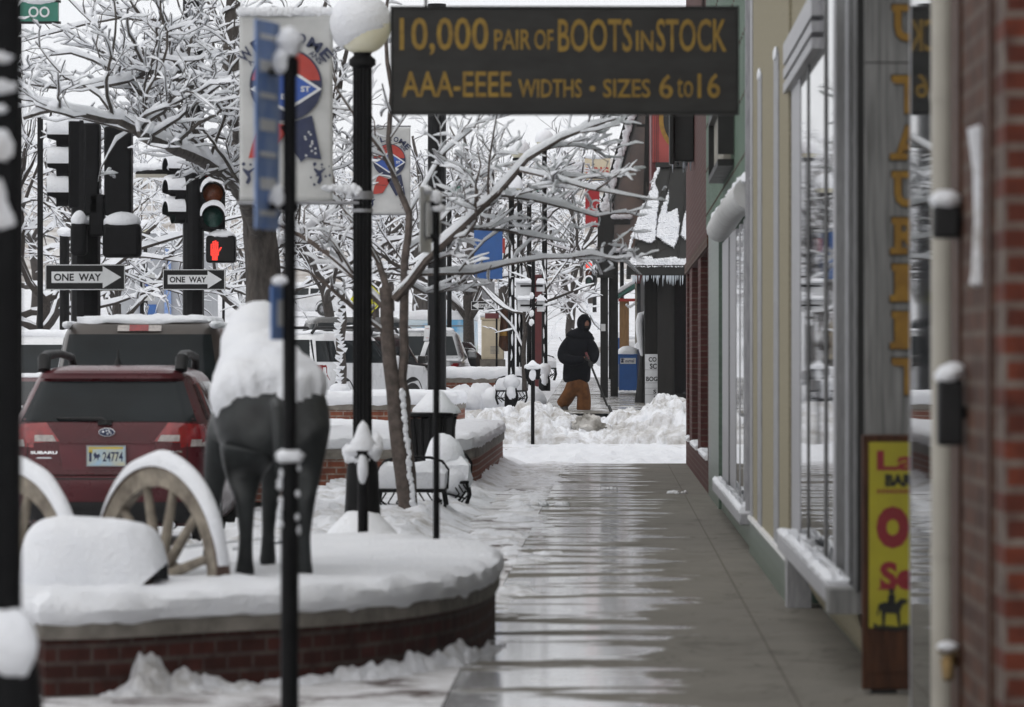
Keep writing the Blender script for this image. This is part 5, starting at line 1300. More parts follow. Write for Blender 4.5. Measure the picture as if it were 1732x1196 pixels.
def side_car(name, label, loc, yaw, paint, tb, n=6, z_belt=1.05, z_top=1.55, wins=(), L=4.5, wb=(.95, 3.5), r=.34, hw=.86, snow_h=.12, rack=False, tail=True, front=False, wind=True, group='vehicles along the street', z_snow=None):
    t = thing('parked_car' if name is None else name, label, 'car' if name is None else name.split('_')[-1], loc, yaw, group)
    sh = Shell(tb, n); part(t, 'body', sh.mesh(MB(), 72), paint, smooth=50)
    for sx in (-1, 1):
        for q in wins: part(t, 'side_window', sh.sp(MB(), q, sx, .006), 'glass_car')
    w0 = sh.at(z_belt+.05)[2]*.86; w1 = sh.at(z_top)[2]*.86
    part(t, 'rear_window', sh.bp(MB(), [(-w0, z_belt+.05), (w0, z_belt+.05), (w1, z_top-.03), (-w1, z_top-.03)], .006), 'glass_car')
    if wind: part(t, 'windscreen', sh.bp(MB(), [(-w0, z_belt+.06), (w0, z_belt+.06), (w1, z_top), (-w1, z_top)], .006, fn='front'), 'glass_car')
    for sx in (-1, 1):
        if tail: part(t, 'taillight', sh.sp(sh.bp(MB(), [(sx*hw*.80, .78), (sx*hw*.99, .78), (sx*hw*.97, 1.08), (sx*hw*.84, 1.08)], .008, 4, 6), [(.04, .80), (.26, .82), (.22, 1.05), (.05, 1.05)], sx, .008, 4, 4), 'lens_red')
        if front: part(t, 'headlight', sh.bp(MB(), [(sx*hw*.55, .62), (sx*hw*.97, .66), (sx*hw*.96, .84), (sx*hw*.6, .76)], .012, 6, 4, 'front'), 'lens_clear')
        m_ = MB().box((sx*(hw+.10), wins[-1][1][0]-.25 if wins else 2.5, z_belt+.08), (.20, .12, .17)); part(t, 'door_mirror', m_, paint, bevel=.03)
    zt = tb[-1][0]
    if snow_h: part(t, 'roof_snow', roof_snow(sh, (z_snow or zt-.02), tb[-1][3]*.98, tb[-1][1]-.02, tb[-1][2], snow_h), 'snow', smooth=80)
    wheels(t, sh, wb, hw, r, r)
    a_ = MB(); arches(a_, sh, wb, r*1.22, r+.02); part(t, 'wheel_arch_lining', a_, 'plastic')
    if rack:
        k = MB()
        for sx in (-1, 1): k.tube([(sx*tb[-1][3]*.9, tb[-1][1]+.02, zt), (sx*tb[-1][3]*.9, tb[-1][1]+.15, zt+.10), (sx*tb[-1][3]*.9, tb[-1][2]-.4, zt+.12), (sx*tb[-1][3]*.9, tb[-1][2]-.2, zt)], .03, 8)
        part(t, 'roof_rack', k, 'plastic')
    return t, sh
SUVT = [(.35, .12, 4.35, .82), (.5, 0, 4.5, .90), (.9, 0, 4.5, .92), (1.05, .02, 4.35, .91), (1.12, .04, 3.15, .90), (1.6, .16, 2.55, .76), (1.70, .25, 2.4, .68)]
SUVW = [[(.16, 1.14), (.80, 1.14), (.80, 1.55), (.26, 1.55)], [(.95, 1.12), (1.85, 1.12), (1.80, 1.56), (.95, 1.56)], [(1.93, 1.12), (2.95, 1.12), (2.45, 1.56), (1.90, 1.56)]]
SEDT = [(.25, .12, 4.35, .80), (.4, 0, 4.55, .86), (.75, .02, 4.5, .88), (.92, .10, 4.3, .87), (.98, .5, 3.2, .84), (1.38, 1.15, 2.2, .62), (1.42, 1.35, 2.1, .5)]
SEDW = [[(.85, 1.0), (1.6, 1.0), (1.6, 1.33), (1.25, 1.33)], [(1.68, 1.0), (2.85, 1.0), (2.3, 1.34), (1.68, 1.34)]]
yaw = -R(62)
# nose-in parked cars at the far side of the planters (heading right and away)
t, sh = side_car(None, 'white boxy off roader with a roof rack parked nose in behind the planters', P(470, 711, 92.2), -R(29), 'car_white', SUVT, 7, 1.1, 1.6, SUVW, wb=(.95, 3.55), r=.37, hw=.90, snow_h=.05, rack=True)
t, sh = side_car(None, 'glossy black off roader parked beside the white one behind the young tree', P(572, 706, 96), -R(14), 'car_black', SUVT, 6, 1.1, 1.6, SUVW, wb=(.95, 3.55), r=.37, hw=.90, snow_h=.05, rack=True)
TRK = [(.4, .1, 5.2, .90), (.55, 0, 5.4, .95), (1.0, 0, 5.4, .96), (1.12, .03, 4.2, .95), (1.2, 2.0, 3.9, .93), (1.72, 2.4, 3.3, .75), (1.80, 2.5, 3.2, .66)]
t, sh = side_car(None, 'silver pickup with a red tail lamp partly behind the signal pole', P(704, 700, 101), -R(1), 'car_silver', TRK, 8, 1.2, 1.7, [[(2.4, 1.22), (3.0, 1.22), (2.9, 1.68), (2.5, 1.68)], [(3.06, 1.22), (3.7, 1.22), (3.3, 1.68), (2.98, 1.68)]], wb=(1.1, 4.3), r=.39, hw=.93, snow_h=.06)
t, sh = side_car(None, 'black saloon whose bonnet shows right of the pickup by the utility cabinet', P(492, 655, 112), -R(80), 'car_black', SEDT, 6, .98, 1.36, SEDW, hw=.86, snow_h=.06, wb=(.9, 3.5))
t, sh = side_car(None, 'dark hatchback under rounded snow with a red tail lamp, uphill behind the white off roader', P(506, 630, 132), -R(70), 'car_black', SEDT, 6, .98, 1.36, SEDW, hw=.86, snow_h=.20, wb=(.9, 3.5), z_snow=1.2)
t, sh = side_car(None, 'dark estate with a deep layer of roof snow just in front of the hatchback', P(512, 648, 122), -R(74), 'car_black', SUVT, 6, 1.1, 1.55, SUVW, hw=.90, snow_h=.24, wb=(.95, 3.5), z_snow=1.45)
# white crossover behind the blue paper boxes, nose to the left
t, sh = side_car(None, 'white crossover covered in snow with its nose behind the shoveller', (PX(1275, 134), 134, gz(134)), R(84), 'car_white', [(.28, .1, 4.4, .82), (.42, 0, 4.55, .90), (.78, .02, 4.58, .92), (.95, .05, 4.45, .91), (1.05, .08, 3.5, .88), (1.52, .35, 2.5, .70), (1.60, .55, 2.3, .6)], 5, 1.02, 1.5,
    [[(.45, 1.08), (1.5, 1.08), (1.5, 1.46), (.7, 1.46)], [(1.6, 1.08), (3.1, 1.06), (2.55, 1.46), (1.6, 1.46)]], hw=.90, wb=(.95, 3.6), r=.35, snow_h=.16, front=True)
s = MB(); s.pillow([(-.75, 3.1), (.75, 3.1), (.7, 4.3), (-.7, 4.3)], 1.03, .10, amp=.03); part(t, 'bonnet_snow', s, 'snow')
# left: red saloon and white van facing the camera
d = 66
t, sh = side_car(None, 'red saloon facing the camera with snow on its bonnet at the left edge', (PX(20, d), d+.2, -.1), R(180), 'car_red', SEDT, 6, .98, 1.36, SEDW, hw=.86, snow_h=.06, front=True, wb=(.9, 3.5)); t.location.y = d+4
s = MB(); s.pillow([(-.7, 3.2), (.7, 3.2), (.66, 4.2), (-.66, 4.2)], .93, .08, amp=.02); part(t, 'bonnet_snow', s, 'snow')
part(t, 'grille', sh.bp(sh.bp(MB(), [(-.5, .60), (.5, .60), (.5, .66), (-.5, .66)], .012, 8, 2, 'front'), [(-.5, .70), (.5, .70), (.5, .73), (-.5, .73)], .012, 8, 1, 'front'), 'chrome')
d = 82
t, sh = side_car(None, 'white van facing the camera with a snowy roof behind the red saloon', (PX(75, d), d+4, .1), R(180), 'car_white', [(.35, .1, 4.6, .9), (.5, 0, 4.8, .97), (1.0, 0, 4.8, .98), (1.15, .02, 4.2, .97), (1.75, .15, 3.5, .86), (1.9, .25, 3.3, .75)], 7, 1.2, 1.75, [[(.4, 1.2), (1.9, 1.2), (1.9, 1.7), (.5, 1.7)]], hw=.95, snow_h=.12, front=True, tail=False, wb=(1, 3.9))
# police car far up the hill
d = 226; k = F/d
t, sh = side_car('patrol_car', 'white patrol car with a dark shield and red stripe far up the street', (PX(584, d), d, gz(d)-.12), R(88), 'car_white', SEDT, 6, .98, 1.36, SEDW, hw=.86, snow_h=.10, wb=(.95, 3.6), r=.34)
t['category'] = 'car'
e = MB(); q = [(2.35, .72), (2.75, .72), (2.55, .55), (2.38, .60)]
sh.sp(e, [(2.5, .52), (2.62, .52), (2.80, .80), (2.30, .80)], -1, .008, 6, 4); part(t, 'door_shield', e, 'charcoal')
e = MB(); sh.sp(e, [(2.9, .55), (3.0, .62), (3.9, .82), (3.8, .82)], -1, .008, 6, 2); part(t, 'stripe', e, 'red_print')
# vehicle far right of the beige estate: red tail lamp at the horse
d = 120
t, sh = side_car(None, 'distant dark red car with a lit tail lamp just left of the horse statue', (PX(404, d), d, gz(d)-.35), 0, 'car_red', SEDT, 6, .98, 1.36, SEDW, hw=.86, snow_h=.1, wb=(.9, 3.5))
# white trailer with the painted side
d = 128
m, nt, bs = newmat('painted_mural')
v = coords(nt); s_x = nt.nodes.new('ShaderNodeSeparateXYZ'); nt.links.new(v, s_x.inputs[0])
n_ = noi(nt, v, 1.6, 6)
skyc = mixc(nt, ramp(nt, n_, .48, .6), (.58, .68, .74), (.13, .40, .66))
veg = ramp(nt, noi(nt, v, 9, 5), .35, .6, (.03, .09, .03, 1), (.22, .28, .06, 1))
veg = mixc(nt, ramp(nt, noi(nt, coords(nt, (3, 3, 1)), 4, 2), .56, .62), veg, (.10, .20, .55))
zz_ = math_(nt, 'ADD', s_x.outputs['Z'], math_(nt, 'MULTIPLY', n_, -1.1)); zz_ = math_(nt, 'SUBTRACT', zz_, math_(nt, 'MULTIPLY', s_x.outputs['X'], .42))
col = mixc(nt, ramp(nt, zz_, -.45, -.30), veg, skyc); col = mixc(nt, ramp(nt, s_x.outputs['Z'], 1.46, 1.47), col, (.6, .62, .64))
nt.links.new(col, bs.inputs['Base Color']); bs.inputs['Roughness'].default_value = .4; M['mural'] = m
t = thing('box_trailer', 'white box trailer painted with blue sky and meadow flowers, thick snow on top', 'trailer', (PX(744, d), d, gz(d)))
part(t, 'box', MB().b2(-.9, .9, 0, 4.5, .35, 1.62), 'mural', smooth=0, bevel=.03)
o = part(t, 'box_front', MB().b2(-1.0, -.905, 0, 4.5, .35, 1.62), 'car_white', smooth=0)
part(t, 'top_rail', MB().b2(-.91, .91, -.02, 0, 1.44, 1.47), 'alu_dull', smooth=0)
s = MB(); s.pillow([(-.95, .0), (.9, .0), (.9, 4.4), (-.95, 4.4)], 1.62, .22, amp=.03, res=.15); part(t, 'roof_snow', s, 'snow', smooth=80)
for sx in (-1, 1): part(t, 'wheel', MB().lathe([(.2, -.1), (.32, -.09), (.32, .09), (.2, .1)], (sx*.85, 2, .32), 18, Matrix.Rotation(R(90), 3, 'Y')), 'rubber')

# ================================================================ across the crossing
t = thing('utility_cabinet', 'tall cream utility cabinet capped with snow behind the thin sign post', 'cabinet', (PX(833, 106), 106, gz(106)))
zc = lambda py: PZ(py, 106)-gz(106)
part(t, 'base', MB().b2(-.28, .28, 0, .5, 0, zc(608)), 'concrete', smooth=0); part(t, 'housing', MB().b2(-.25, .25, .02, .48, zc(608), zc(541)), 'cream_sign', smooth=0, bevel=.02)
part(t, 'lid', MB().b2(-.27, .27, 0, .5, zc(541), zc(537)), 'cream_sign', smooth=0)
s = MB(); s.pillow([(-.27, 0), (.27, 0), (.27, .5), (-.27, .5)], zc(537), .12, amp=.02, res=.08); part(t, 'snow', s, 'snow')
dr = MB().b2(-.20, .20, .012, .0195, zc(604), zc(546)); part(t, 'door', dr, 'cream_sign', smooth=0); v_ = MB()
for k in range(6): v_.b2(-.05, .15, .008, .0115, zc(598)+k*.03, zc(598)+k*.03+.012)
part(t, 'vent', v_, 'alu_dull', smooth=0)
s = MB().blob((0, -.1, .05), (.45, .3, .12), .15, 2, 16, 8); part(t, 'snow_skirt', s, 'snow')
t = thing('sign_post', 'thin dark post with a small left pointing one way sign beside the utility cabinet', 'sign post', (PX(840, 102), 102, gz(102)))
part(t, 'pole', MB().tube([(0, 0, 0), (0, 0, PZ(500, 102)-gz(102))], .022, 10), 'iron'); zz = PZ(517, 101.9)-gz(102)
oneway(t, -.27, zz, .56, .19, -.03, right=False)
part(t, 'upper_plate', MB().b2(-.32, -.04, -.03, -.025, zz+.13, zz+.52), 'alu_dull', smooth=0)
part(t, 'lower_plate', MB().b2(-.25, .05, -.03, -.025, zz-.28, zz-.16), 'maroon', smooth=0)
# thin lamps at the far kerb
def slim_lamp(label, px, d, py_top, globe=True, r=.075, arm=0):
    t = thing('street_lamp', label, 'street lamp', (PX(px, d), d, gz(d)-.05), 0, 'slim street lamps beyond the crossing'); h = PZ(py_top, d)-gz(d)+.05
    part(t, 'pole', MB().lathe([(r*1.9, 0), (r*1.9, .25), (r*1.2, .45), (r, .55), (r*.75, h)], n=14), 'iron', smooth=40)
    if globe:
        part(t, 'globe', MB().lathe([(.21*math.sin(a), h+.2-.21*math.cos(a)) for a in [math.pi*(k+.4)/15 for k in range(15)]], n=22), 'globe')
        part(t, 'collar', MB().lathe([(r*.8, h-.06), (.16, h-.02), (.16, h+.03), (.08, h+.05)], n=14), 'iron')
        s = MB().lathe([(.225*math.sin(a)+.01, h+.2+.25*math.cos(a)) for a in [math.pi*.58*(1-k/9)+.02 for k in range(10)]], n=20); part(t, 'globe_snow', s, 'snow', smooth=80)
    s = MB(); s.blob((0, -.05, .52), (.17, .13, .15), .25, 2, 14, 9); s.blob((0, -.05, .3), (.10, .13, .2), .25, 2, 12, 9); part(t, 'base_snow', s, 'snow', smooth=80)
    s = MB()
    for k in range(8): s.blob((rnd.uniform(-.02, .02), -r*.75, .7+k*.35), (.025, .02, .18), .3, 2, 8, 6)
    part(t, 'snow_streak', s, 'snow')
    return t
slim_lamp('slim black lamp post with snow streaks down its shaft left of the grey sign backs', 865, 97, 330)
slim_lamp('second slim lamp post close behind the snow streaked one', 879, 106, 270)
slim_lamp('slim lamp post with a globe standing right of the grey sign backs', 921, 115, 250)
slim_lamp('distant slim lamp post with a snowy globe in the left street trees', 246, 150, 395, r=.08)
slim_lamp('far slim post behind the left signal heads', 692//10*1, 96, 60, globe=False) if False else None
t = thing('gate_post', 'square maroon post behind the sign backs', 'post', (PX(912, 118), 118, gz(118))); part(t, 'shaft', MB().b2(-.14, .14, -.1, .1, 0, PZ(470, 118)-gz(118)), 'maroon', bevel=.02)
part(t, 'cap', MB().b2(-.17, .17, -.13, .13, PZ(470, 118)-gz(118), PZ(470, 118)-gz(118)+.08), 'maroon', bevel=.02)
t = thing('hanging_flag', 'brown and yellow flag hanging limp beside the utility cabinet', 'flag', (PX(857, 103), 103, gz(103)))
fl = MB(); fl.grid(lambda u, v: V((lerp(-.12, .10, u)+.10*v*(u-.6), .04*math.sin(u*9), lerp(PZ(522, 103), PZ(585, 103)-.12*math.sin(u*3), v)-gz(103))), 12, 12)
o = part(t, 'cloth', fl, 'wood_brown'); so = o.modifiers.new('thickness', 'SOLIDIFY'); so.thickness = .01
fl = MB(); fl.grid(lambda u, v: V((lerp(-.11, .08, u)+.10*(.62+.2*v)*(u-.6), -.02+.04*math.sin(u*9), lerp(PZ(560, 103), PZ(568, 103), v)-gz(103))), 12, 3); part(t, 'yellow_band', fl, 'ochre')
part(t, 'pole', MB().tube([(.10, .02, 0), (.10, .02, PZ(505, 103)-gz(103))], .018, 8), 'iron')
t = thing('street_banner', 'blue street banner with a red edge seen through the branches', 'banner', P(828, 472, 110))
part(t, 'cloth', MB().b2(-.36, .30, 0, .01, 0, 1.14), 'blue', smooth=0); part(t, 'edge', MB().b2(.301, .36, 0, .01, .6, .95), 'red_print', smooth=0)
part(t, 'pole', MB().tube([(.5, .02, 1.24), (.5, .02, gz(110)-PZ(472, 110))], .05, 10), 'iron'); part(t, 'arm', MB().tube([(-.36, .02, 1.17), (.5, .02, 1.17)], .015, 8), 'iron')
s = MB().blob((0, 0, 1.20), (.36, .06, .05), .2, 2, 16, 8); part(t, 'snow', s, 'snow')
t = thing('warning_sign', 'fluorescent yellow diamond sign half hidden by the black lamp post', 'sign', (PX(622, 112), 112, gz(112)))
zz = PZ(506, 112)-gz(112); part(t, 'plate', MB().prism([(0, 0, zz-.42), (.42, 0, zz), (0, 0, zz+.42), (-.42, 0, zz)], (0, .005, 0)), 'hi_yellow', smooth=0)
part(t, 'border', MB().prism([(.0, -.003, zz-.38), (.38, -.003, zz), (.36, -.003, zz), (.0, -.003, zz-.36)], (0, .001, 0)), 'sign_black', smooth=0); part(t, 'pole', MB().tube([(0, .03, 0), (0, .03, zz+.3)], .03, 8), 'iron')
# newspaper boxes
def news(label, px, py, d, w_, h_, m, yaw=0, journal=False, tilt=0):
    b = P(px, py, d); t = thing('newspaper_box', label, 'newspaper box', (b.x, d, b.z), yaw, 'newspaper boxes at the kerb')
    part(t, 'cabinet', MB().b2(-w_/2, w_/2, 0, .42, .0, h_), m, smooth=0, bevel=.012)
    part(t, 'rim', MB().b2(-w_/2-.012, w_/2+.012, -.012, .43, h_, h_+.03), m, smooth=0, bevel=.008)
    if journal:
        o = part(t, 'panel', MB().b2(-w_/2+.04, w_/2-.03, -.012, -.001, h_-.19, h_-.06), 'sign_white', smooth=0)
        l = MB(); l.text('ournal', (-w_/2+.15, -.0145, h_-.16), (w_-.22, 0, 0), (0, 0, .075), .02)
        l.box((-w_/2+.085, -.0145, h_-.14), (.055, .002, .05))
        for k, a in enumerate((-35, -15, 5, 25, 50)): l.box((-w_/2+.085+.035*math.sin(R(a)), -.0145, h_-.115+.03*math.cos(R(a))), (.011, .002, .05), ry=R(a))
        part(o, 'lettering', l, 'navy', smooth=0)
        part(t, 'door_edge', MB().b2(-w_/2+.0, -w_/2+.012, -.006, -.0005, .02, h_-.2), 'cream', smooth=0)
    s = MB(); 
    s.lathe([(w_*.62, h_+.02), (w_*.62, h_+.07), (w_*.5, h_+.14), (w_*.30, h_+.20), (w_*.02, h_+.225)], (0, .2, 0), 24)
    s.v = [(max(-w_*.53, min(w_*.53, x))+.01*fr3(x, y, z, 8), max(-.01, min(.43, y)), z+.015*fr3(x, y, z, 7)) for x, y, z in s.v]
    part(t, 'snow_cap', s, 'snow', smooth=80); return t
news('bright blue newspaper box with a white Journal panel and a snow dome', 1062, 664, 107, .42, .84, 'blue', journal=True)
news('blue newspaper box standing just behind the Journal one', 1053, 655, 112, .22, 1.14, 'blue')
news('navy newspaper box with snow heaped on it, right of the Journal one', 1078, 655, 110, .22, .85, 'navy', R(-14))
sk_ = MB()
for k in range(6): sk_.blob((PX(1045+k*8, 106.5), 106.4, PZ(664, 106.5)), (.12, .1, .05), .25, 2, 10, 7)
tag(sk_.build('snow_skirt', 'snow'), 'fringe of snow along the foot of the blue newspaper boxes', 'snow')
# black flared planter base with the snow laden rail, and the letter board
t = thing('sign_stand', 'black flared sign base with a snow laden upright in front of the letter board', 'sign stand', (PX(1086, 98.5), 98.5, gz(98)))
part(t, 'base', MB().lathe([(.16, -.1), (.15, .1), (.11, .35), (.075, .65), (.055, .92), (.05, 1.0)], n=18), 'plastic', smooth=60)
zz = lambda py: PZ(py, 98.5)-gz(98)
part(t, 'upright', MB().tube([(.02, 0, .98), (.03, 0, zz(545)), (.08, 0, zz(540))], .04, 10), 'plastic')
s = MB().tube([(-.0, -.02, zz(603)), (-.03, -.03, zz(585)), (-.055, -.03, zz(560)), (-.06, -.03, zz(545)), (-.02, -.03, zz(533)), (.06, -.02, zz(530)), (.115, -.02, zz(534))], [.03, .065, .08, .085, .075, .05, .03], 14)
s.tube([(.10, -.02, zz(534)), (.115, -.02, zz(560)), (.11, -.02, zz(600))], [.03, .02, .008], 10); s.v = [(x+.015*fr3(x, y, z, 6), y, z) for x, y, z in s.v]; part(t, 'snow', s, 'snow', smooth=80)
d = 96.6
t = thing('letter_board', 'white letter board with black capitals leaning by the dark shop wall', 'sign', (PX(1102, d), d, gz(96)))
zz = lambda py: PZ(py, d)-gz(96); xx = lambda px: PX(px, d)-PX(1102, d)
part(t, 'board', MB().b2(xx(1091), xx(1114), 0, .04, zz(690), zz(599)), 'letterboard', smooth=0)
l = MB()
for wd, xa, xb, ya, yb in (('CO', 1097, 1110.5, 604, 612), ('SC', 1099, 1111, 615, 624), ('BOG', 1093, 1112, 637, 645), ('S', 1105, 1110, 659, 666), ('F', 1106, 1111, 670, 676)): l.text(wd, (xx(xa), -.003, zz(yb)), (xx(xb)-xx(xa), 0, 0), (0, 0, zz(ya)-zz(yb)), .03)
part(t, 'lettering', l, 'sign_black', smooth=0); r_ = MB()
for py in (626, 648, 657, 668): r_.b2(xx(1091), xx(1114), -.004, -.0005, zz(py), zz(py-.7))
part(t, 'rails', r_, 'alu_dull', smooth=0)
# corner building with metal awning
d0 = 97.0
t = thing('corner_building', 'dark corner building with a snowy standing seam metal awning and red fascia across the crossing', 'building', (0, d0, gz(d0)-.1))
zw = lambda py, dd=d0: PZ(py, dd)-gz(d0)+.1
wl = MB(); x0 = PX(1090, d0)
wl.b2(x0, PX(1139, d0), 0, .3, -.3, zw(440)); 
for k in range(7): wl.b2(x0+.0+k*.092, x0+.0+k*.092+.05, -.02, -.0005, 0, zw(455))
wl.b2(PX(1139, d0), 3.5, .0, .3, zw(470), zw(440)); wl.b2(PX(1139, d0), 3.5, 0, .3, -.3, zw(668)); wl.b2(PX(1200, d0), 3.5, 0, .3, zw(668), zw(470))
part(t, 'wall', wl, 'darkwall', smooth=0)
wn = part(t, 'window', MB().b2(PX(1139, d0), PX(1141, d0), .05, .12, zw(668), zw(470)).b2(PX(1141, d0), PX(1200, d0), .05, .12, zw(668), zw(666)), 'charcoal', smooth=0)
part(wn, 'pane', MB().b2(PX(1141, d0), PX(1200, d0), .08, .1, zw(666), zw(470)), 'glass', smooth=0)
part(t, 'side_wall', MB().b2(x0, x0+.3, .302, 30, -.3, zw(455)), 'darkwall', smooth=0)
part(t, 'pilaster', MB().b2(PX(1112.5, 96.3), PX(1139, 96.3), -.7, -.022, -.3, zw(456)), 'darkwall', smooth=0)
part(t, 'upper_wall', MB().b2(PX(1102, d0), 6, .35, 30, zw(440), zw(60)), 'maroon', smooth=0)
part(t, 'roof', MB().b2(x0+.1, 6, .36, 30, zw(60), zw(50)), 'charcoal', smooth=0)
fa = part(t, 'red_fascia', MB().b2(PX(1104, d0), 3.5, .12, .345, zw(274), zw(100)), 'red_panel', smooth=0)
rm_ = MB()
for px in (1106.5, 1110, 1113): rm_.b2(PX(px, d0), PX(px+.8, d0), .10, .1195, zw(274), zw(100))
part(fa, 'fascia_ribs', rm_, 'maroon', smooth=0)
def ell(mb, px, py, rx, rz, y, n=40):
    return mb.prism([(PX(px, d0)+rx*math.cos(2*math.pi*i/n), y, zw(py)+rz*math.sin(2*math.pi*i/n)) for i in range(n)], (0, .01, 0))
part(fa, 'oval_ring', ell(MB(), 1160, 200, .55, .70, .105), 'ochre', smooth=0); part(fa, 'oval_field', ell(MB(), 1160, 200, .46, .61, .09), 'charcoal', smooth=0)
l = MB()
for k in range(5): l.box((PX(1140+k*5, d0), .085, zw(198)), (.035, .004, .5))
part(fa, 'oval_lettering', l, 'red_print', smooth=0)
db, dt = 95.7, 96.9
def aw(px, py, off=0):
    k = (455-py)/(455-283); dd = lerp(db, dt, k)-off; return V((PX(px, dd), dd-d0, PZ(py, dd)-gz(d0)+.1))
def awp(px, py, off=0): return aw(px, py, off)
ap = MB(); n = 12
top_l, bot_l = (1112, 283), (1063, 447)
ap.add([awp(*bot_l), awp(1330, 447), awp(1330, 283), awp(*top_l)], [(0, 1, 2, 3)])
bk_ = [awp(*bot_l), awp(*top_l), V((awp(*top_l).x, 3.5, awp(*top_l).z)), V((awp(*bot_l).x, 3.5, awp(*bot_l).z))]
ap.add(bk_, [(0, 1, 2, 3)])
part(t, 'awning', ap, 'charcoal', smooth=0)
part(t, 'awning_top_trim', MB().b2(awp(*top_l).x-.04, 3.5, awp(*top_l).y-.05, .12, awp(*top_l).z, awp(*top_l).z+.10), 'charcoal', smooth=0)
f0 = awp(1062, 455)
part(t, 'awning_fascia', MB().b2(f0.x-.02, 3.5, f0.y-.06, f0.y+.03, f0.z-.12, f0.z+.08).b2(f0.x-.02, f0.x+.07, f0.y+.03, 3.5, f0.z-.12, f0.z+.08), 'charcoal', smooth=0)
part(t, 'awning_soffit', MB().b2(f0.x+.07, 3.5, f0.y+.031, -.021, f0.z-.04, f0.z), 'darkwall', smooth=0)
sm_ = MB()
for pb, pt in ((1065, 1112.5), (1104, 1134), (1145, 1163), (1187, 1195), (1225, 1225)):
    sm_.tube([awp(pb, 447, .02), awp(pt, 283, .02)], .014, 6)
part(t, 'awning_seams', sm_, 'charcoal')
sn = MB()
def snowpatch(poly, th=.07):
    # fan of a soft patch lying on the awning plane: fine grid clipped by the polygon
    xs_ = [p[0] for p in poly]; ys_ = [p[1] for p in poly]
    def inside(x, y):
        c = False; j = len(poly)-1
        for i in range(len(poly)):
            if (poly[i][1] > y) != (poly[j][1] > y) and x < (poly[j][0]-poly[i][0])*(y-poly[i][1])/(poly[j][1]-poly[i][1])+poly[i][0]: c = not c
            j = i
        return c
    st = 1.0; nx = int((max(xs_)-min(xs_))/st)+3; ny = int((max(ys_)-min(ys_))/st)+3; idx = {}; x0_, y0_ = min(xs_)-st, min(ys_)-st
    cells = set((i, j) for i in range(nx) for j in range(ny) if inside(x0_+i*st+1.3*noise.noise(V((i*.2, j*.2, 1)))+1.5*noise.noise(V((i*.73, j*.73, 2))), y0_+j*st+1.3*noise.noise(V((i*.2, j*.2, 8)))+1.9*noise.noise(V((i*.73, j*.73, 5)))))
    def edge(i, j): return all((i+a, j+b) in cells for a in (-1, 0) for b in (-1, 0))
    vs, fs = [], []
    for i, j in cells:
        f = []
        for a, b in ((0, 0), (1, 0), (1, 1), (0, 1)):
            k = (i+a, j+b)
            if k not in idx:
                idx[k] = len(vs); e = th*(1+.5*noise.noise(V((k[0]*.5, k[1]*.5, 3)))) if edge(*k) else .004
                vs.append(awp(x0_+(k[0]-.5)*st, y0_+(k[1]-.5)*st, e))
            f.append(idx[k])
        fs.append(tuple(f))
    sn.add(vs, fs)
snowpatch([(1107, 307), (1113, 325), (1115, 340), (1112, 360), (1109, 405), (1100, 412), (1085, 407), (1068, 402), (1066, 400), (1075, 385), (1090, 345)])
snowpatch([(1131, 322), (1131, 340), (1128, 360), (1146, 352), (1150, 382), (1148, 402), (1140, 420), (1126, 412), (1110, 400), (1112, 375), (1119, 350)])
snowpatch([(1163, 345), (1166, 412), (1158, 405), (1150, 398), (1155, 375)]); snowpatch([(1168, 340), (1200, 380), (1196, 412), (1168, 410)])
snowpatch([(1064, 440), (1070, 433), (1103, 434), (1106, 438), (1145, 434), (1150, 438), (1200, 434), (1200, 453), (1064, 453)], .09)
snowpatch([(1113, 276), (1117, 284), (1108, 308), (1102, 322), (1100, 318), (1108, 292)], .05); snowpatch([(1098, 330), (1095, 345), (1072, 402), (1062, 440), (1060, 436), (1064, 410), (1085, 350)], .06)
part(t, 'awning_snow', sn, 'snow', smooth=70)
ic = MB()
for k in range(60):
    px = rnd.uniform(1060, 1170); q = awp(px, 456, .02); ic.tube([q-V((0, 0, .12)), q-V((0, 0, .12+rnd.uniform(.05, .22)*(2.2 if px < 1068 else 1)))], [.012, .002], 5)
part(t, 'icicle_row', ic, M['ice'])
# glazed sloping bay behind the awning
d1 = 104.0
t = thing('glazed_bay', 'sloping glazed bay with bronze glass and snow along its dark steel beam', 'building', (0, d1, gz(d1)))
zw = lambda py, dd=d1: PZ(py, dd)-gz(d1)
g = MB(); pts = [(PX(1025, d1), 0, zw(440)), (PX(1036, d1), 0, zw(345)), (PX(1082, d1), 0, zw(170)), (PX(1135, d1), 0, zw(170)), (PX(1135, d1), 0, zw(440))]
g.prism(pts, (0, .04, 0)); part(t, 'end_glazing', g, 'glass_brown', smooth=0)
g = MB(); a, b = V((PX(1022, d1), .05, zw(345))), V((PX(1074, d1), .05, zw(170))); g.add([a, b, b+V((0, 12, 0)), a+V((0, 12, 0))], [(0, 1, 2, 3)]); part(t, 'roof_glazing', g, 'glass_brown', smooth=0)
bm_ = MB()
def beam(p, q, w_, y0=-.12, y1=.0):
    p, q = V((PX(p[0], d1), 0, zw(p[1]))), V((PX(q[0], d1), 0, zw(q[1]))); t_ = (q-p).normalized(); n_ = V((-t_.z, 0, t_.x))*w_/2
    bm_.prism([p+n_+V((0, y0, 0)), p-n_+V((0, y0, 0)), q-n_+V((0, y0, 0)), q+n_+V((0, y0, 0))], (0, y1-y0, 0))
beam((1026, 346), (1076, 170), .26); beam((1025, 346), (1024, 470), .36); beam((1034, 372), (1066, 372), .2, -.10, -.01); beam((1036, 430), (1070, 430), .18, -.10, -.01); beam((1098, 170), (1092, 440), .16, -.1, -.01); beam((1077, 212), (1097, 212), .05, -.09, -.01)
part(t, 'steel_beams', bm_, 'charcoal', smooth=0)
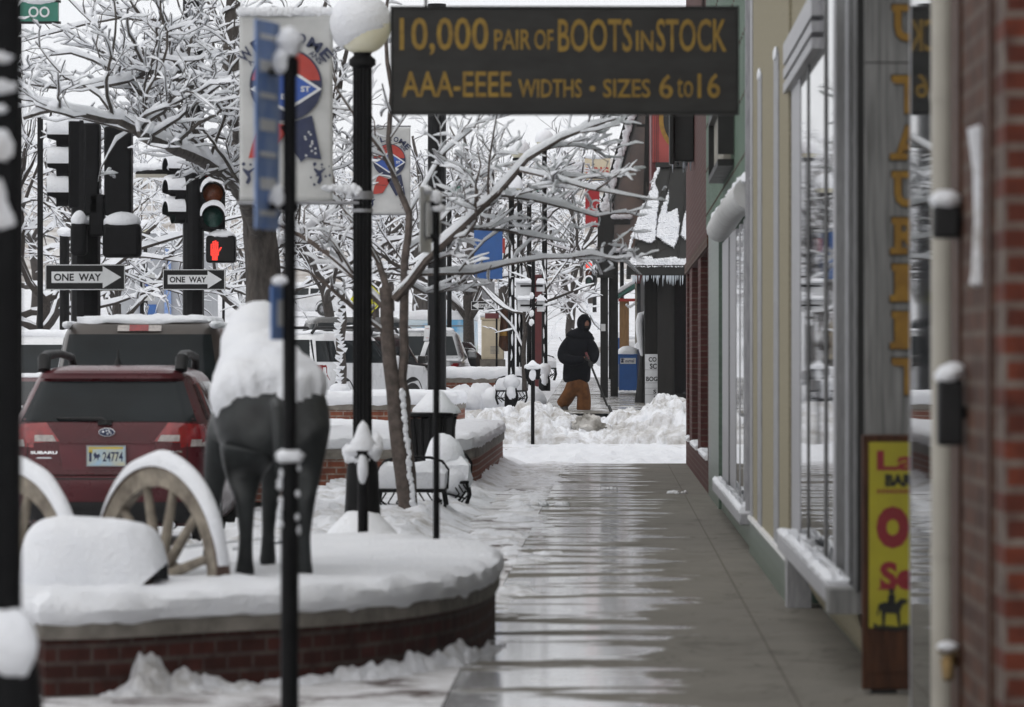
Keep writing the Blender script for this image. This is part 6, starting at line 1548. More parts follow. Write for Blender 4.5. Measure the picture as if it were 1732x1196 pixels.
sn = MB(); p, q = V((PX(1026, d1), -.14, zw(340))), V((PX(1074, d1), -.14, zw(178)))
for k in range(70):
    f = k/69; c = p.lerp(q, f); sn.blob(c+V((rnd.uniform(-.045, .045), 0, 0)), (.065, .03, .07), .35, 2, 9, 6)
for k in range(14): sn.blob((PX(1024+rnd.uniform(-5, 8), d1), -.14, zw(358-rnd.uniform(0, 14))), (.07, .03, .06), .35, 2, 9, 6)
for k in range(22): sn.blob((PX(1036+k*1.5, d1), -.1, zw(367)), (.05, .06, .04+.02*rnd.random()), .3, 2, 9, 6)
for k in range(16): sn.blob((PX(1040+k*1.5, d1), -.1, zw(424)), (.05, .06, .035+.02*rnd.random()), .3, 2, 9, 6)
for k in range(20): sn.blob((PX(1017-k*.0+ (k/19)*18, d1), .3+.0*k, zw(345-k*0)+k*.0), (.03, .2, .03), .3, 2, 8, 6) if False else None
part(t, 'snow', sn, 'snow_slush', smooth=80)
ins = MB()
for px, ya, yb, w_ in ((1083, 230, 262, .20), (1088, 268, 330, .26), (1068, 300, 360, .16)): ins.blob((PX(px, d1), .35, (zw(ya)+zw(yb))/2), (w_*.6, .15, (zw(ya)-zw(yb))/2), .1, 2, 14, 10)
for px, py in ((1022, 470), (1039, 470)):
    part(t, 'post', MB().b2(PX(px, d1)-.085, PX(px, d1)+.085, 1.0 if px > 1030 else 0, 1.2 if px > 1030 else .2, -.2, zw(440)), 'charcoal', smooth=0)
part(t, 'post_sticker', MB().b2(PX(1016.5, d1), PX(1024, d1), -.005, -.0005, zw(560), zw(548)), 'sign_white', smooth=0)
t = thing('shop_canopy', 'small green canopy with a red edge and snow on its slope over tan cladding', 'canopy', (0, 111, gz(111)))
zc = lambda py: PZ(py, 111)-gz(111); xc = lambda px: PX(px, 111)
part(t, 'roof', MB().prism([(xc(1033), 0, zc(511)), (xc(1036), 0, zc(505)), (xc(1076), 0, zc(478)), (xc(1076), 0, zc(486))], (0, 2.2, 0)), mat('green_canopy', (.05, .16, .13), .5, 0, (.04, .12, .10), 5), smooth=0)
part(t, 'red_edge', MB().b2(xc(1046), xc(1078), -.03, 0, zc(510), zc(505)), 'red_print', smooth=0)
s = MB().prism([(xc(1034), 0, zc(505)), (xc(1076), 0, zc(478)), (xc(1074), 0, zc(473)), (xc(1050), 0, zc(485)), (xc(1036), 0, zc(498))], (0, 2.2, 0)); part(t, 'snow', s, 'snow', smooth=0, bevel=.03)
part(t, 'tan_cladding', MB().b2(xc(1048), xc(1064), .1, 3, 0, zc(506)), 'tan', smooth=0); part(t, 'grey_door', MB().b2(xc(1077), xc(1095), .1, .2, 0, zc(455)), 'alu_dull', smooth=0)
part(t, 'maroon_header', MB().b2(xc(1074), xc(1095), -.2, .09, zc(480), zc(455)), 'maroon', smooth=0)
part(t, 'support_post', MB().b2(xc(1074), xc(1077), -.2, 0, 0, zc(480)), 'cream', smooth=0)
lt_ = MB()
for k in range(6): lt_.blob((xc(1060+k*3.2), -.05, zc(516+3*math.sin(k))), (.03, .03, .04), .2, 2, 8, 6)
part(t, 'light_string', lt_, 'snow')
def small_sign(name, label, cat, px0, px1, py0, py1, d, m, txts, pole=None, extra=None):
    t = thing(name, label, cat, P((px0+px1)/2, py1, d)); w_ = PX(px1, d)-PX(px0, d); h_ = PZ(py0, d)-PZ(py1, d)
    part(t, 'face', MB().b2(-w_/2, w_/2, 0, .12, 0, h_), m, smooth=0)
    part(t, 'edge_frame', MB().b2(-w_/2-.03, w_/2+.03, .02, .1, h_, h_+.03).b2(-w_/2-.03, w_/2+.03, .02, .1, -.03, 0), 'charcoal', smooth=0)
    for wd, x0, x1, y0, y1, mm, bo in txts:
        l = MB(); l.text(wd, (w_*(x0-.5), -.004, h_*(1-y1)), (w_*(x1-x0), 0, 0), (0, 0, h_*(y1-y0)), bo); part(t, 'lettering', l, mm, smooth=0)
    if pole: part(t, 'pole', MB().tube([(pole, .06, h_), (pole, .06, gz(d)-t.location.z)], .06, 10), 'iron')
    s = MB().blob((0, .05, h_+.05), (w_*.52, .1, .09), .15, 2, 18, 8); part(t, 'snow', s, 'snow'); return t
small_sign('shop_sign', 'cream hanging sign reading MING in red capitals beyond the glazed bay', 'sign', 989, 1032, 268, 304, 135, 'cream_sign', [('MING', .06, .94, .40, .78, 'red_print', .05)], pole=.7)
t = small_sign('drinks_sign', 'tall red sign with a flowing white script letter beyond the glazed bay', 'sign', 990, 1014, 319, 383, 128, 'coke', [('C', .35, 1.0, .28, .58, 'sign_white', .02), ('o', .75, 1.0, .40, .55, 'sign_white', .02)], pole=.5)
small_sign('street_name_sign', 'green street name plate with white figures high among the left branches', 'sign', 34, 98, 4, 36, 63, M['green_plate'] if 'green_plate' in M else mat('green_plate', (.02, .17, .12), .4, 0, (.016, .13, .09), 4), [('OO', .22, .78, .22, .80, 'sign_white', .02)], pole=-.3)
for (px, py, lab) in ((770, 320, 'small green street name plate glimpsed behind the pole in the middle of the branches'), (905, 318, 'tiny green street name plate far down the street right of the lamps')):
    small_sign('street_name_sign', lab, 'sign', px-9, px+9, py-5, py+6, 118, 'green_lit' if False else mat('green_plate', (.02, .22, .16), .4, 0, (.016, .17, .12), 4), [('5TH', .15, .85, .25, .75, 'sign_white', .02)], pole=-.15)
# far left: blue shop with pennants and the distant banner
d = 170
t = thing('blue_shop', 'distant grey shop with blue window posters and pennants between the signal poles', 'shop', (PX(275, d), d, gz(d)))
zc = lambda py: PZ(py, d)-gz(d); xc = lambda px: PX(px, d)-PX(275, d)
part(t, 'wall', MB().b2(xc(200), xc(345), .2, 6, -1, zc(395)), mat('grey_stucco', (.38, .39, .41), .8, 0, (.31, .32, .34), 2), smooth=0)
part(t, 'poster_panel', MB().b2(xc(236), xc(264), .1, .19, zc(538), zc(515)).b2(xc(279), xc(289), .1, .19, zc(540), zc(500)), 'blue', smooth=0)
part(t, 'blue_pillar', MB().b2(xc(278), xc(289), 0, .09, zc(540), zc(420)), 'blue_sign', smooth=0)
part(t, 'roof_snow', MB().b2(xc(198), xc(347), .1, 6.1, zc(395), zc(391)), 'snow', smooth=0, bevel=.05)
pn = MB()
for k in range(26):
    px = 178+k*4.2; py = 436+3*math.sin(k*.5); pn.prism([(xc(px-1.6), -.3, zc(py)), (xc(px+1.6), -.3, zc(py)), (xc(px), -.3, zc(py+7))], (0, .01, 0))
part(t, 'pennants', pn, 'blue_sign', smooth=0)
d = 140
t = thing('banner', 'tiny rosette banner between the two one way signs', 'banner', (PX(251, d), d, gz(d)), 0, 'rosette street banners')
banner_panel(t, PX(262, d)-PX(241, d), PZ(464, d)-PZ(509, d), PX(241, d)-PX(251, d), PZ(464, d)-gz(d), 0); part(t, 'pole', MB().tube([(-.2, .1, 0), (-.2, .1, PZ(455, d)-gz(d))], .06, 10), 'iron')
# signals far away (red lamps)
for (px, py, dd, lab) in ((996, 462, 230, 'far traffic signal with a lit red lamp left of the dark posts'), (277, 490, 190, 'far traffic signal showing red beside the second one way sign')):
    t = thing('traffic_signal', lab, 'traffic signal', P(px, py, dd)); signal_head(t, 0, -.02, .55, 0, lenses=('red_lit', 'amber', 'green_lens'), pitch=.36, w_=.34)
    part(t, 'pole', MB().tube([(.28, .1, .8), (.28, .1, gz(dd)-t.location.z)], .10, 10), 'iron2')
# far posts at left
for (px, dd, top, r, lab) in ((68, 96, 190, .06, 'thin dark post among the frosted trees at far left'), (378, 150, 480, .045, 'slim far post right of the second signal pole'), (109, 86, 395, .09, 'dark square post with a box behind the nearer one way sign')):
    t, zt = post('street_post', lab, 'post', px, dd, top, r)
    s = MB().blob((0, 0, zt+.02), (r*1.6, r*1.6, .10), .2, 2, 12, 8); part(t, 'snow', s, 'snow')

# ================================================================ the man with the shovel
MF = P(978, 693, 92.0)
t = thing('person', 'person in a dark hooded top and brown trousers bending over a snow shovel', 'person', (MF.x, 92.0, MF.z))
s_ = F/92.0
def mp(px, py, y=0): return (((px-978)/s_), y, (693-py)/s_)
def J(px, py, y, r, r2=None): x, yy, z = mp(px, py, y); return (x, yy, z, r, r2 or r)
pel, chest, neck, head = J(975, 642, 0, .10), J(979, 588, -.02, .12), J(985, 566, -.10, .05), J(989, 549, -.15, .07)
LK, LA, LT = J(966, 666, -.05, .055), J(951, 686, .12, .04), J(957, 692, -.02, .035)
RK, RA, RT = J(987, 668, -.10, .055), J(986, 694, -.04, .04), J(990, 699, -.16, .035)
LE, LH_ = J(953, 604, -.16, .035), J(993, 606, -.40, .028)
RE, RH_ = J(1004, 602, -.20, .035), J(999, 616, -.42, .028)
LS, RS = J(962, 577, -.02, .045), J(997, 577, -.06, .045)
skin_obj('body', [[pel, chest, neck, head, J(989, 541, -.15, .065)], [chest, LS, LE, LH_], [chest, RS, RE, RH_], [pel, J(968, 650, 0, .07), LK, LA, LT], [pel, J(984, 650, -.02, .07), RK, RA, RT]], 'skin', t, 2)
skin_obj('trousers', [[J(975, 634, 0, .25, .21), J(976, 648, 0, .26, .21)], [J(976, 648, 0, .26, .21), J(966, 662, -.03, .17), J(959, 674, .02, .15), J(951, 683, .10, .135), J(949, 686, .12, .12)], [J(976, 648, 0, .26, .21), J(987, 662, -.06, .17), J(988, 677, -.08, .15), J(987, 692, -.05, .15), J(987, 695, -.05, .145)]], 'cloth_brown', t, 2)
skin_obj('hooded_top', [[J(975, 650, 0, .27, .22), J(975, 640, 0, .30, .25), J(976, 618, 0, .33, .27), J(978, 592, -.03, .34, .27), J(981, 574, -.06, .27, .21), J(985, 562, -.10, .18, .17), J(987, 555, -.12, .13, .13)],
    [J(978, 592, -.03, .34, .27), J(961, 580, -.06, .16), J(953, 594, -.14, .145), J(952, 607, -.24, .13), J(972, 611, -.38, .105), J(990, 608, -.42, .075)],
    [J(978, 592, -.03, .34, .27), J(998, 580, -.08, .15), J(1004, 593, -.16, .135), J(1004, 605, -.28, .12), J(1001, 614, -.40, .085)]], 'cloth_navy', t, 2)
sp_ = MB().tube([mp(970, 566, .06), mp(980, 562, .10), mp(990, 562, .06), mp(1000, 568, -.06)], [.05, .09, .08, .04], 12); part(t, 'hood_drape', sp_, 'cloth_navy')
# hood open at the face (the head is turned to the right and down)
def hood(u, v):
    a = R(-180)+2*math.pi*u; th = lerp(.50, 3.0, v)
    fx, fy = .50, -.86                                              # facing direction
    ax_ = V((fx, fy, -.18)).normalized(); e1 = V((0, 0, 1))-ax_*ax_.z; e1.normalize(); e2 = ax_.cross(e1)
    k = 1+.04*fr3(math.cos(a), math.sin(a), th, 2)
    c = V(mp(988, 547, -.15)); rad = V((.135, .135, .165))
    p = ax_*math.cos(th)*.155+(e1*math.cos(a)*.185+e2*math.sin(a)*.135)*math.sin(th)*k
    if p.z < -.08: p.x *= 1.0
    return c+p
hm = MB().grid(hood, 32, 16); o = part(t, 'hood', hm, 'cloth_navy', smooth=80); so = o.modifiers.new('thickness', 'SOLIDIFY'); so.thickness = .022; so.offset = 1
fax = V((.50, -.86, -.16)).normalized(); c = V(mp(989, 546, -.15)); up = (V((0, 0, 1))-fax*fax.z).normalized(); rt = fax.cross(up)
fc = MB(); fc.blob(c+fax*.015, (.088, .088, .115), .0, 1, 22, 16); 
def fp(a, b, k): return c+fax*k+up*b+rt*a
fc.tube([fp(0, .03, .095), fp(0, -.015, .125), fp(0, -.025, .105)], [.012, .018, .012], 8)
o = part(t, 'face', fc, 'skin', smooth=80)
for sx in (-1, 1): part(o, 'eye', MB().blob(fp(sx*.034, .03, .088), (.012, .012, .008), 0, 1, 8, 6), 'charcoal')
part(o, 'mouth', MB().tube([fp(-.025, -.06, .088), fp(0, -.062, .10), fp(.025, -.06, .088)], .006, 6), 'maroon')
bd_ = MB().blob(fp(0, -.075, .055), (.06, .06, .045), .1, 2, 14, 10); part(o, 'beard', bd_, mat('dark_beard', (.03, .018, .012), .9, 0, (.015, .01, .008), 40))
be = MB().lathe([(.094, .045), (.096, .08), (.08, .115), (.04, .135), (.003, .14)], c+fax*.012, 18); part(t, 'beanie', be, 'cloth_navy')
part(t, 'beanie_patch', MB().box(fp(.0, .075, .105), (.035, .006, .018), rz=R(38)), 'alu_dull')
for q, nm in ((LH_, 0), (RH_, 1)):
    hp_ = V(q[:3]); b = MB().blob(hp_, (.045, .05, .05), .05, 2, 12, 9)
    for k in range(4): b.tube([hp_+V((.03, -.03, .03-.02*k)), hp_+V((.045, -.055, .025-.02*k)), hp_+V((.015, -.07, .02-.02*k)), hp_+V((-.015, -.055, .02-.02*k))], [.013, .013, .012, .009], 7)
    b.tube([hp_+V((-.02, -.03, .035)), hp_+V((-.03, -.055, .045)), hp_+V((0, -.07, .055))], [.014, .013, .009], 7); part(t, 'glove', b, 'glove')
for K, (ax_, T_) in enumerate(((LA, LT), (RA, RT))):
    a, b = V(ax_[:3]), V(T_[:3]); part(t, 'boot', MB().tube([a+V((0, .05, -.01)), a+(b-a)*.3+V((0, 0, -.01)), b, b+(b-a).normalized()*.05], [.05, .062, .055, .03], 10), 'wet_leather')
sv = thing('snow_shovel', 'long handled snow shovel held by the person', 'shovel', (MF.x, 92, MF.z))
a, b = V(mp(991, 596, -.45)), V(mp(1027, 686, -.50))
part(sv, 'handle', MB().tube([a.lerp(b, .12), b], .021, 10), 'charcoal'); part(sv, 'grip', MB().tube([a, a.lerp(b, .13)], .022, 10), 'maroon')
bl_ = MB(); dr_ = (b-a).normalized(); sd_ = V((0, 1, 0)).cross(dr_).normalized()
bl_.grid(lambda u, v: b+dr_*(.0+.26*v)+V((0, 1, 0))*(u-.5)*.42+sd_*(-.05*(1-(2*u-1)**2)), 10, 6); o = part(sv, 'blade', bl_, 'charcoal'); so = o.modifiers.new('thickness', 'SOLIDIFY'); so.thickness = .008
# ================================================================ trees
RMAX = None; lo = -.9
def grow(br, p, dr, L, r, lvl, rg, seg=.3, wig=.22, up=.05, dens=2.6, spread=(30, 65), cl=(.35, .65), flat=0., rmin=.004):
    n = max(3, int(L/seg)); st = L/n; pts, rad = [V(p)], [r]; dr = V(dr).normalized()
    for i in range(n):
        dr = dr+V((rg.gauss(0, wig), rg.gauss(0, wig), rg.gauss(0, wig*.8)+up)); dr.z *= (1-flat); dr.normalize()
        pts.append(pts[-1]+dr*st); rad.append(max(rmin, r*(1-.72*(i+1)/n)))
    br.append((pts, rad))
    if lvl > 0: shoots(br, pts, rad, L, lvl, rg, seg, wig, up, dens, spread, cl, flat, rmin)
def shoots(br, pts, rad, L, lvl, rg, seg, wig, up, dens, spread, cl, flat, rmin, t0=.18):
    for k in range(max(1, int(L*dens))):
        f = rg.uniform(t0, 1.); q = f*(len(pts)-1); i = min(int(q), len(pts)-2); p = pts[i].lerp(pts[i+1], q-i); ax = (pts[i+1]-pts[i]).normalized()
        o = ax.orthogonal().normalized(); o = Matrix.Rotation(rg.uniform(0, 6.283), 3, ax) @ o; a = R(rg.uniform(*spread)); d2 = ax*math.cos(a)+o*math.sin(a)
        if d2.z < lo: d2.z = lo+(lo-d2.z)*.5
        rm_ = RMAX[lvl] if RMAX else 9
        grow(br, p, d2, max(.22, L*rg.uniform(*cl)*(1.15-.5*f)), min(rm_, max(rmin, rad[i]*rg.uniform(.45, .7))), lvl-1, rg, seg*.75, wig*1.1, up, dens*1.45, spread, cl, flat, rmin)
def bark_mesh(br, mb, big=.03):
    for pts, rad in br: mb.tube(pts, rad, 12 if rad[0] > .06 else (6 if rad[0] > big else 4), cap=rad[0] > big)
    return mb
def snow_mesh(br, mb, rg, base=.014, k=.75, tmax=.10, gap=.10, skip=.30, nz_=5):
    Zu = V((0, 0, 1)); sd = rg.uniform(0, 90)
    for pts, rad in br:
        run = []
        def flush():
            if len(run) < 2: run.clear(); return
            vs, fs = [], []; N = nz_
            for i, (p, t_, r, th) in enumerate(run):
                e = .35 if i in (0, len(run)-1) else 1.
                s_ = t_.cross(Zu); s_ = s_.normalized() if s_.length > .05 else V((1, 0, 0)); u_ = s_.cross(t_).normalized()
                if u_.z < 0: u_ = -u_
                w_ = (max(r*1.08, th*.62))*(.75+.25*e)
                c = p+Zu*(r*.35)
                for q in range(N):
                    a = math.pi*(q/(N-1))*1.24-math.pi*.12
                    kk = 1+.45*noise.noise(V((p.x*7+sd, p.y*7, p.z*7+q*.9)))
                    vs.append(c+s_*math.cos(a)*w_*(.8+.2*kk)+Zu*(math.sin(a)*(r*.65+th*e)*kk if math.sin(a) > 0 else math.sin(a)*r*.6*kk))
            for i in range(len(run)-1):
                for q in range(N-1): a = i*N+q; fs.append((a, a+1, a+1+N, a+N))
                fs.append((i*N+N-1, i*N, i*N+N, i*N+2*N-1))
            fs.append(tuple(range(N))); fs.append(tuple(range(len(vs)-1, len(vs)-N-1, -1)))
            mb.add(vs, fs); run.clear()
        for i, p in enumerate(pts):
            t_ = (pts[min(i+1, len(pts)-1)]-pts[max(i-1, 0)]).normalized(); h = math.sqrt(max(0, 1-t_.z*t_.z))
            if h < skip or rg.random() < gap: flush(); continue
            run.append((p, t_, rad[i], min(tmax, base+rad[i]*k)*h**.7*rg.uniform(.5, 1.4)))
        flush()
    return mb
def resample(pts, rad, st=.2):
    o, r = [V(pts[0])], [rad[0]]; m = len(pts); pts = [V(p) for p in pts]
    for i in range(m-1):
        a, b = pts[i], pts[i+1]; n = max(1, int((b-a).length/st)); p0 = pts[i-1] if i else a*2-b; p3 = pts[i+2] if i+2 < m else b*2-a
        for k in range(1, n+1):
            f = k/n; q = .5*((2*a)+(b-p0)*f+(2*p0-5*a+4*b-p3)*f*f+(-p0+3*a-3*b+p3)*f**3); q += V((rnd.gauss(0, .007), rnd.gauss(0, .007), rnd.gauss(0, .007)))*(0 if (i == len(pts)-2 and k == n) else 1)
            o.append(q); r.append(lerp(rad[i], rad[i+1], f))
    return o, r
def limb_tree(label, base, trunk, limbs, twig, barkmat, cat='tree', snowk=dict(), name='street_tree', seed=1):
    rg = random.Random(seed); t = thing(name, label, cat, base); B = V(base)
    tr = [(resample([V(p)-B for p in q], r)) for q, r in trunk]; part(t, 'trunk', bark_mesh(tr, MB()), barkmat, smooth=60)
    br = []
    for q, r in limbs:
        pts, rad = resample([V(p)-B for p in q], r); br.append((pts, rad)); L = sum((pts[i+1]-pts[i]).length for i in range(len(pts)-1))
        kw = dict(lvl=2, seg=.24, wig=.2, up=.03, dens=2.2, spread=(28, 65), cl=(.22, .42), flat=.05, rmin=.005, t0=.1); kw.update(twig)
        shoots(br, pts, rad, L, kw['lvl'], rg, kw['seg'], kw['wig'], kw['up'], kw['dens'], kw['spread'], kw['cl'], kw['flat'], kw['rmin'], kw['t0'])
    part(t, 'branches', bark_mesh(br, MB()), barkmat, smooth=60)
    part(t, 'snow', snow_mesh(tr+br, MB(), rg, **snowk), 'snow', smooth=75)
    print('tree', name, len(br)); return t
# young tree on the brick strip
RMAX = {3: .018, 2: .010, 1: .006}; lo = -.15
D = 44.2; s_ = F/D
q = lambda px, py, dd=0: P(px, py, D+dd)
trunk = [([q(692, 886), q(676, 760), q(664, 660), q(655, 560), q(652, 486)], [.088, .078, .07, .066, .06]),
         ([q(700, 880), q(690, 760), q(683, 640), q(682, 520), q(684, 440), q(690, 360), q(668, 300), q(655, 240), q(662, 150), q(650, 60), q(660, -30)], [.05, .048, .046, .044, .04, .034, .028, .026, .022, .018, .014])]
limbs = [([q(668, 505), q(720, 440, -.2), q(790, 375, -.4), q(845, 320, -.5), q(890, 270, -.6), q(950, 235, -.6), q(1005, 212, -.6), q(1042, 200, -.6)], [.05, .045, .04, .034, .029, .024, .018, .008]),
         ([q(688, 465), q(740, 462, -.1), q(800, 462, .2), q(860, 447, .3), q(920, 436, .3), q(1000, 433, .3), q(1040, 438, .3)], [.03, .026, .024, .02, .017, .012, .006]),
         ([q(880, 288, -.6), q(930, 300, -.7), q(1000, 318, -.8), q(1060, 330, -.8), q(1110, 338, -.8)], [.026, .022, .017, .012, .007]),
         ([q(905, 285, -.6), q(960, 298, -.4), q(1020, 303, -.3), q(1075, 296, -.2)], [.022, .018, .012, .006]),
         ([q(850, 330, -.5), q(900, 340, -.2), q(960, 352, 0), q(1010, 366, .2), q(1060, 356, .2)], [.024, .02, .016, .012, .006]),
         ([q(790, 385, -.4), q(850, 390), q(900, 402, .3), q(960, 410, .4)], [.022, .018, .014, .007]),
         ([q(652, 520), q(610, 480, .1), q(560, 430, .2), q(510, 400, .3), q(470, 380, .3)], [.045, .038, .03, .022, .012]),
         ([q(648, 560), q(600, 520, -.2), q(550, 480, -.3), q(515, 455, -.3)], [.03, .024, .018, .008]),
         ([q(655, 490), q(640, 440, .1), q(600, 380, .2), q(570, 330, .3), q(555, 260, .3)], [.036, .03, .026, .02, .012]),
         ([q(690, 360), q(720, 310, .2), q(750, 260, .3), q(800, 215, .4), q(830, 150, .4)], [.028, .024, .02, .016, .01]),
         ([q(668, 300), q(640, 250, -.2), q(600, 200, -.3), q(570, 150, -.4), q(560, 90, -.4)], [.022, .02, .016, .012, .008]),
         ([q(690, 420), q(740, 380, .3), q(770, 330, .5), q(820, 290, .6), q(850, 240, .7)], [.026, .022, .018, .014, .008]),
         ([q(655, 240), q(690, 190), q(720, 140, .2), q(760, 100, .2)], [.018, .015, .012, .008]),
         ([q(690, 480), q(720, 500, .3), q(770, 490, .5), q(830, 480, .6)], [.02, .016, .012, .007])]
limb_tree('young street tree with a slim leaning trunk and heavily snowed branches reaching right', q(694, 886), trunk, limbs, dict(dens=4.0, lvl=3, rmin=.004, wig=.28, cl=(.25, .48), up=.04), 'bark_y', snowk=dict(base=.022, k=1.05, tmax=.10, nz_=6, gap=.06), seed=3)
yt = [o for o in bpy.data.objects if o.get('label', '').startswith('young street tree')][0]
st_ = MB(); B0 = yt.location
for k in range(60):
    f = k/59; py = lerp(880, 655, f); px = lerp(702, 680, f)+rnd.uniform(-2, 2)
    if rnd.random() < .12: continue
    p_ = P(px, py, 44.10)-B0; st_.blob(p_, (rnd.uniform(.016, .03), .02, .035), .35, 2.4, 9, 6)
part(yt, 'trunk_snow', st_, 'snow', smooth=80)
# big old tree on the left
RMAX = {3: .028, 2: .014, 1: .008}; lo = -.02
D = 61.0
q = lambda px, py, dd=0: P(px, py, D+dd)
trunk = [([V((PX(448, D), D, -.15)), q(447, 600), q(446, 480), q(440, 400), q(430, 320), q(410, 230), q(395, 130), q(392, 40), q(398, -60)], [.30, .27, .235, .22, .2, .16, .13, .10, .08])]
limbs = [([q(440, 400), q(400, 316, -2), q(360, 282, -3), q(300, 252, -5), q(240, 225, -6.5), q(200, 205, -7), q(150, 195, -7.5), q(100, 183, -8), q(40, 200, -8)], [.15, .14, .13, .12, .10, .085, .07, .055, .035]),
         ([q(430, 320), q(400, 220, -1), q(370, 175, -2), q(320, 140, -4), q(260, 118, -5), q(200, 140, -6), q(120, 150, -6), q(40, 140, -6)], [.13, .12, .11, .09, .07, .05, .04, .02]),
         ([q(415, 250), q(360, 150, 1), q(310, 90, 1), q(250, 40, 0), q(210, -20, 0)], [.10, .09, .07, .055, .04]),
         ([q(400, 160), q(350, 80, 1), q(290, 40, 2), q(200, 30, 2), q(110, 50, 2), q(40, 70, 2)], [.08, .07, .055, .04, .03, .015]),
         ([q(300, 250, -5), q(250, 170, -5), q(190, 120, -6), q(120, 90, -6), q(50, 100, -6)], [.06, .05, .04, .03, .015]),
         ([q(200, 205, -7), q(170, 160, -7), q(110, 130, -7), q(60, 70, -7)], [.05, .04, .03, .015]),
         ([q(360, 282, -3), q(330, 220, -3), q(300, 180, -3), q(260, 140, -3), q(240, 80, -3)], [.06, .05, .04, .03, .02]),
         ([q(395, 110), q(370, 40), q(340, -20), q(300, -60)], [.07, .06, .05, .03]),
         ([q(300, 90, 1), q(260, 110, 0), q(200, 80, -1), q(140, 20, -1), q(100, -20, -1)], [.05, .04, .03, .025, .02]),
         ([q(437, 380), q(420, 330, -2), q(400, 300, -3), q(360, 240, -4), q(330, 190, -4), q(350, 120, -4)], [.06, .05, .04, .03, .02, .01]),
         ([q(440, 400), q(480, 340, -1), q(520, 280, -2), q(560, 200, -2), q(580, 120, -2), q(600, 20, -2)], [.10, .09, .08, .06, .05, .03]),
         ([q(425, 300), q(470, 220, 1), q(500, 120, 1), q(540, 40, 1), q(560, -30, 1)], [.10, .08, .06, .05, .03]),
         ([q(442, 430), q(500, 400, 2), q(560, 360, 3), q(600, 300, 3), q(640, 230, 3)], [.07, .06, .045, .03, .015])]
limbs = [(p_, [k*.62 for k in r_]) for p_, r_ in limbs]
limb_tree('big old street tree with rough bark whose snow laden limbs spread across the upper left', q(447, 617+H*F/D), trunk, limbs, dict(dens=2.7, lvl=3, cl=(.20, .36), up=.03, seg=.24, wig=.28, rmin=.005), 'bark_r', snowk=dict(base=.026, k=1.1, tmax=.14, gap=.06, nz_=6), seed=8)
# stump wrapped with snow in the second planter
D = 76.5
t = thing('bare_trunk', 'thin bare trunk plastered with snow wedges standing in the planter before the white car', 'tree', P(577, 664, D))
pts = [(0, 0, 0), (.02, 0, .4), (-.02, 0, .8), (.03, 0, 1.15), (.0, 0, 1.5), (.02, 0, 1.75)]
part(t, 'trunk', MB().tube(pts, [.085, .075, .07, .07, .06, .055], 12), 'bark_r')
s = MB()
for k in range(30):
    z = .03+k*.058; x = rnd.uniform(-.07, .05); s.prism([(x-.06, -.08, z+.05), (x+.07, -.075, z+.045), (x+.04*rnd.random(), -.085, z-.02)], (0, .04, .01))
    
    if k % 3 == 0: s.blob((x-.02, -.07, z+.02), (.05, .03, .03), .4, 2, 9, 6)
s.blob((-.02, -.03, .05), (.17, .14, .10), .15, 2, 14, 8); part(t, 'snow', s, 'snow', smooth=60)
# small tree beyond the crossing by the lamps
RMAX = {3: .02, 2: .012, 1: .008}; lo = -.2
D = 96
q = lambda px, py, dd=0: P(px, py, D+dd)
limb_tree('small young tree with a forked trunk beyond the snow bank by the sign backs', q(887, 660), [([q(887, 660), q(886, 600), q(888, 550), q(886, 520)], [.055, .05, .045, .04])],
   [([q(886, 530), q(850, 520), q(820, 490), q(790, 455), q(770, 430)], [.035, .03, .026, .02, .012]), ([q(886, 590), q(872, 560, .2), q(850, 535, .3), q(815, 505, .4)], [.03, .028, .024, .014]), ([q(888, 550), q(905, 520), q(940, 505), q(970, 492), q(1005, 480)], [.035, .032, .028, .022, .012]),
    ([q(886, 520), q(895, 470, .3), q(880, 420, .3), q(895, 370, .3)], [.03, .026, .022, .012]), ([q(888, 540), q(930, 480, -.3), q(960, 440, -.3), q(985, 400, -.3)], [.03, .026, .02, .012])],
   dict(dens=2.4, lvl=3, seg=.3, rmin=.006), 'bark', snowk=dict(base=.02, k=.8, tmax=.07), seed=21)
RMAX = None; lo = -.5
# street trees further up the hill: four grown trees, then copies
def far_tree(label, x, y, h, seed, group, lvl=3, spread_=1., r0=.16, bark='bark'):
    rg = random.Random(seed); t = thing('street_tree', label, 'tree', (x, y, gz(y)-.1), 0, group); br = []
    tp = [V((0, 0, 0)), V((rg.gauss(0, .08), 0, h*.12)), V((rg.gauss(0, .12), 0, h*.28))]; pts, rad = resample(tp, [r0*1.2, r0, r0*.85], .5)
    part(t, 'trunk', bark_mesh([(pts, rad)], MB()), bark, smooth=60)
    n = 6
    for k in range(n):
        a = 2*math.pi*k/n+rg.uniform(-.4, .4); el = rg.uniform(.45, 1.25)
        grow(br, pts[-1-(k % 2)], V((math.cos(a)*math.cos(el)*spread_, math.sin(a)*math.cos(el)*spread_, math.sin(el))), h*rg.uniform(.5, .72), r0*.55, lvl, rg, seg=.5, wig=.18, up=.01, dens=1.2, spread=(25, 65), cl=(.38, .62), rmin=.007)
    part(t, 'branches', bark_mesh(br, MB(), .05), bark, smooth=60)
    part(t, 'snow', snow_mesh([(pts, rad)]+br, MB(), rg, base=.048, k=.9, tmax=.13, gap=.05, skip=.2, nz_=4), 'snow', smooth=75); print('far', len(br)); return t
G = 'snow frosted street trees uphill'
pro = [far_tree('frosted street tree behind the slim lamps, right of the young tree', PX(800, 128), 128, 8.5, 5, G), far_tree('broad frosted tree uphill straight above the dark hatchback', PX(560, 140), 140, 9.5, 6, G, spread_=1.2),
       far_tree('frosted tree at the far left behind the thin dark post', PX(70, 100), 100, 8, 7, G, spread_=1.1), far_tree('slender frosted tree left of the dark posts of the glazed bay', PX(968, 158), 158, 8, 9, G, spread_=.9)]
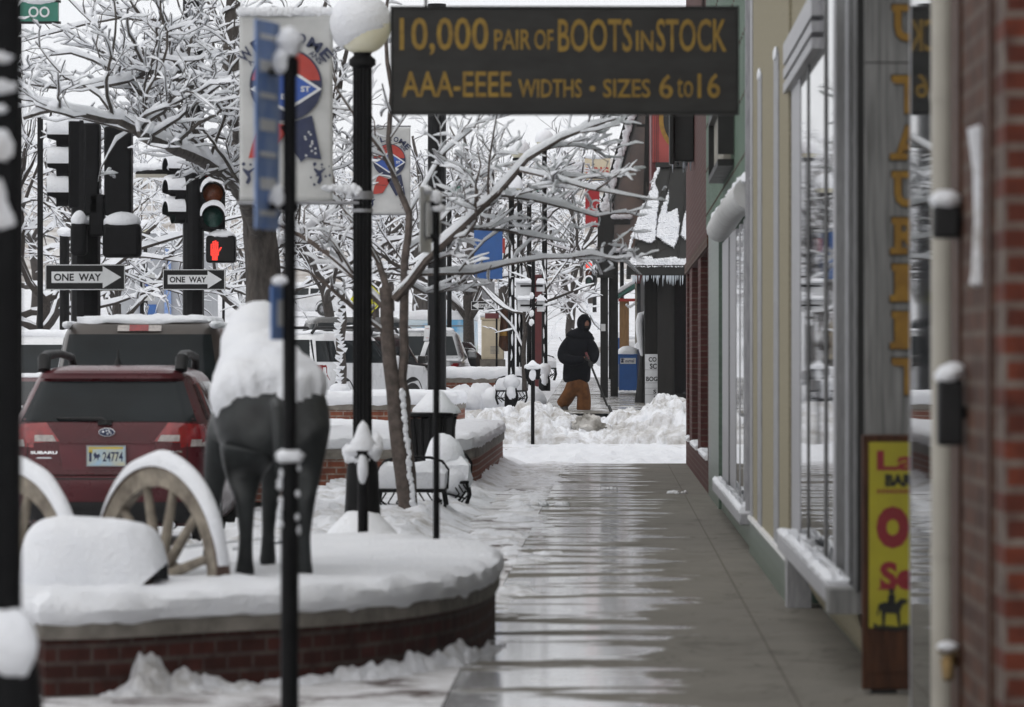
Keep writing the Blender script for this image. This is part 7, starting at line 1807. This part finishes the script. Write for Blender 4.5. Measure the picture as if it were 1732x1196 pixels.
more = [(0, 640, 150, 1.0, 'frosted tree uphill right behind the black lamp post'), (1, 720, 165, 1.0, 'frosted tree behind the middle signal pole'), (3, 850, 172, 1.05, 'frosted tree far behind the utility cabinet'), (2, 905, 190, 1.1, 'frosted tree far behind the sign backs'),
        (0, 200, 132, .9, 'frosted tree between the left signal poles, uphill'), (1, 290, 185, 1.1, 'frosted tree behind the distant grey shop'), (3, 20, 125, 1.1, 'frosted tree at the extreme left, further off'), (2, 420, 150, 1.0, 'frosted tree directly behind the old rough tree'),
        (1, 480, 200, 1.15, 'large frosted tree far up behind the patrol car'), (0, 770, 215, 1.15, 'frosted tree far up behind the mural trailer'), (3, 350, 230, 1.2, 'frosted tree far up right of the second signal pole'), (2, 660, 240, 1.2, 'frosted tree far up behind the yellow diamond sign'),
        (1, 955, 235, 1.05, 'distant frosted tree above the shoveller'), (0, 130, 205, 1.2, 'distant frosted tree behind the nearer signal pole'), (3, 540, 250, 1.2, 'distant frosted tree above the patrol car bonnet'), (2, 1000, 265, 1.1, 'most distant frosted tree beside the red drinks sign'), (0, 880, 260, 1.2, 'most distant frosted tree above the slim lamps'), (1, 60, 240, 1.3, 'most distant frosted tree at the far left')]
for i, (k, px, y, sc, lab) in enumerate(more):
    dup(pro[k], (PX(px, y), y, gz(y)-.1), i*1.9, lab, G, sc)
# brown trunks seen between the far cars
for px, dd, lab in ((708, 150, 'stout brown trunk above the mural trailer'), (795, 146, 'second stout brown trunk right of the mural trailer')):
    D = dd; q = lambda a, b, e=0: P(a, b, D+e)
    limb_tree(lab, (PX(px, dd), dd, gz(dd)-.1), [([V((PX(px, dd), dd, gz(dd)-.1)), q(px, 530), q(px+2, 480), q(px, 420)], [.24, .22, .2, .17])], [([q(px, 430), q(px-40, 350, 1), q(px-70, 270, 1)], [.10, .08, .04]), ([q(px, 430), q(px+30, 340, -1), q(px+70, 260, 0)], [.12, .09, .04]), ([q(px, 425), q(px+5, 330), q(px-10, 230)], [.12, .09, .04])], dict(dens=1.2, lvl=3, seg=.5, rmin=.008), 'bark_r', snowk=dict(base=.035, k=.9, tmax=.12), seed=px)
# ================================================================ damp winter air
hz = MB().b2(-430, 430, -35, 905, -1.3, 62)
m = bpy.data.materials.new('damp_air'); m.use_nodes = True; nt = m.node_tree; nt.nodes.clear()
o_ = nt.nodes.new('ShaderNodeOutputMaterial'); pv_ = nt.nodes.new('ShaderNodeVolumePrincipled')
pv_.inputs['Color'].default_value = (.97, .98, 1, 1); pv_.inputs['Density'].default_value = .00022
nt.links.new(pv_.outputs[0], o_.inputs['Volume'])
tag(hz.build('haze', m, smooth=0), kind='stuff', label='thin damp winter air over the whole street', cat='haze')
